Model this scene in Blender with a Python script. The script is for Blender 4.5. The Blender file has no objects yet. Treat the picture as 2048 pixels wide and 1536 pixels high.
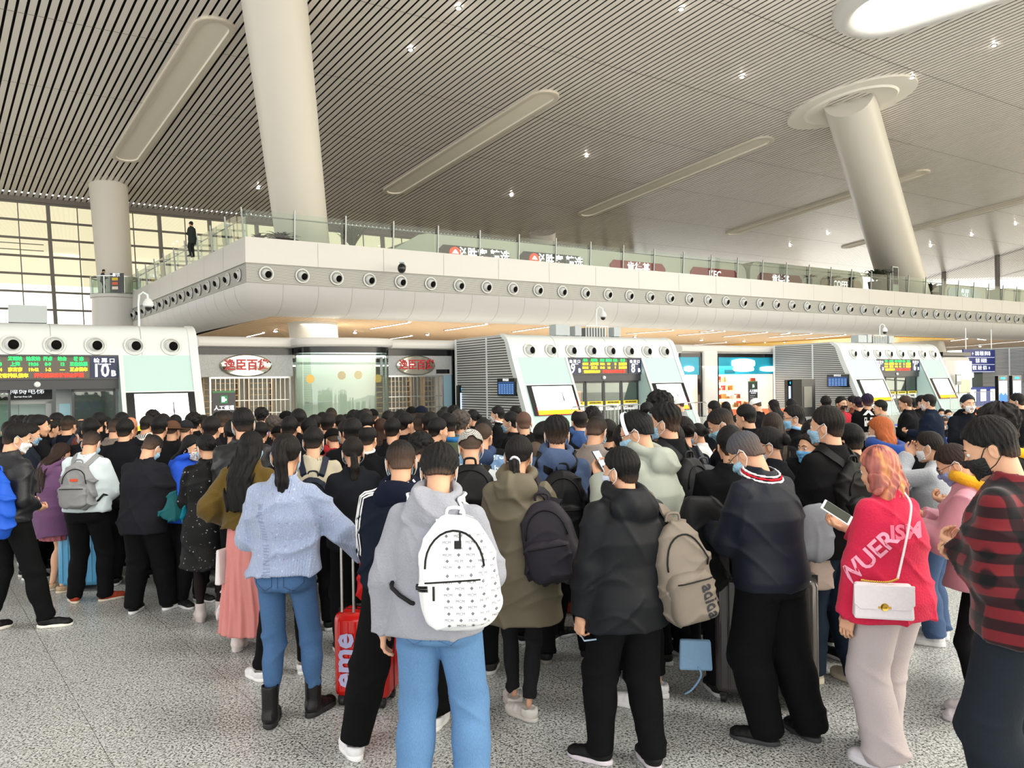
import bpy, math, random
import numpy as np
from mathutils import Vector, Matrix
from mathutils.bvhtree import BVHTree
random.seed(7)
SC = bpy.context.scene
COL = SC.collection
PI = math.pi

# ---------------------------------------------------------------- camera
CAMH = 2.05
F = 1600.0
HX = 0.0153                      # slope of the horizon in the frame
def horizon(px): return 780.6 - HX * px
al = math.atan(HX); pitch = math.atan(3.0 / F)
fwd = Vector((0, math.cos(pitch), -math.sin(pitch)))
up0 = Vector((0, math.sin(pitch), math.cos(pitch))); r0 = Vector((1, 0, 0))
CR = r0 * math.cos(al) - up0 * math.sin(al)
CU = r0 * math.sin(al) + up0 * math.cos(al)
cam_d = bpy.data.cameras.new('camera'); cam = bpy.data.objects.new('camera', cam_d); COL.objects.link(cam)
cam.matrix_world = Matrix(((CR.x, CU.x, -fwd.x, 0), (CR.y, CU.y, -fwd.y, 0), (CR.z, CU.z, -fwd.z, CAMH), (0, 0, 0, 1)))
cam_d.sensor_width = 36; cam_d.lens = F / 2048 * 36; cam_d.clip_end = 600; cam_d.clip_start = 0.05
SC.camera = cam
# ---------------------------------------------------------------- world, exposure
W = bpy.data.worlds.new('daylight'); SC.world = W; W.use_nodes = True
wn = W.node_tree.nodes; wl = W.node_tree.links
bg = wn['Background']; bg.inputs['Strength'].default_value = 2.6
tc = wn.new('ShaderNodeTexCoord'); sx = wn.new('ShaderNodeSeparateXYZ'); rp = wn.new('ShaderNodeValToRGB')
wl.new(tc.outputs['Generated'], sx.inputs[0]); wl.new(sx.outputs['Z'], rp.inputs[0]); wl.new(rp.outputs[0], bg.inputs['Color'])
# the low sun side of the sky (to the right) is warmer
wm = wn.new('ShaderNodeMix'); wm.data_type = 'RGBA'; wr = wn.new('ShaderNodeMapRange'); wr.inputs[1].default_value = .15; wr.inputs[2].default_value = .9
wl.new(sx.outputs['X'], wr.inputs[0]); wl.new(wr.outputs[0], wm.inputs[0]); wl.new(rp.outputs[0], wm.inputs[6]); wm.inputs[7].default_value = (1.6, 1.47, 1.22, 1); wl.new(wm.outputs[2], bg.inputs['Color'])
rp.color_ramp.elements[0].position = 0.0; rp.color_ramp.elements[0].color = (.80, .80, .78, 1)
rp.color_ramp.elements[1].position = 0.45; rp.color_ramp.elements[1].color = (.62, .61, .59, 1)
SC.view_settings.view_transform = 'Standard'; SC.view_settings.look = 'None'
SC.view_settings.gamma = 1; SC.view_settings.use_curve_mapping = False
SC.view_settings.exposure = 0.32
SC.cycles.adaptive_threshold = .02; SC.cycles.max_bounces = 5; SC.cycles.diffuse_bounces = 3; SC.cycles.glossy_bounces = 3
SC.cycles.transparent_max_bounces = 12; SC.cycles.sample_clamp_indirect = 6

def ray(px, py):
    return (fwd + CR * ((px - 1024) / F) + CU * ((768 - py) / F))
CAMP = Vector((0, 0, CAMH))
def at(px, py, d): return CAMP + ray(px, py) * d
def ground(px, py, z=0.0):
    r = ray(px, py); return CAMP + r * ((z - CAMH) / r.z)
UD = Vector((0.8399, 0.5427, 0)); UD.normalize()
VD = Vector((-UD.y, UD.x, 0)); ROTU = math.atan2(UD.y, UD.x)
P0 = Vector((-14.30, 22.34, 0))
def gl(s, w, z): return P0 + UD * s + VD * w + Vector((0, 0, z))
def on_w(px, py, w):
    """point on the upright plane parallel to the gate fronts, w metres behind them: returns (s, z)"""
    r = ray(px, py); n = VD
    t = ((P0 + VD * w) - CAMP).dot(n) / r.dot(n)
    p = CAMP + r * t
    return (p - P0).dot(UD), p.z

# ---------------------------------------------------------------- helpers
MATS = {}
def srgb(h):
    if isinstance(h, str):
        h = h.lstrip('#'); c = [int(h[i:i + 2], 16) / 255 for i in (0, 2, 4)]
    else: c = h
    return tuple((x / 12.92 if x <= .04045 else ((x + .055) / 1.055) ** 2.4) for x in c) + (1,)
def mat(name, col='808080', rough=.6, metal=0, bump=0, scale=40, var=0, emis=None, es=1, spec=None, coat=0, sheen=0, stretch=None, sss=0):
    if name in MATS: return MATS[name]
    m = bpy.data.materials.new(name); m.use_nodes = True; MATS[name] = m
    nt = m.node_tree; n = nt.nodes; l = nt.links; b = n['Principled BSDF']
    c = srgb(col); b.inputs['Base Color'].default_value = c
    b.inputs['Roughness'].default_value = rough; b.inputs['Metallic'].default_value = metal
    if spec is not None: b.inputs['Specular IOR Level'].default_value = spec
    if coat: b.inputs['Coat Weight'].default_value = coat
    if sheen: b.inputs['Sheen Weight'].default_value = sheen; b.inputs['Sheen Roughness'].default_value = .5
    if sss: b.inputs['Subsurface Weight'].default_value = sss; b.inputs['Subsurface Radius'].default_value = (.02, .008, .004)
    if bump or var:
        t = n.new('ShaderNodeTexCoord'); mp = n.new('ShaderNodeMapping'); nz = n.new('ShaderNodeTexNoise')
        nz.inputs['Scale'].default_value = scale; nz.inputs['Detail'].default_value = 3
        if stretch: mp.inputs['Scale'].default_value = stretch
        l.new(t.outputs['Object'], mp.inputs[0]); l.new(mp.outputs[0], nz.inputs['Vector'])
        if bump:
            bp = n.new('ShaderNodeBump'); bp.inputs['Strength'].default_value = bump; bp.inputs['Distance'].default_value = .01
            l.new(nz.outputs['Fac'], bp.inputs['Height']); l.new(bp.outputs[0], b.inputs['Normal'])
        if var:
            mx = n.new('ShaderNodeMix'); mx.data_type = 'RGBA'
            mx.inputs[6].default_value = tuple(x * (1 - var) for x in c[:3]) + (1,)
            mx.inputs[7].default_value = tuple(min(1, x * (1 + var) + .01 * var) for x in c[:3]) + (1,)
            l.new(nz.outputs['Fac'], mx.inputs[0]); l.new(mx.outputs[2], b.inputs['Base Color'])
    if emis:
        b.inputs['Emission Color'].default_value = srgb(emis); b.inputs['Emission Strength'].default_value = es
    return m
def glassmat(name, tint='e8f2ee', refl=.12, rough=.02, fk=.8):
    if name in MATS: return MATS[name]
    m = bpy.data.materials.new(name); m.use_nodes = True; MATS[name] = m
    n = m.node_tree.nodes; l = m.node_tree.links; n.remove(n['Principled BSDF'])
    t = n.new('ShaderNodeBsdfTransparent'); t.inputs[0].default_value = srgb(tint)
    g = n.new('ShaderNodeBsdfGlossy'); g.inputs['Roughness'].default_value = rough
    fr = n.new('ShaderNodeFresnel'); fr.inputs[0].default_value = 1.45
    mm = n.new('ShaderNodeMath'); mm.operation = 'MULTIPLY_ADD'; mm.inputs[1].default_value = fk; mm.inputs[2].default_value = refl * .4
    l.new(fr.outputs[0], mm.inputs[0])
    mx = n.new('ShaderNodeMixShader'); l.new(mm.outputs[0], mx.inputs[0]); l.new(t.outputs[0], mx.inputs[1]); l.new(g.outputs[0], mx.inputs[2])
    l.new(mx.outputs[0], n['Material Output'].inputs[0])
    return m

class MB:
    def __init__(s): s.v = []; s.f = []; s.m = []; s.mi = 0
    def add(s, vs, fs):
        o = len(s.v); s.v += [tuple(v) for v in vs]; s.f += [tuple(i + o for i in f) for f in fs]; s.m += [s.mi] * len(fs); return s
    def box(s, x0, x1, y0, y1, z0, z1):
        return s.add([(x0, y0, z0), (x1, y0, z0), (x1, y1, z0), (x0, y1, z0), (x0, y0, z1), (x1, y0, z1), (x1, y1, z1), (x0, y1, z1)],
                     [(0, 3, 2, 1), (4, 5, 6, 7), (0, 1, 5, 4), (1, 2, 6, 5), (2, 3, 7, 6), (3, 0, 4, 7)])
    def hexa(s, p):   # 8 points, bottom loop then top loop
        return s.add(p, [(0, 3, 2, 1), (4, 5, 6, 7), (0, 1, 5, 4), (1, 2, 6, 5), (2, 3, 7, 6), (3, 0, 4, 7)])
    def tube(s, pts, r, n=8, caps=True):
        pts = [Vector(p) for p in pts]; k = len(pts); rr = r if isinstance(r, (list, tuple)) else [r] * k
        vs = []; a = None
        for i, p in enumerate(pts):
            t = (pts[min(i + 1, k - 1)] - pts[max(i - 1, 0)]).normalized()
            if a is None:
                a = t.orthogonal().normalized()
            else:
                a = (a - t * a.dot(t)); a = a.normalized() if a.length > 1e-6 else t.orthogonal().normalized()
            b = t.cross(a)
            for j in range(n):
                g = 2 * PI * j / n; vs.append(p + (a * math.cos(g) + b * math.sin(g)) * rr[i])
        fs = [(i * n + j, i * n + (j + 1) % n, (i + 1) * n + (j + 1) % n, (i + 1) * n + j) for i in range(k - 1) for j in range(n)]
        if caps: fs += [tuple(reversed(range(n))), tuple(range((k - 1) * n, k * n))]
        return s.add(vs, fs)
    def lathe(s, prof, n=24, c=(0, 0, 0), axis='Z', close=False):   # prof [(r,h)]
        vs = []
        for r, h in prof:
            for j in range(n):
                g = 2 * PI * j / n; x, y = r * math.cos(g), r * math.sin(g)
                p = (x, y, h) if axis == 'Z' else ((x, h, y) if axis == 'Y' else (h, x, y))
                vs.append((p[0] + c[0], p[1] + c[1], p[2] + c[2]))
        k = len(prof)
        fs = [(i * n + j, i * n + (j + 1) % n, (i + 1) * n + (j + 1) % n, (i + 1) * n + j) for i in range(k - 1) for j in range(n)]
        if prof[0][0] > 1e-6 and close: fs.append(tuple(reversed(range(n))))
        if prof[-1][0] > 1e-6 and close: fs.append(tuple(range((k - 1) * n, k * n)))
        return s.add(vs, fs)
    def extr(s, poly, a0, a1, ax='X'):   # 2D polygon (y,z) swept along x (or (x,z) along y, (x,y) along z)
        n = len(poly)
        def mk(a, p):
            return (a, p[0], p[1]) if ax == 'X' else ((p[0], a, p[1]) if ax == 'Y' else (p[0], p[1], a))
        vs = [mk(a0, p) for p in poly] + [mk(a1, p) for p in poly]
        fs = [tuple(range(n)), tuple(reversed(range(n, 2 * n)))] + [(i, i + n, (i + 1) % n + n, (i + 1) % n) for i in range(n)]
        return s.add(vs, fs)
    def ball(s, c, r, n=12, m=8):
        r = r if isinstance(r, (tuple, list)) else (r, r, r); vs = []; fs = []
        for i in range(m + 1):
            th = PI * i / m
            for j in range(n):
                g = 2 * PI * j / n
                vs.append((c[0] + r[0] * math.sin(th) * math.cos(g), c[1] + r[1] * math.sin(th) * math.sin(g), c[2] + r[2] * math.cos(th)))
        for i in range(m):
            for j in range(n): fs.append((i * n + j, (i + 1) * n + j, (i + 1) * n + (j + 1) % n, i * n + (j + 1) % n))
        return s.add(vs, fs)
    def build(s, name, mt=None, parent=None, smooth=False, loc=None, rz=None, bevel=0):
        me = bpy.data.meshes.new(name); me.from_pydata(s.v, [], s.f); me.validate()
        for m_ in (mt if isinstance(mt, (list, tuple)) else [mt]):
            if m_: me.materials.append(m_)
        if isinstance(mt, (list, tuple)) and len(me.polygons) == len(s.m): me.polygons.foreach_set('material_index', s.m)
        o = bpy.data.objects.new(name, me); COL.objects.link(o)
        if parent: o.parent = parent
        if smooth:
            me.polygons.foreach_set('use_smooth', [True] * len(me.polygons))
            if smooth != 'all':
                try: me.set_sharp_from_angle(angle=math.radians(40))
                except Exception: pass
        if loc is not None: o.location = loc
        if rz is not None: o.rotation_euler = (0, 0, rz)
        if bevel:
            b = o.modifiers.new('bevel', 'BEVEL'); b.width = bevel; b.segments = 2; b.limit_method = 'ANGLE'
        me.update(); return o
def empty(name, loc=(0, 0, 0), rz=0, label=None, cat=None, group=None, parent=None):
    o = bpy.data.objects.new(name, None); COL.objects.link(o); o.location = loc; o.rotation_euler = (0, 0, rz); o.empty_display_size = .1
    if parent: o.parent = parent
    return tag(o, label, cat, group)
def tag(o, label=None, cat=None, group=None, kind=None):
    if label: o['label'] = label
    if cat: o['category'] = cat
    if group: o['group'] = group
    if kind: o['kind'] = kind
    return o
def struct(o): o['kind'] = 'structure'; return o
def text_mesh(body, size, name='lettering', bold=0.0, align='CENTER', thick=0.004, res=2, spl=1.0):
    c = bpy.data.curves.new('txt', 'FONT'); c.body = body; c.size = size; c.align_x = align; c.align_y = 'CENTER'; c.space_line = spl
    c.extrude = thick; c.offset = bold; c.resolution_u = res
    o = bpy.data.objects.new('txt', c); COL.objects.link(o)
    d = bpy.context.evaluated_depsgraph_get(); d.update()
    me = bpy.data.meshes.new_from_object(o.evaluated_get(d)); bpy.data.objects.remove(o); bpy.data.curves.remove(c)
    me.name = name; return me
def text(body, size, mt, parent, loc, name='lettering', bold=0.0, align='CENTER', wide=1.0, rot=None, thick=0.004):
    """upright lettering in the parent's x-z plane, facing -y"""
    me = text_mesh(body, size, name, bold, align, thick)
    me.materials.clear(); me.materials.append(mt)
    o = bpy.data.objects.new(name, me); COL.objects.link(o); o.parent = parent
    o.rotation_euler = rot or (PI / 2, 0, 0); o.location = loc; o.scale = (wide, 1, 1)
    return o
# ================================================================ materials of the place
M_white = mat('white_panel', 'd0ceca', .38, spec=.5)
M_white2 = mat('white_steel', 'd5d5d0', .3, spec=.6)
M_col = mat('column_paint', 'd6d1c6', .45)
M_gate = mat('gate_white', 'd9dfdf', .28, coat=.3)
M_teal = mat('pale_teal_glass', 'bcd8d6', .12, coat=.5)
M_dark = mat('dark_frame', '34373c', .35)
M_black = mat('black_gloss', '101114', .2)
M_grey = mat('grey_metal', '8f9394', .35, metal=.6)
M_steel = mat('steel', 'b8bab8', .25, metal=.9)
M_seam = mat('panel_joint', '9c9a94', .6)
M_navy = mat('navy_sign', '16224a', .4)
M_signw = mat('sign_white', 'f4f6fa', .5, emis='f4f6fa', es=.8)
M_glass = glassmat('clear_glass', 'dfeae4', .10)
M_glassg = glassmat('green_edge_glass', 'dde9e2', .05, fk=.4)
M_strip = mat('light_strip', 'ffffff', .5, emis='fff6f2', es=14)
M_spot = mat('lamp_bulb', 'ffffff', .5, emis='fff3ea', es=60)
M_nozz = mat('nozzle_white', 'd2d4d2', .35)
M_hole = mat('nozzle_black', '050505', .7, spec=.1)
M_led = mat('led_board', '5d564d', .5)
def emi(n, c, s): return mat(n, c, .5, emis=c, es=s)
M_g = emi('led_green', '18e85a', 2.2); M_y = emi('led_yellow', 'ffd21e', 2.4); M_r = emi('led_red', 'ff2a1c', 2.2)

def stripes(name, c0, c1, period, duty=.5, axis='Z', rough=.4, metal=0):
    m = bpy.data.materials.new(name); m.use_nodes = True; n = m.node_tree.nodes; l = m.node_tree.links; b = n['Principled BSDF']
    t = n.new('ShaderNodeTexCoord'); s = n.new('ShaderNodeSeparateXYZ'); l.new(t.outputs['Object'], s.inputs[0])
    a = n.new('ShaderNodeMath'); a.operation = 'DIVIDE'; a.inputs[1].default_value = period; l.new(s.outputs[axis], a.inputs[0])
    f = n.new('ShaderNodeMath'); f.operation = 'FRACT'; l.new(a.outputs[0], f.inputs[0])
    g = n.new('ShaderNodeMath'); g.operation = 'GREATER_THAN'; g.inputs[1].default_value = duty; l.new(f.outputs[0], g.inputs[0])
    x = n.new('ShaderNodeMix'); x.data_type = 'RGBA'; x.inputs[6].default_value = srgb(c0); x.inputs[7].default_value = srgb(c1)
    l.new(g.outputs[0], x.inputs[0]); l.new(x.outputs[2], b.inputs['Base Color']); b.inputs['Roughness'].default_value = rough; b.inputs['Metallic'].default_value = metal
    return m
# ================================================================ floor
def floor_mat():
    m = bpy.data.materials.new('granite_floor'); m.use_nodes = True; n = m.node_tree.nodes; l = m.node_tree.links; b = n['Principled BSDF']
    t = n.new('ShaderNodeTexCoord')
    nz = n.new('ShaderNodeTexNoise'); nz.inputs['Scale'].default_value = 75; nz.inputs['Detail'].default_value = 2.5; nz.inputs['Distortion'].default_value = .6
    l.new(t.outputs['Object'], nz.inputs['Vector'])
    r = n.new('ShaderNodeValToRGB'); l.new(nz.outputs['Fac'], r.inputs[0]); cr = r.color_ramp
    cr.elements[0].position = .36; cr.elements[0].color = srgb('3f423f'); cr.elements[1].position = .60; cr.elements[1].color = srgb('d6d8d6')
    e = cr.elements.new(.47); e.color = srgb('a9acaa')
    n2 = n.new('ShaderNodeTexNoise'); n2.inputs['Scale'].default_value = 1.1; n2.inputs['Detail'].default_value = 3; l.new(t.outputs['Object'], n2.inputs['Vector'])
    mx = n.new('ShaderNodeMix'); mx.data_type = 'RGBA'; mx.blend_type = 'MULTIPLY'; mx.inputs[0].default_value = 1
    r2 = n.new('ShaderNodeValToRGB'); r2.color_ramp.elements[0].color = (.86, .87, .87, 1); r2.color_ramp.elements[1].color = (1, 1, 1, 1); l.new(n2.outputs['Fac'], r2.inputs[0])
    l.new(r.outputs[0], mx.inputs[6]); l.new(r2.outputs[0], mx.inputs[7])
    # joints between the slabs
    mp = n.new('ShaderNodeMapping'); mp.inputs['Rotation'].default_value = (0, 0, math.radians(-37.5)); l.new(t.outputs['Object'], mp.inputs[0])
    bk = n.new('ShaderNodeTexBrick'); bk.offset = 0; bk.inputs['Scale'].default_value = 1; bk.inputs['Mortar Size'].default_value = .0028; bk.inputs['Mortar Smooth'].default_value = .1
    bk.inputs['Brick Width'].default_value = .9; bk.inputs['Row Height'].default_value = .9
    bk.inputs['Color1'].default_value = (1, 1, 1, 1); bk.inputs['Color2'].default_value = (1, 1, 1, 1); bk.inputs['Mortar'].default_value = (.42, .42, .42, 1)
    l.new(mp.outputs[0], bk.inputs['Vector'])
    m2 = n.new('ShaderNodeMix'); m2.data_type = 'RGBA'; m2.blend_type = 'MULTIPLY'; m2.inputs[0].default_value = 1
    l.new(mx.outputs[2], m2.inputs[6]); l.new(bk.outputs['Color'], m2.inputs[7]); l.new(m2.outputs[2], b.inputs['Base Color'])
    b.inputs['Roughness'].default_value = .32; b.inputs['Specular IOR Level'].default_value = .4
    return m
o = MB().box(-60, 110, -25, 130, -.3, 0).build('floor', floor_mat()); struct(o)

# ================================================================ main ceiling
dA = ray(-180, 985).normalized(); dB = UD.copy(); PC = at(220, 372, 56)
nC = dA.cross(dB).normalized();
if nC.z > 0: nC = -nC            # pointing down into the hall
def ceil_pt(px, py, off=0):
    r = ray(px, py); t = (PC - nC * 0 + nC * off - CAMP).dot(nC) / r.dot(nC); return CAMP + r * t
def ceil_ab(px, py):
    p = ceil_pt(px, py) - PC
    # solve p = a dA + b dB
    g = Matrix(((dA.dot(dA), dA.dot(dB)), (dA.dot(dB), dB.dot(dB)))); v = Vector((p.dot(dA), p.dot(dB)))
    return tuple(g.inverted() @ v)
A_FAR = ceil_ab(60, 394)[0]
def cpt(a, b, off=0): return PC + dA * a + dB * b + nC * off
M_slat = mat('ceiling_slat', 'f2eae2', .27, metal=.14, spec=.5)
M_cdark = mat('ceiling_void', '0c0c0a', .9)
mb = MB(); PER = .375; WS = .262
b = -48.0
while b < 175:
    a0, a1 = -75.0, A_FAR
    # slats come in lengths with a hairline joint
    p = [cpt(a0, b), cpt(a0, b + WS), cpt(a1, b + WS), cpt(a1, b)]
    q = [x - nC * .03 for x in p]
    mb.hexa([p[0], p[1], p[2], p[3], q[0], q[1], q[2], q[3]])
    b += PER
o = mb.build('ceiling', M_slat); struct(o)
jb = MB()
for k, a in enumerate([A_FAR - 4.5 - 7.2 * i for i in range(14)]):
    jb.add([cpt(a, -48, .004), cpt(a + .03, -48, .004), cpt(a + .03, 175, .004), cpt(a, 175, .004)], [(0, 1, 2, 3)])
struct(jb.build('trim_1', mat('hairline', '4a4640', .8)))
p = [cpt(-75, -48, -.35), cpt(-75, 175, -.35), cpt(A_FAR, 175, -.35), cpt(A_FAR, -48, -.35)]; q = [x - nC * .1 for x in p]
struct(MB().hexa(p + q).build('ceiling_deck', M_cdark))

def stadium(c, d, L, r, n=10):   # outline round a segment in the ceiling plane
    e = nC.cross(d).normalized(); pts = []
    for i in range(n + 1):
        g = -PI / 2 + PI * i / n; pts.append(c + d * (L / 2) + d * (math.cos(g) * r) + e * (math.sin(g) * r))
    for i in range(n + 1):
        g = PI / 2 + PI * i / n; pts.append(c - d * (L / 2) + d * (math.cos(g) * r) + e * (math.sin(g) * r))
    return pts
def loft(loops, cap_first=False, cap_last=True):
    m = MB(); n = len(loops[0]); vs = [p for L in loops for p in L]
    fs = [(i * n + j, i * n + (j + 1) % n, (i + 1) * n + (j + 1) % n, (i + 1) * n + j) for i in range(len(loops) - 1) for j in range(n)]
    if cap_last: fs.append(tuple(range((len(loops) - 1) * n, len(loops) * n)))
    if cap_first: fs.append(tuple(reversed(range(n))))
    return m.add(vs, fs)
M_tro = mat('recess_frame', 'dcd3c2', .5); M_tri = mat('recess_lining', 'fbf3e2', .6, bump=.25, scale=3, stretch=(.3, 3, 1))
TRL = ['long rounded ceiling recess nearest the left column', 'long rounded ceiling recess above the middle of the balcony', 'long rounded ceiling recess between the two big columns, lower right of the middle one', 'long rounded ceiling recess passing behind the right leaning column', 'thin rounded ceiling recess low on the right by the far windows']
for i, (e0, e1) in enumerate([((437, 42), (250, 318)), ((1100, 186), (783, 384)), ((1535, 277), (1168, 429)), ((1850, 342), (1460, 467)), ((2075, 392), (1690, 494))]):
    p0, p1 = ceil_pt(*e0), ceil_pt(*e1); d = (p0 - p1).normalized(); c = (p0 + p1) / 2; L = (p0 - p1).length - 1.2; r = .93
    root = empty('ceiling_recess', c, label=TRL[i], cat='ceiling recess')
    def rel(P): return [x - c for x in P]
    loft([rel([x + nC * o_ for x in stadium(c, d, L, rr)]) for rr, o_ in ((r, -.06), (r, .10), (r - .06, .12), (r - .28, .12), (r - .30, .02))], cap_last=False).build('frame', M_tro, root)
    loft([rel([x + nC * o_ for x in stadium(c, d, L, rr)]) for rr, o_ in ((r - .29, .10), (r - .33, .03))]).build('lining', M_tri, root)
# skylight with a fat white rim
p0 = ceil_pt(1795, 2); p1 = ceil_pt(2090, -95); d = (p0 - p1).normalized(); c = (p0 + p1) / 2; L = (p0 - p1).length
def skylight(c, L, label):
    root = empty('skylight', c, label=label, cat='skylight')
    prof = [(3.0, -.1), (3.0, .02), (2.95, .25), (2.7, .5), (2.35, .55), (2.05, .4), (1.9, .1), (1.85, -.2)]
    loft([[x + nC * o_ - c for x in stadium(c, d, L, rr, 16)] for rr, o_ in prof], cap_last=False).build('rim', M_white, root, smooth='all')
    loft([[x + nC * o_ - c for x in stadium(c, d, L, rr, 16)] for rr, o_ in ((1.96, .03), (1.96, .02))]).build('diffuser', emi('skylight_glow', 'fffdf6', 9), root)
    ld = bpy.data.lights.new('daylight_panel', 'AREA'); ld.shape = 'RECTANGLE'; ld.size = L + 2; ld.size_y = 3.2; ld.energy = 900; ld.color = (1, .985, .95)
    lo = bpy.data.objects.new('daylight_panel', ld); COL.objects.link(lo); lo.location = c + nC * .75
    x = d; z = -nC; y = z.cross(x); lo.matrix_world = Matrix(((x.x, y.x, z.x, lo.location.x), (x.y, y.y, z.y, lo.location.y), (x.z, y.z, z.z, lo.location.z), (0, 0, 0, 1)))
skylight(c, L, 'bright oval skylight with fat white rim at top right of the ceiling')
for k, t in enumerate(('nearer', 'farther')):  # two further skylights, unseen, added for more light from above
    skylight(c - dB * (8 + 22 * k) - dA * (17 + 5 * k), L, 'oval skylight added overhead outside the picture for more light, the %s one' % t)
# recessed spots
SP = [(917, 15), (1362, 17), (821, 98), (1484, 153), (1824, 154), (1988, 90), (1173, 311), (1023, 390), (516, 375), (1655, 467), (1580, 491), (1943, 470), (2031, 448), (1861, 492)]
proto_b = None
def spot(p, label, group, nrm, r=.16):
    root = empty('ceiling_spotlight', p, label=label, cat='ceiling light', group=group)
    global proto_b
    if proto_b is None:
        a = MB(); a.lathe([(.10, .02), (.16, .02), (.18, -.03), (.10, -.05), (.10, .02)], 16); me = a.build('housing', M_steel, root, smooth=True)
        bb = MB(); bb.ball((0, 0, -.03), (.12, .12, .07), 12, 6); me2 = bb.build('bulb', M_spot, root, smooth='all'); proto_b = (me.data, me2.data)
    else:
        for nm, d_ in zip(('housing', 'bulb'), proto_b):
            o = bpy.data.objects.new(nm, d_); COL.objects.link(o); o.parent = root
    return root
for i, (x, y) in enumerate(SP):
    spot(ceil_pt(x, y, .06), 'small bright recessed spotlight among the grey ceiling slats', 'spotlights scattered over the slatted ceiling', nC)

# ================================================================ leaning columns
def column(p0, r0_, p1, r1_, label, collar=None):
    root = empty('column', p0, label=label, cat='column')
    d = (p1 - p0); m = MB(); m.tube([p0 - p0, d * .5, d], [r0_, (r0_ + r1_) / 2, r1_], 40); m.build('shaft', M_col, root, smooth=True)
    return root
q0, q1 = at(604, 470, 39.9), at(549, 4, 35.0)
def xline(a, b, z): return a + (b - a) * ((z - a.z) / (b.z - a.z))
column(xline(q0, q1, 0), 1.20, xline(q0, q1, 20.6), 1.42, 'big white leaning column standing at the corner of the balcony')
c1 = column(at(236, 640, 56), 1.08, at(216, 362, 56), 1.24, 'white column at left in front of the tall windows')
dl = at(232, 640, 56); m = MB(); m.lathe([(1.32, -7), (1.32, 1.75), (1.36, 1.8), (0, 1.8)], 40); m.build('lower_drum', M_white, c1, smooth=True, loc=(0, 0, .0))
top = ceil_pt(1697, 203); q0 = at(1797, 540, 66.5); c3 = column(xline(q0, top, 0), 2.15, top + nC * (-.3), 1.52, 'big white column leaning left at the right of the hall, under an oval collar')
def ell_loop(c, ra, rb, off, n=40):
    e = nC.cross(dA).normalized(); return [c + dA * (math.cos(2 * PI * i / n) * ra) + e * (math.sin(2 * PI * i / n) * rb) + nC * off for i in range(n)]
cc = ceil_pt(1699, 206); rel = lambda P: [x - c3.location for x in P]
loft([rel(ell_loop(cc, ra, rb, o_)) for ra, rb, o_ in ((4.1, 2.85, -.1), (4.1, 2.85, .12), (3.0, 2.2, .14), (2.9, 2.1, .25), (2.7, 1.95, .14), (1.5, 1.4, .02))], cap_last=False).build('collar', mat('collar_panel', 'ece6da', .5), c3, smooth=True)
column(at(1087, 560, 78), 1.15, ceil_pt(1085, 464), 1.25, 'distant column top showing above the restaurant signs')

# ================================================================ tall window walls
M_mull = mat('mullion', '6f6a63', .5); M_mull2 = mat('glazing_bar', '7d7872', .5)
def wall_left():
    # plane through the far edge of the ceiling, parallel to U
    p = ceil_pt(0, 390); base = Vector((p.x, p.y, 0)); H = p.z
    s0, s1 = -22, 20 + 30
    root = empty('window_1', base, rz=ROTU); struct(root)
    fr = MB(); th = MB(); gl_ = MB()
    lean = .05
    def X(s, z, w=0): return (s - (H - z) * -0.0, w + 0 * z, z)
    k = -22.0 + (106.07 - 103.19) % 3.73
    x = -30 + 2.88 - 3.73 * 0
    xs = [2.88 + 3.73 * i for i in range(-8, 16)]
    for x in xs:
        fr.hexa([(x + .6, -.1, 0), (x + .85, -.1, 0), (x + .85, .35, 0), (x + .6, .35, 0), (x - .12, -.1, H), (x + .12, -.1, H), (x + .12, .35, H), (x - .12, .35, H)])
        th.hexa([(x + 2.46, 0, 0), (x + 2.54, 0, 0), (x + 2.54, .1, 0), (x + 2.46, .1, 0), (x + 1.83, 0, H), (x + 1.9, 0, H), (x + 1.9, .1, H), (x + 1.83, .1, H)])
    z = H - .35
    zz = []
    while z > .5:
        fr.box(xs[0], xs[-1], -.06, .12, z - .07, z + .07); zz.append(z); z -= 1.27
    fr.box(xs[0], xs[-1], -.2, .4, H - .3, H + .25)
    for q in (.35, .7):
        th.box(xs[0], 2.6, -.1, 0, zz[2] - 1.27 * q, zz[2] - 1.27 * q + .05); th.box(-2.2, -2.1, -.1, 0, zz[3], zz[2])
    fr.build('window_frame', M_mull, root); th.build('glazing_bars', M_mull2, root)
    gl_.add([(xs[0], .06, 9.6), (xs[-1], .06, 9.6), (xs[-1], .06, H), (xs[0], .06, H)], [(0, 1, 2, 3)]); gl_.build('tinted_window_glass', glassmat('facade_tint', 'aaa388', .05), root)
    gq = MB(); gq.add([(xs[0], .06, 0), (xs[-1], .06, 0), (xs[-1], .06, 9.6), (xs[0], .06, 9.6)], [(0, 1, 2, 3)]); gq.build('window_glass', glassmat('facade_glass', 'f3efe2', .05), root)
wall_left()
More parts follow.
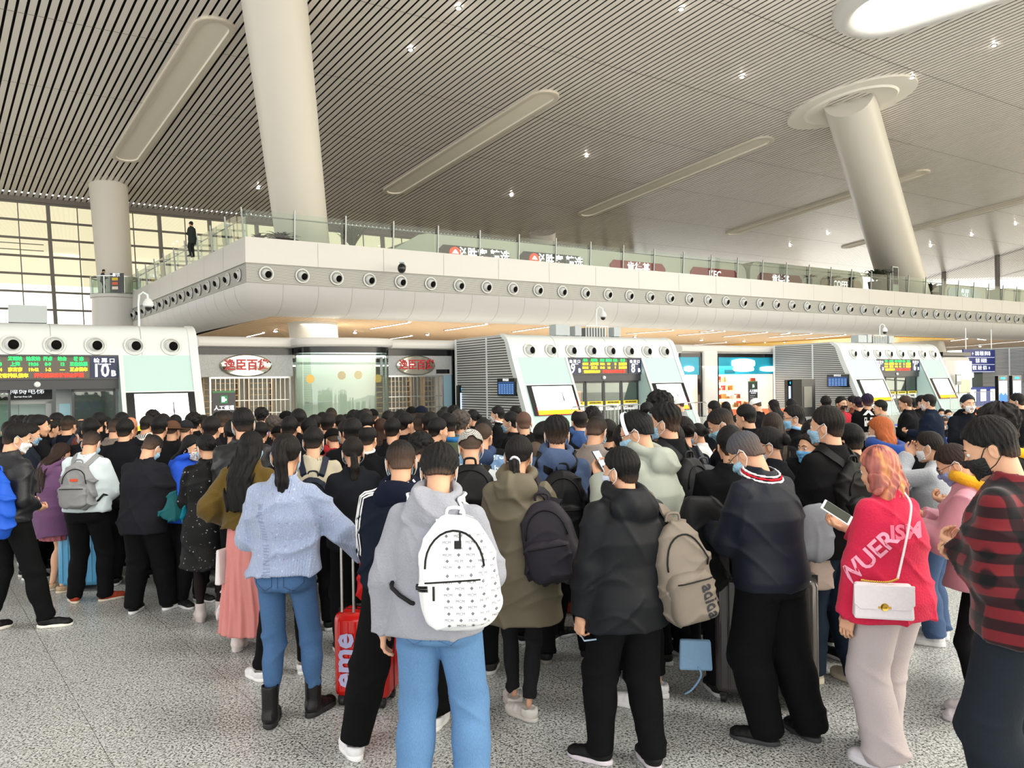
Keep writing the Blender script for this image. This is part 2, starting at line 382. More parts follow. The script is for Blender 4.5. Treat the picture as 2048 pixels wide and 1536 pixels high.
def wall_right():
    a, b_ = ceil_pt(2048, 495), ceil_pt(1800, 572); d = (b_ - a); L = d.length; d.normalize()
    a = a - d * 60; L += 60
    H0 = a.z; dz = d.z; dh = Vector((d.x, d.y, 0)); hl = dh.length; ang = math.atan2(d.y, d.x)
    root = empty('window_2', (a.x, a.y, 0), rz=ang); struct(root)
    fr = MB(); g = MB(); Lh = L * hl; zt = lambda x: H0 + x * dz / hl
    n = int(Lh / 9)
    for i in range(n + 1):
        x = Lh * i / n; fr.hexa([(x - .2, -.2, 4), (x + .2, -.2, 4), (x + .2, .5, 4), (x - .2, .5, 4), (x - .2, -.2, zt(x)), (x + .2, -.2, zt(x)), (x + .2, .5, zt(x)), (x - .2, .5, zt(x))])
    for k in range(0, 9):
        o_ = .1 + 2.6 * k
        fr.hexa([(0, 0, zt(0) - o_ - .12), (Lh, 0, zt(Lh) - o_ - .12), (Lh, .2, zt(Lh) - o_ - .12), (0, .2, zt(0) - o_ - .12), (0, 0, zt(0) - o_), (Lh, 0, zt(Lh) - o_), (Lh, .2, zt(Lh) - o_), (0, .2, zt(0) - o_)])
    fr.build('window_frame', M_mull, root)
    g.add([(0, .3, 4), (Lh, .3, 4), (Lh, .3, zt(Lh)), (0, .3, zt(0))], [(0, 1, 2, 3)]); g.build('window_glass', glassmat('facade_glass'), root)
wall_right()

# ================================================================ balcony (mezzanine)
CZ = gl(9.16, 9.15, 0); SD = Vector((-14.53, 20, 0)).normalized()
END = CZ + SD * 24.8; FAR = CZ + UD * 95
def path_off(w):   # offset inwards
    nF = VD; nS = Vector((SD.y, -SD.x, 0))          # inward normals
    # mitre at corner
    A = Matrix(((nF.x, nF.y), (nS.x, nS.y))); m_ = A.inverted() @ Vector((w, w))
    return [END + nS * w, CZ + Vector((m_.x, m_.y, 0)), FAR + nF * w]
def sweep(prof, closed=False):
    m = MB(); vs = []; k = len(prof)
    for w, z in prof:
        for p in path_off(w): vs.append((p.x - CZ.x, p.y - CZ.y, z))
    fs = []
    rng = range(k) if closed else range(k - 1)
    for i in rng:
        for j in range(2): a = i * 3 + j; b2 = ((i + 1) % k) * 3 + j; fs.append((a, a + 1, b2 + 1, b2))
    return m.add(vs, fs)
BAL = empty('balcony', CZ, label='white upper-floor balcony with rounded underside and a row of round air nozzles', cat='balcony')
curve = [(0, 6.61), (.02, 6.3), (.10, 6.0), (.25, 5.74), (.48, 5.53), (.8, 5.38), (1.2, 5.31), (1.7, 5.30)]
sweep([(.04, 7.47), (.04, 6.61)]).build('louvre_band', stripes('louvre_band', 'b9b9b4', '77776f', .055, .6, rough=.5), BAL)
sweep([(-.012, 7.49), (-.012, 7.46), (.05, 7.46)]).build('band_edge', M_seam, BAL)
sweep([(-.012, 6.62), (-.012, 6.60), (.05, 6.60)]).build('band_edge', M_seam, BAL)
sweep([(.6, 8.45), (30, 8.45)]).build('upper_floor', mat('upper_floor', 'b5b2aa', .4), BAL)
def ribbons(dist, prof, m, wd=.018):
    m.mi = 1
    for org, dr, nn, L in ((CZ, UD, VD, 95), (CZ, SD, Vector((SD.y, -SD.x, 0)), 24.8)):
        s = dist
        while s < L:
            for (w0, z0), (w1, z1) in zip(prof[:-1], prof[1:]):
                off = -.006
                a = [org + dr * (s + e) + nn * (w + off) + Vector((0, 0, z - .006)) - CZ for e, w, z in ((0, w0, z0), (wd, w0, z0), (wd, w1, z1), (0, w1, z1))]
                m.add(a, [(0, 1, 2, 3)])
            s += dist
    return m
ribbons(3.26, [(0, 8.57), (0, 7.5)], sweep([(.6, 8.45), (.45, 8.62), (0, 8.62), (0, 8.57), (0, 7.47)])).build('upper_fascia', [M_white, M_seam], BAL)
ribbons(1.63, curve, sweep(curve)).build('rounded_underside', [M_white, M_seam], BAL, smooth='all')
# air nozzles
def nozzle_meshes():
    m = MB(); m.lathe([(.30, 0), (.29, -.035), (.245, -.04), (.225, .0), (.20, .10), (.0, .12)], 24, axis='Y')
    a = m.build('nozzle_ring', M_nozz, None, smooth=True)
    m = MB(); m.ball((0, -.0, 0), .185, 16, 10); b2 = m.build('nozzle_ball', M_nozz, None, smooth='all')
    m = MB(); dq = Vector((.25, -1, -.28)).normalized(); q = dq.to_track_quat('Y', 'Z').to_matrix()
    mm = MB(); mm.lathe([(.0, .188), (.125, .178), (.14, .165), (.125, .15)], 20, axis='Y'); mm.v = [tuple(q @ Vector(v)) for v in mm.v]
    c2 = mm.build('nozzle_opening', M_hole, None, smooth=True)
    return a, b2, c2
NZ = nozzle_meshes()
def put_nozzle(parent, loc, rot=(0, 0, 0), sc=1.0, first=[True]):
    out = None
    for k, o in enumerate(NZ):
        c = o if first[0] and False else o.copy()
        COL.objects.link(c)
        if k == 0:
            c.name = 'air_nozzle'; c.parent = parent; c.location = loc; c.rotation_euler = rot; c.scale = (sc, sc, sc); out = c
        else: c.parent = out
    return out
for i in range(44):
    p = CZ + UD * (.9 + 1.63 * i) - VD * .0 - CZ; put_nozzle(BAL, (p.x, p.y, 7.04), (0, 0, ROTU), 1.12)
sa = math.atan2(-SD.y, -SD.x)
for i in range(15):
    p = SD * (1.0 + 1.63 * i); put_nozzle(BAL, (p.x, p.y, 7.04), (0, 0, sa), 1.0)
# wooden slatted soffit under the balcony
M_wood = mat('wood_soffit', 'f3d0a6', .45, var=.12, scale=6); wb = MB(); s = 1.6
nS = Vector((SD.y, -SD.x, 0))
S0 = 5.33
while s < 95:
    p = gl(9.16 + s, 10.85, S0) - CZ; q = gl(9.16 + s, 59.5, S0) - CZ; u = UD * .13
    if s < 22:   # clip against the slanting side of the balcony
        pass
    z = Vector((0, 0, .05)); wb.hexa([p, p + u, q + u, q, p + z, p + u + z, q + u + z, q + z]); s += .21
wb.build('wooden_soffit', M_wood, BAL)
p = [gl(10.8, 10.85, 5.48), gl(104, 10.85, 5.48), gl(104, 59.5, 5.48), gl(10.8, 59.5, 5.48)]; p = [x - CZ for x in p]
MB().hexa(p + [x + Vector((0, 0, .05)) for x in p]).build('soffit_void', mat('soffit_void', '2a211a', .9), BAL)
def zplane(px, py, z): return ground(px, py, z)
STR = [((488, 675), (527, 666)), ((740, 658), (819, 645)), ((780, 678), (823, 672)), ((889, 661), (973, 649)), ((1025, 664), (1111, 652)), ((1150, 684), (1225, 676)), ((1254, 668), (1346, 661)), ((1355, 671), (1449, 663)), ((1368, 691), (1452, 685)),
       ((1446, 674), (1548, 664)), ((1536, 675), (1635, 667)), ((1474, 690), (1530, 686)), ((1610, 678), (1706, 669)), ((1900, 682), (1985, 675)), ((1955, 690), (2048, 682)), ((1990, 679), (2060, 673)), ((1890, 695), (1960, 690)), ((1700, 679), (1790, 671)), ((1400, 664), (1470, 658)), ((1560, 669), (1640, 662))]
for i, (e0, e1) in enumerate(STR):
    p, q = zplane(*e0, S0 - .03), zplane(*e1, S0 - .03); wq = (q - P0).dot(VD); q = q + VD * max(0, 11.1 - wq); p = p + VD * max(0, 11.6 - (p - P0).dot(VD)); d = (p - q); L = min(d.length, 9); d.normalize(); n2 = Vector((-d.y, d.x, 0))
    root = empty('strip_light', q, label='long thin strip light in the wooden soffit under the balcony', cat='ceiling light', group='strip lights under the balcony')
    m = MB(); a = [n2 * -.07, n2 * .07, d * L + n2 * .07, d * L - n2 * .07]; m.hexa(a + [x + Vector((0, 0, .04)) for x in a]); m.build('diffuser', M_strip, root)
    m = MB(); z1 = Vector((0, 0, .01))
    for sgn in (-1, 1):
        a = [n2 * sgn * .07, n2 * sgn * .09, d * L + n2 * sgn * .09, d * L + n2 * sgn * .07]; m.hexa([x + z1 * -1 for x in a] + [x + z1 * 4 for x in a])
    m.build('trim', M_steel, root)
for x, y in [(551, 661), (710, 664), (855, 668), (1403, 679), (1488, 681), (1569, 683), (1270, 674), (1870, 684), (1960, 692)]:
    r_ = spot(zplane(x, y, S0 - .02), 'small round downlight in the wooden soffit under the balcony', 'round downlights under the balcony', None)
# light from the strips
for s_, w_ in ((20, 14), (36, 16), (54, 18), (72, 22)):
    ld = bpy.data.lights.new('strip_glow', 'AREA'); ld.shape = 'RECTANGLE'; ld.size = 14; ld.size_y = 6; ld.energy = 2000; ld.color = (1, .95, .88)
    lo = bpy.data.objects.new('strip_glow', ld); COL.objects.link(lo); lo.location = gl(s_, w_, S0 - .12); lo.rotation_euler = (0, 0, ROTU)
m = MB(); q = [gl(9.16 + s_, w_, S0 - .1) - CZ for s_, w_ in ((50, 11.2), (57, 11.2), (60, 20), (52, 20))]
# railing
def rail(name, org, dr, L, inn, first, step, count, label):
    root = empty(name, org, label=label, cat='railing'); zb = 8.45
    g = MB(); out = -inn * .05
    p0, p1 = inn * .12, dr * L + inn * .12
    a = [p0 + Vector((0, 0, 8.6)), p1 + Vector((0, 0, 8.6)), p1 + Vector((0, 0, 9.82)) + out, p0 + Vector((0, 0, 9.82)) + out]
    g.add(a, [(0, 1, 2, 3)]); g.build('glass_panels', M_glassg, root)
    h = MB(); h.tube([inn * .28 + Vector((0, 0, 9.62)), dr * L + inn * .28 + Vector((0, 0, 9.62))], .03, 8); h.build('handrail', M_steel, root, smooth=True)
    pm = None
    for i in range(count):
        if pm is None:
            m = MB(); m.hexa([(-.03, 0, 8.45), (.03, 0, 8.45), (.03, .09, 8.45), (-.03, .09, 8.45), (-.03, -.10, 9.96), (.03, -.10, 9.96), (.03, -.04, 9.96), (-.03, -.04, 9.96)])
            m.box(-.02, .02, -.05, .22, 9.58, 9.62); pm = m.build('post', M_grey, root).data; o = root.children[-1]
        else:
            o = bpy.data.objects.new('post', pm); COL.objects.link(o); o.parent = root
        p = dr * (first + step * i) + inn * .02; o.location = p; o.rotation_euler = (0, 0, math.atan2(inn.y, inn.x) - PI / 2)
    return root
rail('glass_railing', CZ, UD, 92, VD, 2.2, 2.43, 37, 'glass railing with metal posts along the long front of the balcony')
rail('glass_railing', CZ, SD, 24.8, nS, .35, 2.43, 10, 'glass railing along the short left side of the balcony')
# small landing round the left column
lc = at(232, 590, 55.2); LN = empty('landing', (lc.x, lc.y, 8.3), label='round white landing with a glass rail about the left column', cat='landing')
m = MB(); m.lathe([(1.5, -7), (1.5, -.1), (1.62, -.05), (1.62, .15), (0, .15)], 36); m.build('platform', M_white, LN, smooth=True)
m = MB(); m.lathe([(1.6, .15), (1.6, 1.3)], 36); m.build('glass_rail', M_glassg, LN, smooth=True)
m = MB(); m.lathe([(1.62, 1.3), (1.62, 1.36), (1.56, 1.36), (1.56, 1.3)], 36)
for i in range(8):
    g = 2 * PI * i / 8; m.tube([(1.6 * math.cos(g), 1.6 * math.sin(g), .15), (1.6 * math.cos(g), 1.6 * math.sin(g), 1.32)], .035, 6)
m.build('handrail', M_steel, LN, smooth=True)
m = MB(); m.box(.35, 1.25, -1.5, -1.42, .2, 1.5); sg = m.build('menu_board', M_black, None, loc=(lc.x, lc.y, 8.3)); tag(sg, 'small dark menu board on the landing by the left column', 'sign')
for i in range(3): MB().box(.5, .9, -1.54, -1.51, .4 + .3 * i, .6 + .3 * i).build('poster', mat('poster_%d' % i, ('e9e2cf', 'd86a4a', 'e2c04a')[i], .6), sg)
text('餐饮', .26, M_signw, sg, (.8, -1.55, 1.36))
# ================================================================ ticket gates
M_louv = stripes('louvre_wall', 'c3c5c4', '3a3c3d', .105, .55, rough=.4)
M_intg = mat('interior_grey', '8d9192', .6); M_intd = mat('interior_dark', '2b2e31', .6); M_fill = emi('interior_fill_light', 'fffaf0', 5)
M_scr = emi('bright_screen', 'ffffff', 1.6); M_scy = emi('screen_yellow', 'ffc800', 1.3); M_scr2 = emi('screen_red', 'e02020', 1.0)
M_blue = emi('screen_blue', '6f9ff0', .9); M_cyan = emi('screen_cyan', '25c8ff', 1.6)
def yf(z): return -.45 * (3.05 - z) if z < 3.05 else .36 * (z - 3.05)
def slant(m, x0, x1, z0, z1, o0, o1):   # slab following the sloping front, between two offsets in front of it
    return m.hexa([(x0, yf(z0) - o1, z0), (x1, yf(z0) - o1, z0), (x1, yf(z0) - o0, z0), (x0, yf(z0) - o0, z0),
                   (x0, yf(z1) - o1, z1), (x1, yf(z1) - o1, z1), (x1, yf(z1) - o0, z1), (x0, yf(z1) - o0, z1)])
GATES = []
def gate(e0, num, left_num, label, k=1.0, rows=None, side=True, open_doors=False):
    root = empty('ticket_gate', P0 + UD * e0, ROTU, label, 'ticket gate'); root.scale = (k, 1, 1)
    X0, X1, D = -.9, 8.1, 4.6
    top = [(0, 3.05), (.12, 3.38), (.25, 3.66), (.36, 3.82), (.55, 3.94), (.85, 4.0)]
    m = MB(); m.extr([(y, z) for y, z in top] + [(D, 4.0), (D, 3.05)], X0 + .12, X1 - .12); m.build('top_band', M_gate, root, smooth=True)
    m = MB()
    for x in (1.35, 4.1, 6.5): m.extr([(y - .006, z + .002) for y, z in top] + [(y + .01, z) for y, z in reversed(top)], x, x + .015)
    m.build('band_joints', M_seam, root)
    # white end frames
    for a, b in ((X0 - .03, X0 + .22), (X1 - .22, X1 + .03)):
        m = MB(); pr = [(yf(0) - .03, 0)] + [(y - .03, z) for y, z in top[:-1]] + [(.85, 4.03), (.80, 3.92), (.50, 3.72), (.25, 3.0), (yf(0) + .25, 0)]
        m.extr(pr, a, b); m.build('end_frame', M_gate, root, smooth=True)
    for nm, a, b in (('l', X0 + .2, 1.8), ('r', 5.85, X1 - .2)):
        m = MB(); slant(m, a, b, 0, 3.05, -.06, 0); m.build('sloping_panel', M_teal, root)
        m = MB(); c = b - .12 if nm == 'l' else a; slant(m, c, c + .12, 0, 3.05, 0, .03); slant(m, a, b, 1.93, 1.96, 0, .02); m.build('panel_trim', M_gate, root)
        f = MB(); slant(f, a + .12, b - .12 if nm == 'l' else b - .02, .74, 1.92, 0, .05); fr = f.build('screen', M_black, root)
        c0, c1 = (a + .32, b - .24) if nm == 'l' else (a + .34, b - .22)
        m = MB(); slant(m, c0, c1, .95, 1.88, .05, .06); m.build('screen_picture', M_scr, fr)
        m = MB(); slant(m, c0, c1, .78, .95, .05, .06); m.build('screen_band', M_scy, fr)
        m = MB(); slant(m, c0 - .03, c0, .76, 1.1, .05, .06); slant(m, c1, c1 + .03, .76, 1.3, .05, .06); slant(m, c0, c1, .755, .78, .05, .06); m.build('screen_edge', M_scr2, fr)
        m = MB(); slant(m, c0 + (c1 - c0) * .7, c0 + (c1 - c0) * .72, 1.25, 1.62, .06, .065); slant(m, c0 + (c1 - c0) * .695, c0 + (c1 - c0) * .725, 1.3, 1.42, .06, .065); m.build('screen_tower', mat('tower_ink', '6a5a60', .6), fr)
        m = MB(); cx = 1.70 if nm == 'l' else 5.85
        m.extr([(yf(0), 0), (0, 3.05), (.2, 3.05), (.2, 0)], cx, cx + .1); m.build('cheek', M_teal, root)
    # recess: board, header, doors
    m = MB(); m.box(1.8, 5.85, .0, .2, 2.36, 3.04); bd = m.build('departure_board', M_led, root)
    m = MB(); m.box(1.8, 5.85, -.04, .02, 3.0, 3.05); m.box(1.8, 5.85, -.03, .02, 2.33, 2.37); m.build('board_frame', M_dark, bd)
    for a, b, n_ in ((5.1, 5.84, num), (1.81, 2.55, left_num)):
        m = MB(); m.box(a, b, -.03, .0, 2.37, 3.0); pl = m.build('gate_number_plate', M_navy, root); c = (a + b) / 2
        text('检 票 口', .14, M_signw, pl, (c, -.035, 2.88), wide=1.15, bold=.003); text('Ticket Check', .065, M_signw, pl, (c, -.035, 2.78))
        text(n_, .54, M_signw, pl, (c - .10, -.035, 2.575), bold=.010, wide=.86); text('B', .23, M_signw, pl, (c + .24, -.035, 2.50), bold=.010)
    rows = rows or [(M_g, ['车次', '终到站', '开点', '检票口', '站台', '状 态']), (M_y, ['G7583', '上海虹桥', '19:36', '8-9', '12', '正点候车']), (M_y, ['D3205', '厦门北', '19:42', '1-2', '9', '正点候车'])]
    xs = [2.75, 3.22, 3.66, 4.02, 4.38, 4.8]
    for i, (mt, cells) in enumerate(rows):
        for x, t in zip(xs, cells): text(t, .125, mt, bd, (x, -.01, 2.93 - .155 * i), bold=.004, wide=.92, name='led_characters')
    text('请旅客排队候车', .125, M_y, bd, (3.1, -.01, 2.45), bold=.004, name='led_characters'); text('开车前三分钟停止检票', .125, M_r, bd, (4.3, -.01, 2.45), bold=.007, name='led_characters')
    m = MB(); m.box(1.8, 5.85, .02, .25, 2.05, 2.36); hd = m.build('door_header', M_dark, root)
    m = MB(); m.lathe([(0, 0), (.09, 0), (.07, -.05), (0, -.08)], 12, c=(3.75, 0.0, 2.2), axis='Y'); m.build('sensor', M_gate, hd, smooth=True)
    leaves = [1.85, 2.85, 3.84, 4.83] if not open_doors else [2.55, 4.62]
    for x in leaves:
        w_ = .97 if not open_doors else (.55 if x < 3 else 1.15)
        f = MB(); f.box(x, x + .06, .12, .18, 0, 2.05); f.box(x + w_ - .06, x + w_, .12, .18, 0, 2.05); f.box(x, x + w_, .12, .18, 1.97, 2.05); f.box(x, x + w_, .12, .18, 0, .12)
        dr = f.build('sliding_door', M_dark, root)
        g = MB(); g.box(x + .06, x + w_ - .06, .145, .155, .12, 1.97); g.build('door_glass', M_glass, dr)
        if not open_doors:
            s_ = MB(); s_.box(x + .07, x + w_ - .07, .10, .14, 1.06, 1.2); s_.build('yellow_notice', mat('notice_yellow', 'e8cf2a', .5), dr)
            s_ = MB(); s_.box(x + .07, x + w_ - .07, .10, .14, .8, 1.06); nt_ = s_.build('white_notice', mat('notice_white', 'e6ebee', .5), dr)
            text('中国铁路', .10, M_black, nt_, (x + .5, .09, .93), bold=.003)
            r_ = MB(); r_.lathe([(.05, .095), (.07, .095)], 14, c=(x + .2, 0, .93), axis='Y'); r_.build('round_mark', M_black, nt_)
            text('请按序排队进站检票', .07, M_black, dr, (x + .48, .09, 1.13), name='notice_lettering')
    # inside
    m = MB(); m.box(1.8, 5.85, 3.9, 4.0, 0, 2.6); m.box(1.75, 1.8, .2, 4, 0, 2.6); m.box(5.85, 5.9, .2, 4, 0, 2.6); m.build('inner_wall', M_intg, root)
    m = MB(); m.box(1.8, 5.85, .25, 4, 2.5, 2.56); m.build('inner_ceiling', M_intg, root)
    m = MB(); m.box(2.4, 5.3, 1.2, 1.5, 2.46, 2.5); m.box(2.4, 5.3, 2.6, 2.9, 2.46, 2.5); m.build('inner_fill_light', M_fill, root)  # unseen glowing strips added to light the inside of the gate
    if not open_doors: m = MB(); m.box(2.9, 3.7, 3.84, 3.9, .9, 1.7); m.build('inner_poster', emi('poster_glow_blue', '6fa9d8', .5), root)
    m = MB(); m.box(4.7, 5.5, 3.84, 3.9, .7, 1.6)
    if not open_doors: m.build('inner_poster', emi('poster_glow_warm', 'e89a6a', .6), root)
    for i in range(8): put_nozzle(root, (1.05 * i, .085, 3.33), (-.3, 0, 0), 1.0).scale = (1.0 / k, 1, 1)
    # back wall and side walls
    m = MB(); m.box(X0 + .05, X1 - .05, 4.5, 4.6, 0, 3.1); m.build('rear_wall', M_intg, root)
    sp = [(yf(0) + .25, 0), (.25, 3.0), (.42, 3.8), (.8, 3.96), (D, 3.96), (D, 0)]
    for a, b in ((X0 + .0, X0 + .13), (X1 - .13, X1 - .0)):
        m = MB(); m.extr(sp, a, b); m.build('louvred_side', M_louv, root)
    MB().box(X0 - .04, X0 + .0, 1.9, 1.97, .1, 3.94).build('side_post', M_gate, root); MB().box(X0 - .04, X0 + .0, 4.5, 4.62, 0, 3.98).build('side_post', M_gate, root)
    if side:
        m = MB(); m.box(X0 - .12, X0 - .02, -.35, .95, 1.52, 2.22); sc_ = m.build('information_screen', M_black, root)
        m = MB(); m.box(X0 - .125, X0 - .12, -.28, .88, 1.58, 2.08); m.build('timetable', emi('timetable_blue', '24406e', .8), sc_)
        m = MB()
        for r in range(5):
            for c in range(6): m.box(X0 - .13, X0 - .125, -.24 + .19 * c, -.12 + .19 * c, 1.62 + .08 * r, 1.65 + .08 * r)
        m.build('timetable_rows', emi('timetable_rows', '6f9ad0', .9), sc_)
        text('列车信息', .11, M_signw, sc_, (X0 - .13, .3, 2.15), rot=(PI / 2, 0, -PI / 2))
    # gear on the roof
    return root
R10 = [(M_g, ['车次', '终到站', '始发站', '开点', '站台', '状 态']), (M_g, ['G7583', '上海', '19:36', '8-9', '12', '正在检票']), (M_y, ['G1874', '南京南', '19:42', '1-2', '—', '正点候车'])]
g10 = gate(-2.85, '10', '11', 'ticket gate numbered 10B at the left edge, grey-white with big round air nozzles', rows=R10, side=False, open_doors=True)
g8 = gate(17.95, '8', '9', 'ticket gate numbered 8B and 9B in the middle with two sloping bright screens')
g6 = gate(39.3, '6', '7', 'ticket gate numbered 6B towards the right, half way to the far end', k=1.07)
g4 = gate(61.2, '4', '5', 'farthest ticket gate at the right edge, only its louvred side showing', k=1.05)
# 10B interior things
el = MB(); el.box(-1.0, -.85, 0, .15, 0, 1.7); el.box(.55, .7, 0, .15, 0, 1.7); el.box(-1.0, .7, 0, .15, 1.62, 1.78); fr_ = el.build('lift_doorway', M_grey, None, loc=gl(on_w(37, 800, 1.6)[0] + .15, 1.6, 0), rz=ROTU)
tag(fr_, 'grey steel lift doorway seen through the opening of gate 10B', 'lift')
m = MB(); m.box(-.85, -.16, .05, .1, 0, 1.62); m.box(-.14, .55, .05, .1, 0, 1.62); m.build('lift_door', mat('lift_glass', '9fb3b2', .15), fr_)
m = MB(); m.box(-.9, .9, 0, .08, -.22, .2); ls = m.build('hanging_sign', M_intd, None, loc=gl(on_w(34, 790, 1.2)[0], 1.2, 1.98), rz=ROTU); tag(ls, 'dark hanging lift sign with white characters inside gate 10B', 'sign')
text('无障碍电梯', .22, M_signw, ls, (.15, -.01, .03)); text('Barrier-free Lift', .07, M_signw, ls, (.15, -.01, -.13)); MB().box(-.75, -.5, -.01, 0, -.12, .13).build('pictogram', mat('sign_grey', '9a9ea0', .5), ls)

pq = on_w(112, 800, .9)[0]; pr_ = on_w(144, 800, .9)[0]; gp_ = MB().box(0, pr_ - pq, 0, .05, 0, 2.05).build('side_panel', mat('panel_grey', '9a9fa3', .4), None, loc=gl(pq, .9, 0), rz=ROTU); tag(gp_, 'grey panel with a pale blue sheet inside gate 10B', 'panel')
MB().box(.08, pr_ - pq - .05, -.02, 0, 1.25, 1.62).build('blue_sheet', mat('sheet_blue', '9cc3d6', .4), gp_)
def gear(e0, xs, label, g):
    """grey cabinets on a gate roof"""
    for x, w_, h_, kind in xs:
        root = empty('roof_cabinet' if kind == 'b' else 'roof_cage', gl(e0 + x, 1.6, 4.0), ROTU, label[kind], 'equipment box', g)
        m = MB(); m.box(-w_ / 2, w_ / 2, 0, .5, .08, h_) if kind == 'b' else None
        if kind == 'b':
            m.build('cabinet', mat('cabinet_grey', 'a9b2b5', .4), root)
        else:
            for i in range(9): m.box(-w_ / 2 + w_ / 8 * i - .015, -w_ / 2 + w_ / 8 * i + .015, -.02, .02, 0, h_)
            m.box(-w_ / 2, w_ / 2, -.03, .03, h_, h_ + .04); m.box(-w_ / 2, w_ / 2, -.03, .03, 0, .04); m.build('bars', M_gate, root)
            m = MB(); m.box(-w_ / 2 + .1, w_ / 2 - .1, .08, .5, .02, h_ - .05); m.build('machine', mat('machine_dark', '6a6e70', .5), root)
        m = MB(); m.box(-w_ / 2 + .03, -w_ / 2 + .07, .1, .4, 0, .1); m.box(w_ / 2 - .07, w_ / 2 - .03, .1, .4, 0, .1); m.build('feet', M_dark, root)
for e0, nm, xs in ((-2.85, '10B', [(-1.3 + .9, .9, .62, 'b'), (1.4, 2.1, .62, 'c'), (3.6, 1.0, .6, 'b')]), (17.95, '8B', [(2.8, .75, .55, 'b'), (3.65, .35, .5, 'b'), (4.7, 1.25, .5, 'c'), (5.9, .4, .5, 'b')]), (39.3, '6B', [(3.2, .8, .5, 'b'), (3.9, .4, .55, 'b'), (4.9, 1.3, .5, 'c'), (6.1, .5, .5, 'b')])):
    n_ = len(xs)
    for i, q in enumerate(xs):
        gear(e0, [q], {'b': 'grey cabinet on the roof of gate %s, %s' % (nm, ('leftmost', 'second from left', 'beside the cage', 'rightmost')[i]), 'c': 'white barred cage around a machine on the roof of gate %s' % nm}, 'cabinets on the gate roofs')
def dome_cam(p, h, label, flip=1, body='c8ccd0'):
    root = empty('security_camera', p, 0, label, 'camera')
    m = MB(); m.tube([(0, 0, 0), (0, 0, h), (.02 * flip, 0, h + .25), (.14 * flip, 0, h + .34), (.28 * flip, 0, h + .26), (.30 * flip, 0, h + .12)], .035, 8); m.build('pole', M_gate, root, smooth=True)
    m = MB(); m.lathe([(0, .14), (.08, .13), (.15, .02), (.16, -.08), (.13, -.12), (0, -.12)], 16, c=(.3 * flip, 0, h + .0)); m.build('housing', mat('camera_white', 'd8dadb', .3), root, smooth=True)
    m = MB(); m.ball((.3 * flip, 0, h - .14), (.11, .11, .11), 14, 8); m.build('lens_dome', M_black, root, smooth='all')
dome_cam(gl(-1.35, 1.5, 4.55), .35, 'dark security camera on the roof of gate 10B at far left', -1)
dome_cam(gl(3.75, 1.2, 4.0), .75, 'white security camera on a pole above the right end of gate 10B')
dome_cam(gl(22.3, 1.2, 4.5), .5, 'white security camera on the roof of gate 8B')
dome_cam(gl(44.2, 1.6, 4.5), .35, 'small security camera on the roof of gate 6B')
c_ = at(806, 536, 38.1); cr = empty('security_camera', c_, 0, 'dark security camera fixed to the balcony front above the nozzles', 'camera')
MB().hexa([(-.12, -.5, .2), (.12, -.5, .2), (.12, .5, .1), (-.12, .5, .1), (-.12, -.5, .3), (.12, -.5, .3), (.12, .5, .2), (-.12, .5, .2)]).build('bracket', M_gate, cr)
m = MB(); m.ball((0, -.45, -.08), (.2, .2, .24), 14, 8); m.build('housing', M_black, cr, smooth='all')

# ================================================================ shops under the balcony
WS = 4.9
s0 = on_w(397, 700, WS)[0]
def sx_(px): return on_w(px, 700, WS)[0] - s0
BUL = [(.02, 3.55), (-.08, 3.6), (-.12, 3.72), (-.08, 3.85), (.05, 3.94), (.3, 3.98), (.6, 4.0)]
sh = empty('shop_front', gl(s0, WS, 0), ROTU, 'closed general store with grey stone sign panels, grilles and a curved glass display', 'shop')
XR = sx_(941); xj = sx_(914); m = MB(); m.extr(BUL + [(5, 4.0), (5, 3.55)], 0, XR - .35); m.build('roof_edge', M_white, sh, smooth=True)
m = MB(); m.extr([(.02, 0), (-.08, .0), (-.12, 0.01), (-.12, 3.5), (-.08, 3.8), (.05, 3.94), (.3, 3.98), (5, 4.0), (5, 0)], xj, XR); m.build('end_wall', M_white, sh, smooth=True, bevel=.12)
xb0, xb1 = sx_(587), sx_(765); xl = .35
m = MB(); m.box(0, xj, .1, .3, 3.28, 3.56); m.box(xj - .22, xj, .02, .3, 0, 3.56); m.build('black_frame', M_black, sh)
spk = mat('speckled_stone', 'a9abac', .5, var=.35, scale=28, bump=.4)
for a, b in ((0, xb0), (xb1, xj - .22)): MB().box(a, b, .12, .3, 2.43, 3.28).build('sign_panel', spk, sh)
for px, rw in ((493, .98), (833, .92)):
    x = sx_(px); m = MB(); m.lathe([(0, -.06), (.92, -.06), (1.0, -.02), (1.0, .05)], 40, axis='Y'); m.v = [(v[0] * rw, v[1], v[2] * .43) for v in m.v]
    e_ = m.build('oval_sign', mat('mirror_gold', 'c9c4b4', .12, metal=1, bump=.5, scale=2), sh, loc=(x, .06, 2.86), smooth=True)
    text('逸臣百货', .46, mat('sign_red', 'b3202a', .4), e_, (0, -.08, 0), bold=.014, wide=.92)
MB().box(xj - 1.0, xj - .35, .09, .12, 2.5, 2.68).build('small_plate', M_black, sh)
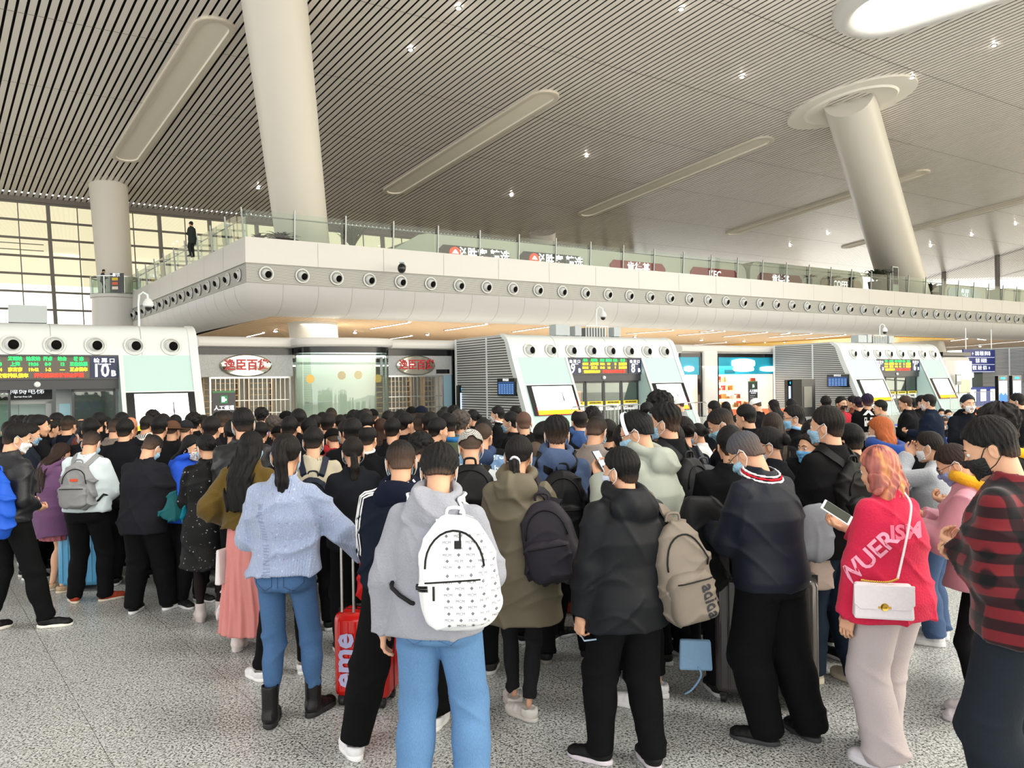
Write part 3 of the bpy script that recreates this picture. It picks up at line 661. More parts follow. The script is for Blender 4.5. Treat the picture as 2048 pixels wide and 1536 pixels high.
# interior
m = MB(); m.box(0, xj, 4.5, 4.6, 0, 3.3); m.box(0, .1, .3, 4.5, 0, 3.3); m.build('inner_wall', mat('shop_wall', 'cfc7b6', .6), sh)
m = MB(); m.box(0, xj, .3, 4.6, 2.9, 3.0); m.build('inner_ceiling', M_intg, sh)
for i, (a, b) in enumerate(((.6, 2.0), (2.4, 3.4), (xb1 + .6, xb1 + 2.4), (xb1 + 3.0, xb1 + 4.6))):
    m = MB(); a_, b_ = a, b
    for q in range(9): m.box(a_, b_, 2.2, 2.6, .25 + .24 * q, .28 + .24 * q)
    m.box(a_, a_ + .04, 2.2, 2.6, 0, 2.4); m.box(b_ - .04, b_, 2.2, 2.6, 0, 2.4); m.build('shelf_unit', mat('shelf_wood', 'c9ab84', .5), sh)
def grille(a, b, name='roller_grille'):
    m = MB(); n_ = int((b - a) / .17)
    for i in range(n_ + 1): x = a + (b - a) * i / n_; m.box(x - .012, x + .012, .14, .17, 0, 2.36)
    for z in (.5, 1.0, 1.5): m.box(a, b, .13, .16, z, z + .03)
    m.box(a - .06, a, .1, .2, 0, 2.42); m.box(b, b + .06, .1, .2, 0, 2.42); m.box(a, b, .1, .2, 2.36, 2.43); return m.build(name, M_steel, sh)
grille(.45, xb0 - .15); grille(xb1 + .1, xj - .7)
MB().box(xj - .66, xj - .24, .1, .2, 0, 2.42).build('blue_grey_panel', mat('blue_grey_panel', '8fb0bf', .4), sh)
for x, mt in ((.55, 'interior_fill_light'),): MB().box(1, xj - 1, 1.0, 1.5, 2.85, 2.9).build('inner_fill_light', M_fill, sh)  # glowing strip added out of view to light the store's inside
# curved glass display
bay = [(xb0, 0), (xb0 + .05, -.9), (sx_(640) , -1.35), (sx_(700), -1.5), (xb1 - .6, -1.35), (xb1 - .05, -.9), (xb1, 0)]
def smooth_poly(P, it=2):
    for _ in range(it):
        Q = [P[0]]
        for a, b in zip(P[:-1], P[1:]): Q += [(a[0] * .75 + b[0] * .25, a[1] * .75 + b[1] * .25), (a[0] * .25 + b[0] * .75, a[1] * .25 + b[1] * .75)]
        P = Q + [P[-1]]
    return P
bp = smooth_poly(bay); cx = (xb0 + xb1) / 2
def bayring(off, z0, z1):
    P = [((x - cx) * (1 + off / 2) + cx, y - off * (1 if y < -.01 else 0)) for x, y in bp]; return MB().extr(P, z0, z1, 'Z')
bayring(.0, 3.33, 3.56).build('display_head', M_black, sh, smooth=True)
bayring(.02, .0, .25).build('display_plinth', M_black, sh, smooth=True)
bayring(.15, 3.56, 3.92).build('display_roof', M_white, sh, smooth=True, bevel=.1)
m = MB(); vs = [(x, y, z) for z in (.25, 3.33) for x, y in bp]; n_ = len(bp); m.add(vs, [(i, i + 1, n_ + i + 1, n_ + i) for i in range(n_ - 1)]); m.build('display_glass', glassmat('display_glass', 'e2ece6', .2), sh, smooth=True)
MB().box(xb0 + .2, xb1 - .2, .3, .4, 0, 3.3).build('display_back', mat('display_green', 'c6cdc0', .5), sh)
MB().box(xb0 + .2, xb1 - .2, -.7, .3, 3.2, 3.25).build('display_lamp', emi('display_lamp', 'f2fff6', 3), sh)
MB().box(xb0 + .4, xb0 + 1.5, -.6, -.1, 1.35, 1.4).build('display_table', M_white, sh)
for i, (px, py) in enumerate(((617, 758), (680, 751), (713, 750), (752, 757))):
    x, z = on_w(px, py, WS - 1.15 if 640 < px < 740 else WS - .9); x -= s0
    m = MB(); m.lathe([(0, 0), (.17, 0), (.17, .015)], 20, axis='Y'); m.build('gold_disc', mat('gold_sticker', 'd9b45a', .5), sh, loc=(x, (-1.35 if 640 < px < 740 else -1.1), z))
# bright shop with teal sign
s1 = on_w(1362, 700, WS)[0]
def tx(px): return on_w(px, 700, WS)[0] - s1
s2 = empty('shop_front', gl(s1, WS, 0), ROTU, 'brightly lit shop with a teal sign band between gates 8B and 6B', 'shop')
XE = tx(1578); xa, xb, xc, xd = tx(1404), tx(1433), tx(1438), tx(1558)
m = MB(); m.extr(BUL + [(5, 4.0), (5, 3.5)], 0, XE - .3); m.build('roof_edge', M_white, s2, smooth=True)
for a, b in ((xa, xb), (xd + .1, XE)):
    m = MB(); m.extr([(-.1, 0), (-.12, 3.5), (-.08, 3.8), (.05, 3.94), (.3, 3.98), (1.5 if a < 5 else 5, 4.0), (1.5 if a < 5 else 5, 0)], a, b); m.build('pier', M_white, s2, smooth=True, bevel=.1)
m = MB(); m.box(0, xa, .02, .2, 3.3, 3.52); m.box(xb, xd + .1, .02, .2, 3.3, 3.52); m.box(xb, xb + .18, .02, .2, 0, 3.5); m.box(xd - .35, xd + .1, .02, .2, 0, 3.5); m.box(xa - .18, xa, .02, .2, 0, 3.5); m.build('black_frame', M_black, s2)
tl = mat('sign_teal', '1d9cb8', .35)
for a, b in ((0, xa - .18), (xb + .18, xd - .35)): MB().box(a, b, .05, .2, 2.32, 3.3).build('teal_sign', tl, s2)
for px, z, w_, h_ in ((1487, 2.95, 1.9, .52), (1487, 2.62, 1.7, .3), (1540, 2.62, 1.7, .3), (1378, 2.65, .7, .3)):
    m = MB(); m.lathe([(0, -.03), (.5, -.03), (.5, .02)], 20, axis='Y'); m.v = [(max(-.42, min(.42, v[0])) / .84 * w_, v[1], v[2] * h_) for v in m.v]; m.build('glowing_letters', emi('glow_white', 'fdffff', 3), s2, loc=(tx(px), .02, z))
m = MB(); m.box(xb + .7, xb + 1.5, .02, .05, 2.4, 2.58); m.build('small_plate', mat('plate_teal', '0e6375', .4), s2)
m = MB(); m.box(0, XE - .4, 4.3, 4.4, 0, 3.2); m.box(0, .1, .2, 4.3, 0, 3.2); m.build('inner_wall', emi('glow_wall', 'fff3e0', 1.0), s2)  # walls glow by themselves, standing in for the shop light on them
MB().box(0, XE, .2, 4.4, 2.9, 2.95).build('inner_ceiling', emi('glow_ceiling', 'fff6ea', 1.6), s2)  # ceiling given a glow of its own in the same way
rr = random.Random(5)
for r in range(4):
    for sgn, (a, b) in enumerate(((.1, xa - .3), (xb + .3, xd - .9))):
        m = MB(); z = .35 + .5 * r; m.box(a, b, 1.5 + .5 * r, 2.0 + .5 * r, z, z + .03)
        sf = m.build('display_shelf', mat('shelf_pale', 'e8d6b8', .5), s2)
        for ci, c in enumerate(('e8902c', 'd8362a', 'f0d9a8', 'c98a4a', 'f4efe2')):
            g = MB()
            for _ in range(int((b - a) * 2.2)):
                x = a + rr.random() * (b - a - .3); g.box(x, x + .14 + .14 * rr.random(), 1.55 + .5 * r, 1.8 + .5 * r, z + .03, z + .14 + .25 * rr.random())
            g.build('packaged_goods', mat('goods_' + c, c, .5), sf)['kind'] = 'stuff'
for px, c in ((1386, 'c8201c'), (1377, '3a3436'), (1530, 'd84a2c')):
    m = MB(); x = tx(px); m.hexa([(x - .3, .9, 1.2), (x + .3, .9, 1.2), (x + .3, 1.0, 1.2), (x - .3, 1.0, 1.2), (x - .18, .9, 2.1), (x + .18, .9, 2.1), (x + .18, 1.0, 2.1), (x - .18, 1.0, 2.1)]); m.build('hanging_garment', mat('garment_' + c, c, .7), s2)
ld = bpy.data.lights.new('shop_light', 'AREA'); ld.size = 5; ld.energy = 260; ld.color = (1, .93, .82); lo = bpy.data.objects.new('shop_light', ld); COL.objects.link(lo); lo.location = gl(s1 + 3.5, WS + 1.6, 2.8)
# ---- free-standing signs and screens
def stand_sign(p, label, k=1):
    root = empty('standing_sign', p, ROTU, label, 'sign')
    MB().box(-.36, .36, -.03, .03, .15, 1.92).build('board', mat('sign_charcoal', '3c3a3e', .4), root)
    MB().box(-.36, .36, -.035, .035, 1.86, 1.92).build('green_strip', mat('green_strip', '3f7a4a', .5), root)
    MB().box(-.3, .3, -.2, .2, 0, .15).build('base', M_dark, root)
    pc = MB().box(-.11, .11, -.045, -.03, 1.52, 1.77).build('pictogram', mat('sign_green', '2f8f5a', .5), root)
    MB().box(-.07, .02, -.05, -.045, 1.56, 1.73).box(.03, .08, -.05, -.045, 1.6, 1.66).build('running_figure', M_signw, pc)
    text('人工通道', .16, M_signw, root, (0, -.045, 1.36), bold=.003); text('Manual Channel', .065, M_signw, root, (0, -.045, 1.24))
    for i in range(4): MB().box(-.28, -.28 + (.4, .3, .45, .35)[i], -.04, -.03, 1.08 - .11 * i, 1.11 - .11 * i).build('fine_print', mat('sign_grey2', 'b9b9bb', .6), root)
stand_sign(at(449, 900, 26.0) * 1 - Vector((0, 0, at(449, 900, 26.0).z)), 'black standing sign with green exit symbol before the closed store')
q = at(1506, 800, 45.2); q.z = 0; stand_sign(q, 'black standing sign with green exit symbol before the bright shop')
def totem(px, d, label, w_=.95, h_=1.95, look=0):
    q = at(px, 800, d); q.z = 0; root = empty('advert_screen', q, ROTU + look, label, 'screen')
    MB().box(-w_ / 2, w_ / 2, -.1, .1, 0, h_).build('case', M_black, root)
    MB().box(-w_ / 2 + .08, w_ / 2 - .08, -.11, -.1, .35, h_ - .32).build('picture', emi('picture_pale_blue', 'b9ccf6', 1.1), root)
    m = MB(); m.add([(-w_ / 2 + .08, -.112, .35), (w_ / 2 - .08, -.112, .35), (w_ / 2 - .08, -.112, .75), (w_ / 2 - .3, -.112, .95), (0, -.112, .8), (-w_ / 4, -.112, .98), (-w_ / 2 + .08, -.112, .8)], [tuple(range(7))]); m.build('blue_wave', emi('wave_blue', '2a6ae0', 1.0), root)
    text('乘车信息', .15, M_cyan, root, (0, -.105, h_ - .16), bold=.003); text('D\nlife', .14, M_signw, root, (0, -.115, 1.25), name='picture_lettering')
totem(932, 35.3, 'tall advert screen between the closed store and gate 8B', .85)
totem(1584, 43.0, 'tall advert screen left of gate 6B, right of the bright shop')
totem(2003, 50, 'left one of two tall advert screens side by side at the right edge', 1.15, 2.0)
totem(2031, 51.0, 'right one of two tall advert screens side by side at the right edge', 1.15, 2.0)
q = at(1611, 800, 42.6); q.z = 0; vm = empty('vending_machine', q, ROTU, 'black vending machine right of the tall advert screen by gate 6B', 'vending machine')
MB().box(-.55, .55, -.2, .5, 0, 1.98).build('case', M_black, vm); MB().box(-.4, .25, -.22, -.2, .5, 1.6).build('window', mat('vm_window', '6b6a62', .2), vm)
# right end: white kiosk with map, blue direction board, information counter
q = at(1925, 800, 53); q.z = 0; kk = empty('kiosk', q, ROTU, 'white rounded kiosk with a tall lit map, right of gate 6B', 'kiosk')
MB().box(-2.3, 1.2, 0, 2.5, 0, 3.35).build('body', M_white, kk, bevel=.3); MB().box(-2.2, 1.25, .05, 2.5, 3.36, 3.6).build('black_cap', M_black, kk)
MB().box(-.75, 1.1, -.06, .0, .5, 3.0).build('map_panel', emi('map_glow', 'f4faf2', 1.3), kk)
MB().box(-.4, .9, -.08, -.06, .9, 1.8).build('map_yellow', emi('map_yellow', 'f2e98a', 1.2), kk); MB().box(-.5, 1.0, -.075, -.065, 2.3, 2.9).build('map_blue', emi('map_blue', 'cfe9f2', 1.2), kk)
q = at(1917, 770, 52); q.z = 0; nb = empty('notice_stand', q, ROTU, 'small grey notice frame on a post in front of the white kiosk', 'sign')
MB().box(-.3, .3, -.04, .04, 1.45, 2.15).build('frame', M_grey, nb); MB().box(-.2, .2, -.05, -.04, 1.7, 2.05).build('sheet', M_signw, nb); MB().tube([(0, 0, 0), (0, 0, 1.45)], .05, 8).build('post', M_steel, nb, smooth=True); MB().lathe([(0, 0), (.25, 0), (.25, .03), (0, .05)], 16).build('base', M_steel, nb)
q = at(1967, 735, 56); bs = empty('direction_board', (q.x, q.y, 0), ROTU, 'blue hanging direction board with white lettering and arrows at the right', 'sign')
z0, z1 = at(1967, 745, 56).z, at(1967, 699, 56).z; MB().box(-2.6, 1.6, 0, .1, z0, z1).build('board', mat('board_blue', '1c2c78', .4), bs)
for i, t in enumerate(('←  出站 地铁 停车场', '售票  问讯处', '餐饮  商业  候车  →')):
    text(t, .34, M_signw, bs, (-.3, -.01, z1 - .3 - .5 * i), wide=.8)
    MB().box(-2.5, 1.5, -.01, 0, z1 - .56 - .5 * i, z1 - .54 - .5 * i).build('dividing_line', M_signw, bs)
MB().tube([(-2.2, .05, z1), (-2.2, .05, 5.3)], .03, 6).tube([(1.2, .05, z1), (1.2, .05, 5.3)], .03, 6).build('hangers', M_steel, bs)
q = at(1972, 800, 54.5); ct = empty('information_counter', (q.x, q.y, 0), ROTU, 'blue information counter with white sheets under the direction board', 'counter')
MB().box(-2.4, 2.0, 0, .8, 0, 1.25).build('desk', mat('counter_blue', '1b3a9a', .4), ct); MB().box(-2.4, 2.0, 1.2, 1.3, 0, 3.4).build('back_panel', mat('counter_dark', '4f5a50', .3), ct)
for i in range(3): MB().box(-2.0 + 1.3 * i, -1.3 + 1.3 * i, -.02, 0, .3, 1.1).build('white_sheet', M_signw, ct)
m = MB(); m.box(-.7, .7, 1.15, 1.2, 1.9, 2.4); m.build('lit_flash', emi('flash_white', 'e6f0ff', 1.4), ct)
# golden light on the soffit, put into slat colour and a faint glow
q0, q1 = zplane(1880, 705, 5.25), zplane(1985, 672, 5.25)
gp = empty('golden_light_patch', gl(58, 11, 5.22), ROTU, 'painted golden light on the soffit, glowing slats right of the leaning column', 'painted light')
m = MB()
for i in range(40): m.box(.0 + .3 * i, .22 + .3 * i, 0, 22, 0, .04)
m.build('golden_light_slats', mat('golden_light_slats', 'd8b04a', .25, metal=.6, emis='e0b84a', es=.35), gp)
# back of the waiting hall under the balcony
struct(MB().box(0, 110, 0, .3, 0, 5.4).build('wall_back', mat('back_wall', 'b8ab98', .6), None, loc=gl(-2 + 9.2, 60, 0), rz=ROTU))
# barriers before the gates
def barrier(s_, w_, L, label):
    root = empty('barrier', gl(s_, w_, 0), ROTU, label, 'barrier', 'steel barriers before the gates')
    m = MB(); m.tube([(0, 0, 0), (0, 0, 1.02), (.06, 0, 1.08), (L - .06, 0, 1.08), (L, 0, 1.02), (L, 0, 0)], .022, 8); m.build('frame', M_steel, root, smooth=True)
    m = MB()
    for i in range(1, int(L / .16)): m.tube([(i * .16, 0, .12), (i * .16, 0, 1.08)], .008, 6)
    m.tube([(0, 0, .12), (L, 0, .12)], .012, 6); m.build('bars', M_steel, root)
for i, (s_, w_, where) in enumerate(((18.3, -2.2, 'left end of gate 8B'), (20.6, -2.2, 'door of gate 8B'), (23.4, -2.2, 'right screen of gate 8B'), (39.5, -2.0, 'left screen of gate 6B'), (45.2, -2.0, 'right screen of gate 6B'), (47.8, -2.0, 'space right of gate 6B'))): barrier(s_, w_, 2.1, 'steel crowd barrier before the ' + where)

# ================================================================ upper floor: restaurants, plants
WR = 18.6
M_rest = mat('restaurant_wall', 'c3c8ba', .5)
def rbox(pa, pb, ya, label, zt=None, lean=0):
    sa_, z_ = on_w((pa + pb) / 2, ya, WR); a = on_w(pa, ya, WR)[0]; b = on_w(pb, ya, WR)[0]
    root = empty('restaurant_unit', gl(a, WR, 8.46), ROTU, label, 'restaurant'); L = b - a; H = z_ - 8.46; r = .9
    P = [(lean, 0)] + [(lean * .3 + r - r * math.cos(PI / 2 * i / 6), H - r + r * math.sin(PI / 2 * i / 6)) for i in range(7)] + [(L - r + r * math.sin(PI / 2 * i / 6), H - r + r * math.cos(PI / 2 * i / 6)) for i in range(7)] + [(L, 0)]
    MB().extr([(x, z) for x, z in P], 0, 6, 'Y').build('shell', M_rest, root, smooth=True); return root, a
ru, ra = rbox(836, 1492, 497, 'long pale restaurant block behind the balcony rail with black and red signs')
rv, rb_ = rbox(1500, 1726, 533, 'second pale restaurant block with a brown sign, left of the right column')
rw, rc_ = rbox(1890, 1978, 572, 'small pale rounded restaurant block with a lit sign, right of the right column')
rx, rd_ = rbox(2008, 2100, 580, 'pale rounded restaurant block at the right edge of the upper floor')
def rsign(root, a0, pa, pb, yt, yb, col, txt, tcol='signw', logo=False):
    xa_, z1 = on_w(pa, yt, WR); xb_, z1b = on_w(pb, yb - (yb - yt), WR); _, z0 = on_w((pa + pb) / 2, yb, WR); zt = on_w((pa + pb) / 2, (yt + yb) / 2 - (yb - yt) * .22, WR)[1]
    xa_ -= a0; xb_ -= a0; zt -= 8.46; zb = zt - 1.15; r = .35; L = xb_ - xa_
    P = [(0, zb), (0, zt - r), (r, zt), (L - r, zt), (L, zt - r), (L, zb)]
    m = MB().extr(P, -.08, 0, 'Y'); o = m.build('sign_board', mat('rsign_' + col, col, .4), root, loc=(xa_, 0, 0))
    cx_ = L * .62 if logo else L / 2
    if txt: text(txt, .85, M_signw, o, (cx_, -.1, zt - .52), bold=.02, wide=.9)
    if logo:
        m = MB(); m.lathe([(0, -.12), (.40, -.12), (.42, -.08)], 20, axis='Y'); lg = m.build('red_logo', emi('logo_red', 'f03a20', 1.6), o, loc=(L * .22, 0, zt - .5))
        m = MB(); m.add([(-.25, -.13, -.02), (.25, -.13, -.02), (.08, -.13, .2), (0, -.13, .26), (-.08, -.13, .2)], [tuple(range(5))]); m.build('white_roof_mark', M_signw, lg)
rsign(ru, ra, 876, 1018, 487, 515, '17181a', '必胜客 精选', logo=True)
rsign(ru, ra, 1038, 1165, 500, 527, '1b1c1e', '必胜客 精选', logo=True)
rsign(ru, ra, 1219, 1329, 517, 541, '8e1f2b', '肯德基')
rsign(ru, ra, 1380, 1474, 532, 551, '8e1f2b', 'KFC')
rsign(rv, rb_, 1515, 1602, 544, 560, '7b3a38', '肯德基')
rsign(rv, rb_, 1641, 1722, 555, 568, '8a7350', 'COFFEE')
rsign(rw, rc_, 1895, 1960, 574, 586, 'a9c4cc', '餐厅')
q = at(800, 478, 46); wd = empty('glass_screen', (q.x, q.y, 8.46), ROTU, 'grey-green sloping glass screen left of the restaurant block', 'screen')
MB().hexa([(-2.6, 0, 0), (2.2, 0, 0), (2.2, .1, 0), (-2.6, .1, 0), (1.2, 0, 2.3), (2.2, 0, 2.5), (2.2, .1, 2.5), (1.2, .1, 2.3)]).build('panel', mat('screen_green', '9fa898', .3), wd)
def leafy(p, label, h, spread, n, pot=(.3, .5), seed=1, arch=1.0, wl_=.05, name='potted_plant', leafc='2f3a24'):
    rg = random.Random(seed); root = empty(name, p, rg.random() * 6, label, 'plant')
    m = MB(); m.lathe([(0, 0), (pot[0] * .7, 0), (pot[0], pot[1]), (pot[0] * .9, pot[1]), (0, pot[1] - .05)], 16); m.build('pot', mat('pot_dark', '3a3834', .6), root, smooth=True)
    m = MB()
    for i in range(n):
        a = rg.random() * 2 * PI; L = h * (.6 + .5 * rg.random()); sp = spread * (.3 + .8 * rg.random()); pts = []
        for k in range(7):
            t = k / 6; r = sp * t ** 1.2; z = pot[1] + L * (t - arch * .55 * t * t * t) ; pts.append(Vector((math.cos(a) * r, math.sin(a) * r, z)))
        sd = Vector((-math.sin(a), math.cos(a), 0)); vs = []
        for k, q_ in enumerate(pts):
            w_ = wl_ * math.sin(PI * (k + .5) / 7.2); vs += [q_ - sd * w_, q_ + Vector((0, 0, .012)), q_ + sd * w_]
        m.add(vs, [(3 * k + j, 3 * k + j + 1, 3 * k + j + 4, 3 * k + j + 3) for k in range(6) for j in range(2)])
    m.build('leaves', mat('leaf_' + leafc, leafc, .5, var=.3, scale=5), root)
q = gl(9.16 + 1.8, 9.9, 8.46); leafy(q, 'low dark planter of spiky leaves at the balcony corner', .55, .9, 60, (.8, .25), 3, name='planter')
q = at(520, 476, 36.6); q.z = 8.46; leafy(q, 'low spiky plant left of the big middle column', .5, .6, 40, (.6, .25), 4, name='planter')
q = at(706, 490, 41.5); q.z = 8.46; leafy(q, 'tall leafy shrub in a pot behind the rail, right of the middle column', 1.5, .9, 80, (.4, .6), 5, .3, .06, leafc='5c6a52')
q = at(1750, 560, 62.3); q.z = 8.46; leafy(q, 'palm in a dark pot just left of the right leaning column', 1.7, 1.6, 46, (.55, 1.0), 6, 1.1, .09)
q = at(1860, 570, 75); q.z = 8.46; leafy(q, 'leafy bush in a grey pot just right of the right column', 1.2, 1.0, 60, (.8, 1.4), 7, .6, .12)
for i, (px, d_) in enumerate(((1619, 62), (1663, 63), (1700, 64))): q = at(px, 545, d_); q.z = 8.46; leafy(q, 'fern on a stand behind the balcony rail, %s of three left of the palm' % ('leftmost', 'middle', 'rightmost')[i], .5, .8, 36, (.2, 1.3), 20 + i, 1.2, .08, name='fern')
q = at(1789, 560, 62.6); lb = empty('light_box', (q.x, q.y, 8.46), ROTU, 'narrow grey pillar sign standing by the right leaning column', 'sign')
MB().box(-.4, .4, -.1, .1, 0, 2.2).build('case', M_grey, lb); MB().box(-.3, .3, -.12, -.1, .8, 2.1).build('face', M_intd, lb)
# rows of seats in the waiting area at the right
def seat_row(p, n, rz, col, label):
    root = empty('seat_row', p, rz, label, 'seat row')
    m = MB(); m.box(0, n * .56, .0, .08, .34, .40); m.box(.2, .26, -.2, .25, 0, .36); m.box(n * .56 - .26, n * .56 - .2, -.2, .25, 0, .36); m.build('beam', M_steel, root)
    for i in range(n):
        MB().hexa([(i * .56 + .02, -.25, .42), (i * .56 + .52, -.25, .42), (i * .56 + .52, .2, .38), (i * .56 + .02, .2, .38), (i * .56 + .02, -.25, .47), (i * .56 + .52, -.25, .47), (i * .56 + .52, .2, .43), (i * .56 + .02, .2, .43)]).build('seat', col, root, bevel=.01)
        MB().hexa([(i * .56 + .02, .2, .45), (i * .56 + .52, .2, .45), (i * .56 + .52, .25, .45), (i * .56 + .02, .25, .45), (i * .56 + .02, .32, .95), (i * .56 + .52, .32, .95), (i * .56 + .52, .36, .95), (i * .56 + .02, .36, .95)]).build('backrest', col, root, bevel=.01)
M_sb = mat('seat_blue', '2b55a8', .35); M_so = mat('seat_orange', 'd8602a', .4)
for i, (px, py, n_, c, t) in enumerate(((1795, 990, 5, M_sb, 'blue row of waiting seats nearest, behind the woman with the neck pillow'), (1905, 920, 5, M_sb, 'blue row of waiting seats in the middle of the seated crowd'), (1725, 935, 4, M_sb, 'blue row of waiting seats left of the seated crowd'), (1958, 872, 6, M_so, 'orange row of seats far back at the right'), (1470, 872, 4, M_so, 'orange row of seats before the bright shop'))):
    q = ground(px, py); seat_row(q, n_, ROTU * .2, c, t)

for o in NZ: bpy.data.objects.remove(o)
# ================================================================ implicit-surface modelling (figures, bags)
f32 = np.float32
def V3(*a): return np.array(a, dtype=f32)
def cap(P, a, b, ra, rb):
    a = np.asarray(a, f32); b = np.asarray(b, f32); ab = b - a; t = np.clip(((P - a) @ ab) / max(float(ab @ ab), 1e-9), 0, 1)
    return np.linalg.norm(P - a - t[:, None] * ab, axis=1) - (ra + (rb - ra) * t)
def ell(P, c, r, R=None):
    q = P - np.asarray(c, f32)
    if R is not None: q = q @ R
    r = np.asarray(r, f32); k0 = np.linalg.norm(q / r, axis=1); k1 = np.linalg.norm(q / (r * r), axis=1) + 1e-9
    return k0 * (k0 - 1) / k1
def smin(a, b, k):
    h = np.maximum(k - np.abs(a - b), 0) / k; return np.minimum(a, b) - h * h * k * .25
def smax(a, b, k): return -smin(-a, -b, k)
def torus(P, c, R, r, sx=1, sy=1, tilt=0):
    q = P - np.asarray(c, f32)
    if tilt:
        cs, sn = math.cos(tilt), math.sin(tilt); q = np.stack([q[:, 0], q[:, 1] * cs + q[:, 2] * sn, -q[:, 1] * sn + q[:, 2] * cs], 1)
    rho = np.sqrt((q[:, 0] / sx) ** 2 + (q[:, 1] / sy) ** 2); return np.sqrt((rho - R) ** 2 + q[:, 2] ** 2) - r
def rbox3(P, c, h, r, R=None):
    q = P - np.asarray(c, f32)
    if R is not None: q = q @ R
    q = np.abs(q) - (np.asarray(h, f32) - r); return np.linalg.norm(np.maximum(q, 0), axis=1) + np.minimum(q.max(1), 0) - r
def prof(P, zs, A, B, Y, X=None):
    z = P[:, 2]; a = np.interp(z, zs, A).astype(f32); b = np.interp(z, zs, B).astype(f32); y = np.interp(z, zs, Y).astype(f32)
    x = P[:, 0] - (np.interp(z, zs, X).astype(f32) if X is not None else 0)
    e = np.sqrt((x / a) ** 2 + ((P[:, 1] - y) / b) ** 2); return (e - 1) * np.minimum(a, b)
EDG = [(0, 1), (2, 3), (4, 5), (6, 7), (0, 2), (1, 3), (4, 6), (5, 7), (0, 4), (1, 5), (2, 6), (3, 7)]
def nets(fn, lo, hi, h):
    lo = np.array(lo, float) - h; B = 4; n = [int(math.ceil((hi[i] + h - lo[i]) / h / B)) for i in range(3)]
    # coarse pass
    g = [lo[i] + (np.arange(n[i]) + .5) * B * h for i in range(3)]
    C = np.stack(np.meshgrid(*g, indexing='ij'), -1).reshape(-1, 3).astype(f32)
    fc = fn(C).reshape(n)
    act = np.abs(fc) < B * h * 1.25 + .012
    N = [k * B for k in n]
    A = np.repeat(np.repeat(np.repeat(act, B, 0), B, 1), B, 2)
    Fg = np.repeat(np.repeat(np.repeat(np.sign(fc).astype(f32), B, 0), B, 1), B, 2)
    idx = np.argwhere(A); P = (lo + (idx + .5) * h).astype(f32)
    Fg[A] = fn(P)
    s = Fg < 0
    c = [s[i:N[0] - 1 + i, j:N[1] - 1 + j, k:N[2] - 1 + k] for i in (0, 1) for j in (0, 1) for k in (0, 1)]
    tot = sum(x.astype(np.int8) for x in c); am = (tot > 0) & (tot < 8); ci = np.argwhere(am)
    off = np.array([(i, j, k) for i in (0, 1) for j in (0, 1) for k in (0, 1)])
    vals = np.stack([Fg[ci[:, 0] + o[0], ci[:, 1] + o[1], ci[:, 2] + o[2]] for o in off], 1)
    acc = np.zeros((len(ci), 3)); cnt = np.zeros(len(ci))
    for a, b in EDG:
        fa, fb = vals[:, a], vals[:, b]; m = (fa < 0) != (fb < 0); t = np.where(m, fa / np.where(m, fa - fb, 1), 0)
        p = off[a] + t[:, None] * (off[b] - off[a]); acc += p * m[:, None]; cnt += m
    V = lo + (ci + acc / cnt[:, None] + .5) * h
    vid = -np.ones(am.shape, int); vid[am] = np.arange(len(ci)); Fs = []
    for ax in range(3):
        o1, o2 = (ax + 1) % 3, (ax + 2) % 3
        sl0 = [slice(None)] * 3; sl1 = [slice(None)] * 3; sl0[ax] = slice(0, -1); sl1[ax] = slice(1, None)
        a, b = s[tuple(sl0)], s[tuple(sl1)]; e = np.argwhere(a != b)
        ok = (e[:, o1] > 0) & (e[:, o2] > 0) & (e[:, o1] < am.shape[o1]) & (e[:, o2] < am.shape[o2]) & (e[:, ax] < am.shape[ax]); e = e[ok]
        flip = a[e[:, 0], e[:, 1], e[:, 2]]
        def g_(d1, d2): q = e.copy(); q[:, o1] -= d1; q[:, o2] -= d2; return vid[q[:, 0], q[:, 1], q[:, 2]]
        Q = np.stack([g_(1, 1), g_(0, 1), g_(0, 0), g_(1, 0)], 1); Q[~flip] = Q[~flip][:, ::-1]; Q = Q[(Q >= 0).all(1)]; Fs.append(Q)
    return V, np.concatenate(Fs)
def mesh_np(name, parts, mats, smooth=True):
    """parts: list of (verts, faces, material index)"""
    me = bpy.data.meshes.new(name); vs = np.concatenate([p[0] for p in parts]); o = 0; fl = []; mi = []
    for v, f, m in parts:
        fl.append(np.asarray(f) + o); mi += [m] * len(f); o += len(v)
    q = np.concatenate(fl); nF = len(q)
    me.vertices.add(len(vs)); me.vertices.foreach_set('co', vs.astype(f32).ravel())
    me.loops.add(nF * 4); me.loops.foreach_set('vertex_index', q.astype(np.int32).ravel())
    me.polygons.add(nF); me.polygons.foreach_set('loop_start', np.arange(nF, dtype=np.int32) * 4); me.polygons.foreach_set('loop_total', np.full(nF, 4, np.int32))
    me.polygons.foreach_set('use_smooth', [True] * nF)
    for m in mats: me.materials.append(m)
    me.polygons.foreach_set('material_index', np.array(mi, np.int32)); me.update(calc_edges=True); return me
def link(name, me, parent=None, mw=None):
    o = bpy.data.objects.new(name, me); COL.objects.link(o)
    if parent: o.parent = parent
    if mw is not None: o.matrix_world = mw
    return o
def rotm(yaw=0, pitch=0, roll=0):      # head: yaw about z, bow (pitch, positive = looking down), roll
    return np.array(Matrix.Rotation(yaw, 3, 'Z') @ Matrix.Rotation(-pitch, 3, 'X') @ Matrix.Rotation(roll, 3, 'Y'), dtype=f32)

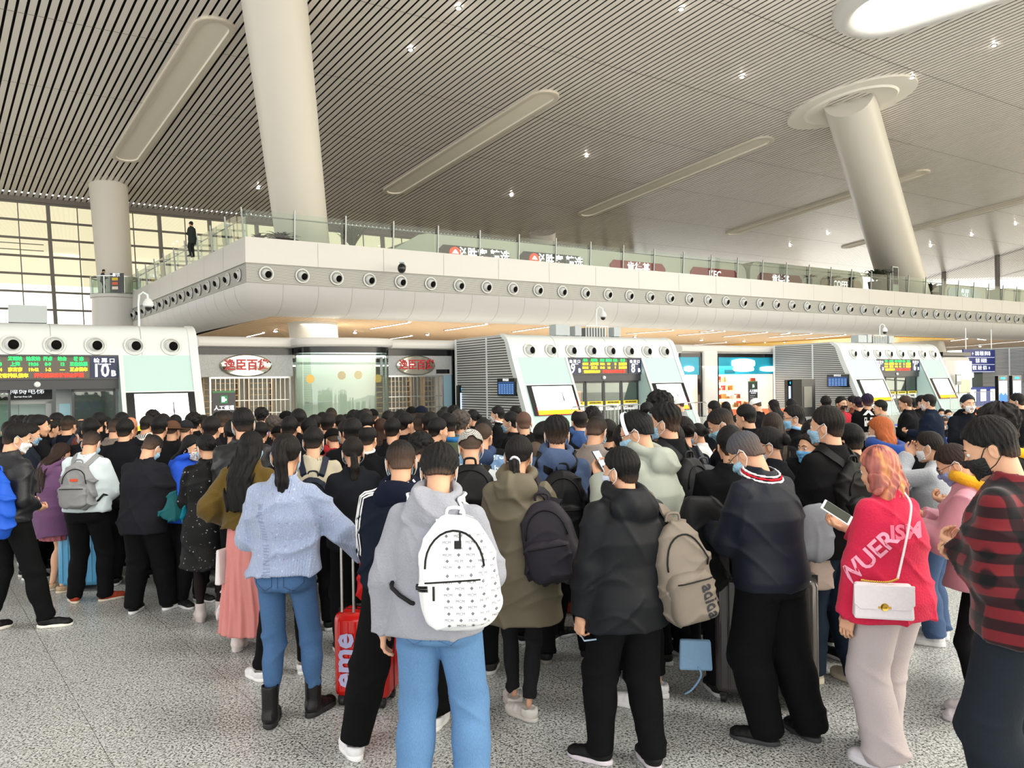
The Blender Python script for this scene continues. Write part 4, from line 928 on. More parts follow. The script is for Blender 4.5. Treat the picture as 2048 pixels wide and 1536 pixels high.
# ---------------------------------------------------------------- head
def head_f(Q):
    d = ell(Q, (0, -.004, .118), (.074, .092, .088)); d = smin(d, ell(Q, (0, .036, .062), (.060, .060, .078)), .03)
    d = smin(d, ell(Q, (0, .050, .004), (.044, .042, .034)), .03); d = smin(d, cap(Q, (-.008, .078, -.014), (.008, .078, -.014), .015, .015), .02)
    d = smin(d, cap(Q, (0, .094, .088), (0, .113, .055), .006, .011), .012); d = smin(d, cap(Q, (-.012, .100, .05), (.012, .100, .05), .008, .008), .01)
    d = smin(d, cap(Q, (-.03, .084, .104), (.03, .084, .104), .012, .012), .015)
    for s in (-1, 1):
        d = smax(d, -ell(Q, (s * .031, .104, .088), (.016, .014, .010)), .012)
        e = ell(Q, (s * .080, -.006, .070), (.0075, .019, .032)); e = smax(e, -ell(Q, (s * .088, .001, .072), (.006, .010, .018)), .006); d = smin(d, e, .008)
        d = smin(d, ell(Q, (s * .036, .070, .050), (.022, .024, .022)), .02)
    d = smin(d, cap(Q, (-.014, .096, .024), (.014, .096, .024), .008, .008), .008)
    return d
def eyes(R, p):
    out = []
    for s in (-1, 1):
        m = MB(); m.ball((s * .031, .084, .088), (.0135, .011, .0115), 10, 6); out.append((m, 1)); m = MB(); m.ball((s * .031, .0935, .088), (.0052, .003, .0055), 8, 6); out.append((m, 2))
        m = MB(); m.tube([(s * .012, .099, .108), (s * .032, .098, .114), (s * .050, .086, .108)], [.003, .004, .002], 4, caps=False); out.append((m, 2))
    m = MB(); m.tube([(-.020, .098, .025), (-.008, .105, .026), (.008, .105, .026), (.020, .098, .025)], [.002, .005, .005, .002], 4, caps=False); out.append((m, 3))
    res = []
    for m, mi in out:
        v = np.array(m.v); f = np.array([q for q in m.f if len(q) == 4]); res.append((v @ R.T + p, f, mi))
    return res
def ridge(Q, k, seed, amp):
    ph = np.arctan2(Q[:, 0], Q[:, 1] + .035); z = Q[:, 2]
    return amp * (np.sin(ph * k + 3 * np.sin(z * 25 + seed) + seed) * .6 + .5 * np.sin(ph * k * 1.9 + 4 * np.sin(z * 16 + ph * 3) + seed * 2))
HL_Y = [-.12, -.09, -.05, -.02, .0, .03, .05, .075, .1]
def hair_f(style, seed=0):
    """returns (sdf in head frame, lo, hi)"""
    def short(Q, base, side, frontz, th=.012, kk=17, amp=.0022, top=0.0):
        z = Q[:, 2]; t = np.interp(z, [.03, .07, .12, .17, .21], [.002, side, th, th + top, th + top]).astype(f32)
        d = smin(ell(Q, (0, -.004, .118), (.074, .092, .088)), ell(Q, (0, .02, .075), (.055, .055, .07)), .02); d = smin(d, ell(Q, (0, -.040, .048), (.056, .044, .048)), .02) - t
        h = np.interp(Q[:, 1], HL_Y, [base, base, base + .012, base + .035, .088, .105, .12, frontz, frontz]).astype(f32)
        d = smax(d, h - z, .006); return d - ridge(Q, kk, seed, amp)
    b = ((-.13, -.14, -.02), (.13, .14, .25))
    if style == 'short': return (lambda Q: short(Q, .012, .007, .155, kk=21, amp=.0026), *b)
    if style == 'bowl': return (lambda Q: short(Q, .022, .014, .14, th=.02, kk=19, amp=.0032), *b)
    if style == 'fade': return (lambda Q: short(Q, .018, .003, .16, th=.008, kk=23), *b)
    if style == 'spiky': return (lambda Q: short(Q, .018, .004, .165, th=.014, kk=13, amp=.005, top=.010), *b)
    if style == 'messy': return (lambda Q: short(Q, .02, .010, .15, th=.022, kk=9, amp=.007, top=.012) - .004 * np.sin(Q[:, 0] * 90 + 3 * np.sin(Q[:, 2] * 70)), *b)
    if style == 'thin': return (lambda Q: np.maximum(short(Q, .014, .005, .155, th=.007), -(ell(Q, (0, -.03, .215), (.045, .05, .05)))), *b)
    if style == 'stubble': return (lambda Q: short(Q, .05, .0015, .15, th=.002, amp=.0003), *b)
    def tight(Q): return short(Q, .04, .009, .16, th=.011, kk=22, amp=.0018)
    if style == 'pony' or style == 'ponylow':
        pts = [(0, -.088, .16), (.0, -.135, .13), (.0, -.142, .04), (.005, -.135, -.08), (.0, -.130, -.20)] if style == 'pony' else [(0, -.08, .05), (0, -.115, .03), (.005, -.125, -.05), (.0, -.12, -.14), (.0, -.11, -.2)]
        rr = [.018, .030, .037, .034, .010] if style == 'pony' else [.016, .026, .033, .03, .010]
        def f(Q):
            d = tight(Q)
            tl = None
            for i in range(4):
                c = cap(Q * V3(1, 1, 1), pts[i], pts[i + 1], rr[i], rr[i + 1]); tl = c if tl is None else smin(tl, c, .02)
            tl = tl - .0035 * np.sin(Q[:, 0] * 260 + 2 * np.sin(Q[:, 2] * 20)) - .002 * np.sin(Q[:, 1] * 300 + Q[:, 2] * 30)
            return smin(d, tl, .006)
        return f, (-.13, -.20, -.24), (.13, .14, .25)
    if style == 'bun':
        return (lambda Q: smin(tight(Q), ell(Q, (0, -.115, .10), (.045, .035, .042)) - .003 * np.sin(Q[:, 0] * 120 + Q[:, 2] * 100), .008)), (-.13, -.17, -.02), (.13, .14, .25)
    if style == 'topbun':
        return (lambda Q: smin(tight(Q), ell(Q, (0, -.105, .20), (.036, .036, .032)) - .003 * np.sin(Q[:, 0] * 120 + Q[:, 2] * 100), .012)), (-.13, -.17, -.02), (.13, .14, .27)
    if style in ('long', 'mid', 'bob', 'wave'):
        zl = {'long': -.42, 'mid': -.13, 'bob': -.03, 'wave': -.16}[style]
        def f(Q):
            z = Q[:, 2]
            d = short(Q, .04, .014, .155, th=.014, kk=22, amp=.002)
            zs = [zl, zl + .08, -.02, .04, .09, .14]; A = [.075, .10, .105, .102, .095, .08]; B = [.022, .034, .050, .072, .085, .08]; Y = [-.075, -.07, -.055, -.030, -.012, -.006]
            if style == 'long': zs = [zl, zl + .1, -.16, -.06, .02, .09, .14]; A = [.08, .11, .11, .105, .10, .095, .08]; B = [.02, .03, .035, .05, .065, .085, .08]; Y = [-.205, -.20, -.185, -.13, -.05, -.012, -.006]
            if style in ('mid', 'wave'): A = [.095, .115, .115, .108, .098, .08]; B = [.05, .062, .075, .080, .088, .08]; Y = [-.045, -.042, -.035, -.02, -.01, -.006]
            c = prof(Q, zs, A, B, Y); c = smax(c, zl - z, .01); c = smax(c, z - .15, .01)
            c = smax(c, Q[:, 1] - np.interp(z, [zl, .0, .08, .12], [.02, .035, .03, .02]).astype(f32), .015)
            am = .004 if style != 'wave' else .007
            c = c - am * np.sin(Q[:, 0] * 95 + 2.5 * np.sin(z * (14 if style != 'wave' else 34) + seed)) - am * .5 * np.sin(Q[:, 0] * 210 + 3 * np.sin(z * 19) + seed)
            face = ell(Q, (0, .075, .045), (.062, .07, .10)); c = smax(c, -face, .012)
            return smin(d, c, .01)
        return f, (-.15, -.28, zl - .03), (.15, .14, .25)
    return None
def cap_f(kind):
    def f(Q):
        c = ell(Q, (0, -.004, .122), (.090, .108, .098)); c = np.maximum(c, .118 - Q[:, 2] + .10 * (Q[:, 1] < -9)); c = np.maximum(c, -ell(Q, (0, -.004, .115), (.083, .100, .09)))
        if kind == 'back': c = np.maximum(c, -ell(Q, (0, -.105, .11), (.035, .04, .035)))
        s = 1
        br = ell(Q, (0, .13 * s, .118), (.075, .075, .012)); br = np.maximum(br, -(ell(Q, (0, 0, .118), (.08, .09, .2))))
        if kind == 'hat':
            br = np.maximum(ell(Q, (0, 0, .118), (.145, .16, .010)), -ell(Q, (0, 0, .118), (.08, .095, .2)))
        if kind == 'beanie': return smax(ell(Q, (0, -.004, .125), (.090, .108, .105)), .09 - Q[:, 2], .01) - .002 * np.sin(np.arctan2(Q[:, 0], Q[:, 1]) * 36)
        return np.minimum(c, br)
    return f, (-.16, -.18, .07), (.16, .22, .25)
def mask_f(Q):
    sh = head_f(Q) - .007; sh = np.maximum(sh, -(head_f(Q) - .0035)); z, y = Q[:, 2], Q[:, 1]
    return np.maximum.reduce([sh, .034 - y, z - (.066 + .12 * (y - .06)), (-.028 + .35 * np.abs(Q[:, 0])) - z])
_TPL = {}
def tpl(key, fn):
    if key not in _TPL: _TPL[key] = fn()
    return _TPL[key]
def hair_geo(style, res):
    def mk():
        f, lo, hi = hair_f(style, len(style)); return nets(f, lo, hi, res)
    return tpl(('hair', style, res), mk)
# ---------------------------------------------------------------- hands (frame: origin wrist, z along the fingers, palm towards +y, thumb on +x)
FING = [(-.030, .082, .058), (-.010, .088, .070), (.010, .088, .075), (.030, .084, .066)]
def hand_geo(pose, res=.0042):
    curls = {'relax': (22, 28, 18), 'hold': (48, 52, 35), 'grip': (80, 85, 50), 'flat': (5, 8, 5)}[pose]
    def mk():
        ch = []
        for i, (x, z, L) in enumerate(FING):
            p = Vector((x, .0, z)); ang = 0; r = .0088; sp = (x) * 2.2
            for j, fr in enumerate((.45, .32, .23)):
                ang += math.radians(curls[j] * (1.12 - .08 * i)); d = Vector((math.sin(math.radians(sp)) * .4, math.sin(ang), math.cos(ang))); q = p + d * L * 1.06 * fr; ch.append((tuple(p), tuple(q), r, r * .92)); p = q; r *= .92
        t = {'relax': [(.034, .004, .022), (.050, .020, .052), (.046, .030, .085)], 'hold': [(.034, .006, .022), (.058, .026, .050), (.050, .046, .080)], 'grip': [(.034, .010, .026), (.046, .034, .050), (.016, .050, .066)], 'flat': [(.034, .002, .022), (.060, .008, .05), (.070, .010, .082)]}[pose]
        def f(P):
            d = rbox3(P, (0, 0, .048), (.041, .0135, .044), .013); d = smin(d, cap(P, (0, 0, -.05), (0, 0, .02), .027, .027), .02)
            for a, b, ra, rb in ch:
                c = cap(P, a, b, ra, rb); d = smin(d, c, .004)
            d = smin(d, cap(P, t[0], t[1], .014, .011), .008); d = smin(d, cap(P, t[1], t[2], .0105, .0085), .003); return d
        return nets(f, (-.07, -.03, -.06), (.09, .11, .18), res)
    return tpl(('hand', pose, res), mk)
# ---------------------------------------------------------------- shoes (frame: y forward, origin under the ankle)
def shoe_geo(kind):
    def mk():
        hi = {'boot': .24, 'heel': .17}.get(kind, .075); wide = 1.12 if kind == 'chunky' else 1.0; so = {'chunky': .040, 'boot': .034, 'heel': .012, 'canvas': .024}.get(kind, .028)
        def up(P):
            d = ell(P, (0, -.002, .050), (.040, .062, .050)); d = smin(d, ell(P, (0, .095, .034), (.044 * wide, .094, .036)), .03); d = smin(d, ell(P, (0, .15, .030), (.042, .05, .030)), .02)
            d = smin(d, cap(P, (0, -.004, .06), (0, -.004, hi), .046, .050 if kind == 'boot' else .046), .03); d = smin(d, cap(P, (0, .03, .07), (0, .09, .055), .03, .028), .02)
            d = smax(d, P[:, 2] - hi, .006); d = smax(d, -cap(P, (0, -.002, .07), (0, -.002, .4), .036, .038), .004); d = np.maximum(d, so * .6 - P[:, 2])
            return d - .0012 * np.sin(P[:, 1] * 160) * (P[:, 2] > .04)
        def sole(P):
            d = np.minimum(ell(P * V3(1, 1, 0), (0, .0, 0), (.043 * wide, .066, 1)), ell(P * V3(1, 1, 0), (0, .10, 0), (.050 * wide, .102, 1)))
            d = smin(d, ell(P * V3(1, 1, 0), (0, .05, 0), (.042 * wide, .12, 1)), .01)
            zb = 0.0
            if kind == 'heel': zb = np.where(P[:, 1] < .015, 0.0, np.where(P[:, 1] > .06, .0, .035)).astype(f32)
            return smax(d, np.maximum(P[:, 2] - so - (.03 if kind == 'heel' else 0) * (P[:, 1] < .06), zb - P[:, 2]), .004)
        a = nets(up, (-.07, -.09, 0), (.07, .22, hi + .02), .0065); b = nets(sole, (-.075, -.09, -.006), (.075, .22, .07), .0065); return a, b
    return tpl(('shoe', kind), mk)

# ---------------------------------------------------------------- cloth and skin materials
SKIN = 'd8a687'
def skin_mat(c=SKIN): return mat('skin_' + c, c, .5, var=.06, scale=30, spec=.35)
def hair_mat(c):
    if 'hair_' + c in MATS: return MATS['hair_' + c]
    m = mat('hair_' + c, c, .55, bump=.6, scale=60, stretch=(3.5, 3.5, .35), var=.3, spec=.2); n = m.node_tree.nodes; l = m.node_tree.links; b = n['Principled BSDF']
    a = n.new('ShaderNodeAttribute'); a.attribute_name = 'thin'; x = n.new('ShaderNodeMix'); x.data_type = 'RGBA'; src = b.inputs['Base Color'].links[0].from_socket
    l.new(a.outputs['Fac'], x.inputs[0]); l.new(src, x.inputs[6]); x.inputs[7].default_value = srgb('6a5244'); l.new(x.outputs[2], b.inputs['Base Color']); return m
THIN = {'short': (.010, .07, .5), 'fade': (.02, .16, .7), 'spiky': (.02, .14, .6), 'messy': (.02, .07, .4), 'stubble': (.0, .30, .55), 'thin': (.02, .06, .6), 'bowl': (.035, .055, .5)}
def cloth(c, kind='cotton'):
    if len(c) == 6 and kind != 'plastic' and max(int(c[i:i + 2], 16) for i in (0, 2, 4)) < 0x50: c = ''.join('%02x' % int(int(c[i:i + 2], 16) * .72) for i in (0, 2, 4))
    key = kind + '_' + c
    if key in MATS: return MATS[key]
    if kind == 'cotton': return mat(key, c, .85, bump=.25, scale=140, var=.07, spec=.12)
    if kind == 'fleece': return mat(key, c, .95, bump=.5, scale=90, var=.08, sheen=.12, spec=.12)
    if kind == 'nylon': return mat(key, c, .55, bump=.12, scale=30, var=.05, spec=.25)
    if kind == 'leather': return mat(key, c, .42, bump=.2, scale=60, var=.05, spec=.35)
    if kind == 'denim': return mat(key, c, .85, bump=.35, scale=220, var=.22, spec=.2, stretch=(1, 1, .35))
    if kind == 'plastic': return mat(key, c, .2, coat=.3)
    if kind == 'sequin':
        m = mat(key, c, .5, spec=.2); n = m.node_tree.nodes; l = m.node_tree.links; v = n.new('ShaderNodeTexVoronoi'); v.inputs['Scale'].default_value = 110; t = n.new('ShaderNodeTexCoord'); l.new(t.outputs['Object'], v.inputs['Vector'])
        r = n.new('ShaderNodeValToRGB'); l.new(v.outputs['Color'], r.inputs[0]); r.color_ramp.elements[0].position = .9; r.color_ramp.elements[0].color = srgb(c); r.color_ramp.elements[1].position = .97; r.color_ramp.elements[1].color = (.7, .7, .7, 1); l.new(r.outputs[0], n['Principled BSDF'].inputs['Base Color']); return m  # random pale cells paint the sparkle of the sequins into the colour
    if kind == 'knit':
        m = mat(key, c, .9, sheen=.4, spec=.2); n = m.node_tree.nodes; l = m.node_tree.links; b = n['Principled BSDF']; t = n.new('ShaderNodeTexCoord')
        w = n.new('ShaderNodeTexWave'); w.bands_direction = 'X'; w.inputs['Scale'].default_value = 22; w.inputs['Distortion'].default_value = 4; w.inputs['Detail'].default_value = 3; w.inputs['Detail Scale'].default_value = 5; l.new(t.outputs['Object'], w.inputs['Vector'])
        bp = n.new('ShaderNodeBump'); bp.inputs['Strength'].default_value = .7; bp.inputs['Distance'].default_value = .008; l.new(w.outputs['Fac'], bp.inputs['Height']); l.new(bp.outputs[0], b.inputs['Normal'])
        nz = n.new('ShaderNodeTexNoise'); nz.inputs['Scale'].default_value = 60; l.new(t.outputs['Object'], nz.inputs['Vector']); r = n.new('ShaderNodeValToRGB'); l.new(nz.outputs['Fac'], r.inputs[0])
        r.color_ramp.elements[0].position = .27; r.color_ramp.elements[0].color = srgb('8f7a9a'); r.color_ramp.elements[1].position = .33; r.color_ramp.elements[1].color = srgb(c); e = r.color_ramp.elements.new(.62); e.color = srgb(c); e = r.color_ramp.elements.new(.78); e.color = srgb('c4cee4')
        l.new(r.outputs[0], b.inputs['Base Color']); return m
    if kind == 'vstripe': MATS[key] = stripes(key, '141417', 'e8e8e6', .022, .5, axis='X', rough=.8); return MATS[key]
    if kind == 'plaid':
        m = mat(key, c, .9, sheen=.2, spec=.2); n = m.node_tree.nodes; l = m.node_tree.links; t = n.new('ShaderNodeTexCoord'); s = n.new('ShaderNodeSeparateXYZ'); l.new(t.outputs['Object'], s.inputs[0]); outs = []
        for ax, p in (('X', .085), ('Z', .085)):
            w = n.new('ShaderNodeMath'); w.operation = 'MULTIPLY'; w.inputs[1].default_value = 2 * PI / p; l.new(s.outputs[ax], w.inputs[0])
            g = n.new('ShaderNodeMath'); g.operation = 'SINE'; l.new(w.outputs[0], g.inputs[0]); h = n.new('ShaderNodeMapRange'); h.inputs[1].default_value = -.15; h.inputs[2].default_value = .15; l.new(g.outputs[0], h.inputs[0]); outs.append(h)
        ad = n.new('ShaderNodeMath'); ad.operation = 'MULTIPLY_ADD'; l.new(outs[0].outputs[0], ad.inputs[0]); ad.inputs[1].default_value = .5; hf = n.new('ShaderNodeMath'); hf.operation = 'MULTIPLY'; hf.inputs[1].default_value = .5; l.new(outs[1].outputs[0], hf.inputs[0]); l.new(hf.outputs[0], ad.inputs[2])
        r = n.new('ShaderNodeValToRGB'); l.new(ad.outputs[0], r.inputs[0]); cr = r.color_ramp; cr.elements[0].position = 0; cr.elements[0].color = srgb('0c0c0f'); cr.elements[1].position = 1; cr.elements[1].color = srgb('6e1f26'); e = cr.elements.new(.5); e.color = srgb('2a1218')
        l.new(r.outputs[0], n['Principled BSDF'].inputs['Base Color']); return m
    return mat(key, c, .8)
M_eye = mat('eye_white', 'ddd8d2', .3); M_pup = mat('brow_and_pupil', '15110f', .6); M_lip = mat('lip', 'a8625a', .5)

def wrinkle(P, seed, amp, k=1.0):
    """sparse raised folds with broad smooth cloth between them (added to a distance)"""
    x, y, z = P[:, 0], P[:, 1], P[:, 2]; s = seed * 1.7
    rd = lambda u: (1 - np.abs(np.sin(u))) ** 3
    mk = lambda u: np.clip(np.sin(u) * 1.3 + .1, 0, 1)
    ax = np.abs(x)
    f1 = rd((11 * z + 6 * ax + 1.2 * np.sin(6 * x + 4 * y + s)) * k) * mk(4.3 * z + 5 * x + s)
    f2 = rd((9 * z - 8 * x + 5 * y + 1.0 * np.sin(7 * z + s)) * k) * mk(5 * x - 6 * z + 3 * y + s * 1.3)
    f3 = rd((17 * z + 4 * x + 1.6 * np.sin(9 * x - 5 * y + s)) * k) * mk(9 * x + 5 * z - 4 * y + s * .7)
    f4 = rd((15 * x + 3 * z + .9 * np.sin(6 * z + s)) * k) * mk(6 * z + 4 * x + s * 2.1)
    return -amp * (1.5 * f1 + 1.3 * f2 + 1.0 * f3 + 1.0 * f4 + .55 * np.sin(6 * x + 5 * z + s) * np.sin(7 * y - 5 * z + s) - .4)
def leg_wrinkle(P, seed, amp):
    x, y, z = P[:, 0], P[:, 1], P[:, 2]; s = seed * 1.3
    m = .9 * np.exp(-((z - .46) / .10) ** 2) + 1.2 * np.clip((.30 - z) * 5, 0, 1) + .35 * np.exp(-((z - .80) / .07) ** 2)
    f = (1 - np.abs(np.sin(21 * z + 7 * np.sin(5 * x + s) * .4 + 6 * y * np.sign(x) + s))) ** 2 * (.5 + .5 * np.sin(13 * z + 8 * x + s)); g = (1 - np.abs(np.sin(13 * x + 3 * z + s))) ** 3 * .5
    return -amp * (m * f * 1.7 + g * .5 + .4 * np.sin(9 * z + 7 * y + s))
def ik(a, b, la, lb, pole):
    a, b, pole = Vector(a), Vector(b), Vector(pole); d = b - a; L = d.length
    if L > (la + lb) * .999: b = a + d * ((la + lb) * .999 / L); d = b - a; L = d.length
    x = (la * la - lb * lb + L * L) / (2 * L); h = math.sqrt(max(la * la - x * x, 0)); u = d / L; p = pole - u * pole.dot(u); p = p.normalized() if p.length > 1e-5 else u.orthogonal().normalized()
    return a + u * x + p * h, b
TZ = [.70, .80, .90, 1.0, 1.10, 1.22, 1.32, 1.38, 1.43, 1.47]
TM = ([.16, .168, .172, .160, .160, .168, .160, .120, .078, .062], [.11, .122, .128, .118, .115, .124, .120, .10, .08, .064])
TF = ([.16, .172, .174, .148, .138, .146, .138, .102, .070, .056], [.11, .125, .128, .108, .102, .118, .112, .09, .07, .056])
TY = [-.012, -.012, -.015, -.005, .0, -.005, -.014, -.02, -.02, -.018]
ARM = {'down': (.25, .0, .80), 'phone': (.07, .30, 1.13), 'phonelow': (.07, .30, 1.02), 'phonehigh': (.06, .30, 1.25), 'pocket': (.215, .07, .90), 'back': (.1, -.16, .95), 'cross': (-.05, .2, 1.15), 'bag': (.24, .1, .82)}
NP_ = [0]
def person(px, py, d=None, S=1.72, yaw=0, head=(0, 15, 0), lean=3, fem=False, arms=('phone', 'phone'), hands=None, feet=None, seat=False, base=0.0, pos=None,
           top=None, bottom=None, shoes=None, hair=('short', '14120f'), hat=None, mask='9cc6e0', glasses=False, skin=SKIN, label='', group=None, detail=1, bows=0):
    """px,py: where the crown of the head shows in the frame; d: distance in metres (else from stature S)"""
    NP_[0] += 1; seed = NP_[0]; k = S / 1.70
    res = {0: (.017, .0085, .0095), 1: (.0105, .0055, .0055), 2: (.0085, .0042, .0042)}[detail]
    sh = lambda z: math.tan(math.radians(lean)) * max(z - .95, 0)
    LP = lambda p: Vector((p[0], p[1] + sh(p[2]), p[2]))
    dz = (.43 - .90) if seat else 0.0
    sw = .150 if fem else .172; TA, TB = (TF if fem else TM)
    piv = LP((0, .008, 1.492)); hy, hp, hr = (math.radians(v) for v in head); R = rotm(hy, hp, hr); pv = np.array(piv, dtype=f32) + V3(0, 0, dz)
    J = {}
    for s, nm, i in ((-1, 'L', 0), (1, 'R', 1)):
        a = LP((s * sw, -.014, 1.362)); t = arms[i]; t = ARM[t] if isinstance(t, str) else t
        t = Vector((abs(t[0]) * s if isinstance(arms[i], str) and t[0] > 0 else (t[0] * s if isinstance(arms[i], str) else t[0]), t[1] + (sh(t[2]) if t[2] > .95 else 0), t[2]))
        pole = Vector((s * .55, -.6, -.8)) if t.z > 1.0 else Vector((s * .5, -1, -.1))
        e, w = ik(a, t, .285, .255, pole); J[nm] = (a, e, w)
    if feet is None: feet = [(-.11, .0, 8), (.11, .02, -8)]
    if seat: feet = [(-.12, .44, 5), (.12, .44, -5)]
    G = {}
    for s, nm, i in ((-1, 'L', 0), (1, 'R', 1)):
        fx, fy, fr = feet[i][:3]; lift = feet[i][3] if len(feet[i]) > 3 else 0; h = Vector((s * .088, -.005, .885 + dz)); an = Vector((fx, fy, .085 + lift)); kn, an = ik(h, an, .415, .405, (s * .1, 1, .9 if seat else 0)); G[nm] = (h, kn, an, fr, lift)
    # ------------- skin
    def shp(P):
        z0 = P[:, 2] - dz; Q = P.copy(); Q[:, 2] = z0; Q[:, 1] -= math.tan(math.radians(lean)) * np.maximum(z0 - .95, 0); return Q
    nb = np.array(LP((0, -.026, 1.40)), dtype=f32) + V3(0, 0, dz); tr = 0.055 if not fem else .047
    def upper(P):
        d1 = head_f((P - pv) @ R); neck_top = pv + R @ V3(0, -.016, .045)
        d1 = smin(d1, cap(P, nb, neck_top, tr + .002, tr - .003), .012); d1 = smin(d1, cap(P, nb + V3(-.08, .015, -.07), nb + V3(.08, .015, -.07), .035, .035), .05); return d1
    def lowr(P):
        Q = shp(P); d1 = prof(Q, TZ, [a * .86 for a in TA], [b * .82 for b in TB], TY); d1 = np.maximum(d1, Q[:, 2] - 1.42); d1 = np.maximum(d1, .85 - Q[:, 2])
        dd = V3(0, 0, dz)
        for nm in 'LR':
            a, e, w = (np.array(v) + dd for v in J[nm]); d1 = smin(d1, cap(P, a, e, .045, .036), .03); d1 = smin(d1, cap(P, e, w, .036, .024), .01)
            h, kn, an, _, _ = G[nm]; q_ = 1.0 if (bottom and bottom.get('skirt')) else .66; d1 = smin(d1, cap(P, h, kn, .068 * q_, .046 * q_), .03); d1 = smin(d1, cap(P, kn, an, .050 * q_, .032 * q_), .015)
            d1 = smin(d1, ell(P, np.array(kn) * .62 + np.array(an) * .38 + V3(0, -.016, 0), (.046 * q_, .05 * q_, .11)), .03)
        return d1
    parts = []
    c = pv + R @ V3(0, 0, .1); lo = np.minimum(c - .17, nb - V3(.2, .12, .12)); hi = np.maximum(c + .17, nb + V3(.2, .12, .1))
    v, f = nets(upper, lo, hi, res[1]); parts.append((v, f, 0))
    hip_lo = -.03
    v, f = nets(lowr, (-.62, -.5, .05), (.62, .75, 1.5 + dz), .02 if detail else .028); parts.append((v, f, 0))
    parts += eyes(R, pv)
    HM = {}
    hands = hands or ('hold', 'hold')
    for s, nm, i in ((-1, 'L', 0), (1, 'R', 1)):
        a, e, w = J[nm]; zax = (w - e).normalized()
        inward = Vector((-s, .25, .0)) if w.z < 1.0 else Vector((-s * .25, -.45, 1.0))
        yax = (inward - zax * inward.dot(zax)).normalized(); xax = yax.cross(zax)
        thumb = Vector((0, 1, .3)) if w.z < 1.0 else Vector((-s * .6, 0, 1))
        mir = 1 if xax.dot(thumb) >= 0 else -1
        M = np.array([[xax.x * mir, yax.x, zax.x], [xax.y * mir, yax.y, zax.y], [xax.z * mir, yax.z, zax.z]])
        hv, hf = hand_geo(hands[i], .0042 if detail == 2 else (.0055 if detail else .008)); w2 = np.array(w) + np.array(zax) * .012 + np.array((0, 0, dz))
        parts.append((hv @ M.T * .96 + w2, hf[:, ::-1] if mir < 0 else hf, 0)); HM[nm] = (w2, M)
    me = mesh_np('person', parts, [skin_mat(skin), M_eye, M_pup, M_lip])
    # ------------- place
    crown_l = pv + R @ V3(0, -.01, .215); crown = Vector([float(q) for q in crown_l])
    Rz = Matrix.Rotation(math.radians(yaw), 4, 'Z')
    if pos is None:
        off = (Rz @ (crown * k)); eff = off.z + base
        if d is None: d = (CAMH - eff) * F / max(py - horizon(px), 1)
        wp = at(px, py, d); loc = Vector((wp.x - off.x, wp.y - off.y, base))
        kz = (wp.z - base) / off.z; kk = k * kz if abs(kz - 1) < .3 else k; off2 = Rz @ (crown * kk); loc = Vector((wp.x - off2.x, wp.y - off2.y, base)); k = kk
    else: loc = Vector(pos)
    o = link('person', me); o.location = loc; o.rotation_euler = (0, 0, math.radians(yaw)); o.scale = (k, k, k)
    tag(o, label, 'person', group)
    info = dict(obj=o, J=J, G=G, k=k, HM=HM, pv=pv, R=R, lean=lean, yaw=yaw, dz=dz, loc=loc, sw=sw)
    add = lambda nm, me_: link(nm, me_, o)
    # ------------- top
    if top:
        T = dict(c='222326', kind='cotton', hem=.86, loose=.02, sleeve=.012, hood=False, collar=True, wr=.006, skirt=None, flare=0, cuff=0, noarm=False, rib=False); T.update(top)
        L = T['loose']; SL = T['sleeve']
        zs = [T['hem'] - .05, T['hem']] + [z for z in TZ if z > T['hem'] + .03]
        A = list(np.interp(zs, TZ, TA) + .012 + L + np.array([T['flare'] * max(1.05 - z, 0) for z in zs])); Bb = list(np.interp(zs, TZ, TB) + .012 + L * .9 + np.array([T['flare'] * max(1.05 - z, 0) for z in zs])); Yy = list(np.interp(zs, TZ, TY))
        fade = [1 if z < 1.25 else (.6 if z < 1.35 else (.25 if z < 1.40 else .1)) for z in zs]
        A = [a - L * (1 - f_) for a, f_ in zip(A, fade)]; Bb = [a - L * (1 - f_) for a, f_ in zip(Bb, fade)]
        if T['rib']: A[1] -= .018; Bb[1] -= .018; A[0] -= .018; Bb[0] -= .018
        if T['skirt']:
            for i_, z in enumerate(zs):
                if z < 1.0: A[i_] += T['skirt'] * (1.0 - z); Bb[i_] += T['skirt'] * (1.0 - z)
        A = np.array(A); Bb = np.array(Bb); Yy = np.array(Yy)
        dd = V3(0, 0, dz)
        if seat: T['hem'] = max(T['hem'], .80)
        neck_top = pv + R @ V3(0, -.016, .045)
        def topf(P, thick=0):
            Q = shp(P); d1 = prof(Q, zs, A, Bb, Yy); d1 = smax(d1, Q[:, 2] - 1.475, .01)
            d1 = smin(d1, np.minimum(cap(Q, (-sw + .03, -.016, 1.352), (-.04, -.024, 1.418), .052 + L * .2, .046), cap(Q, (sw - .03, -.016, 1.352), (.04, -.024, 1.418), .052 + L * .2, .046)), .04)
            d1 = smax(d1, T['hem'] - Q[:, 2], .012)
            if not T['noarm']:
                for nm in 'LR':
                    a, e, w = (np.array(v) + dd for v in J[nm]); u = (w - e) / np.linalg.norm(w - e)
                    ar = smin(cap(P, a, e, .052 + SL * .35, .046 + SL), cap(P, e, w, .046 + SL, .034 + SL * .75), .02); ar = smax(ar, (P - w.astype(f32)) @ u.astype(f32), .008); d1 = smin(d1, ar, .035)
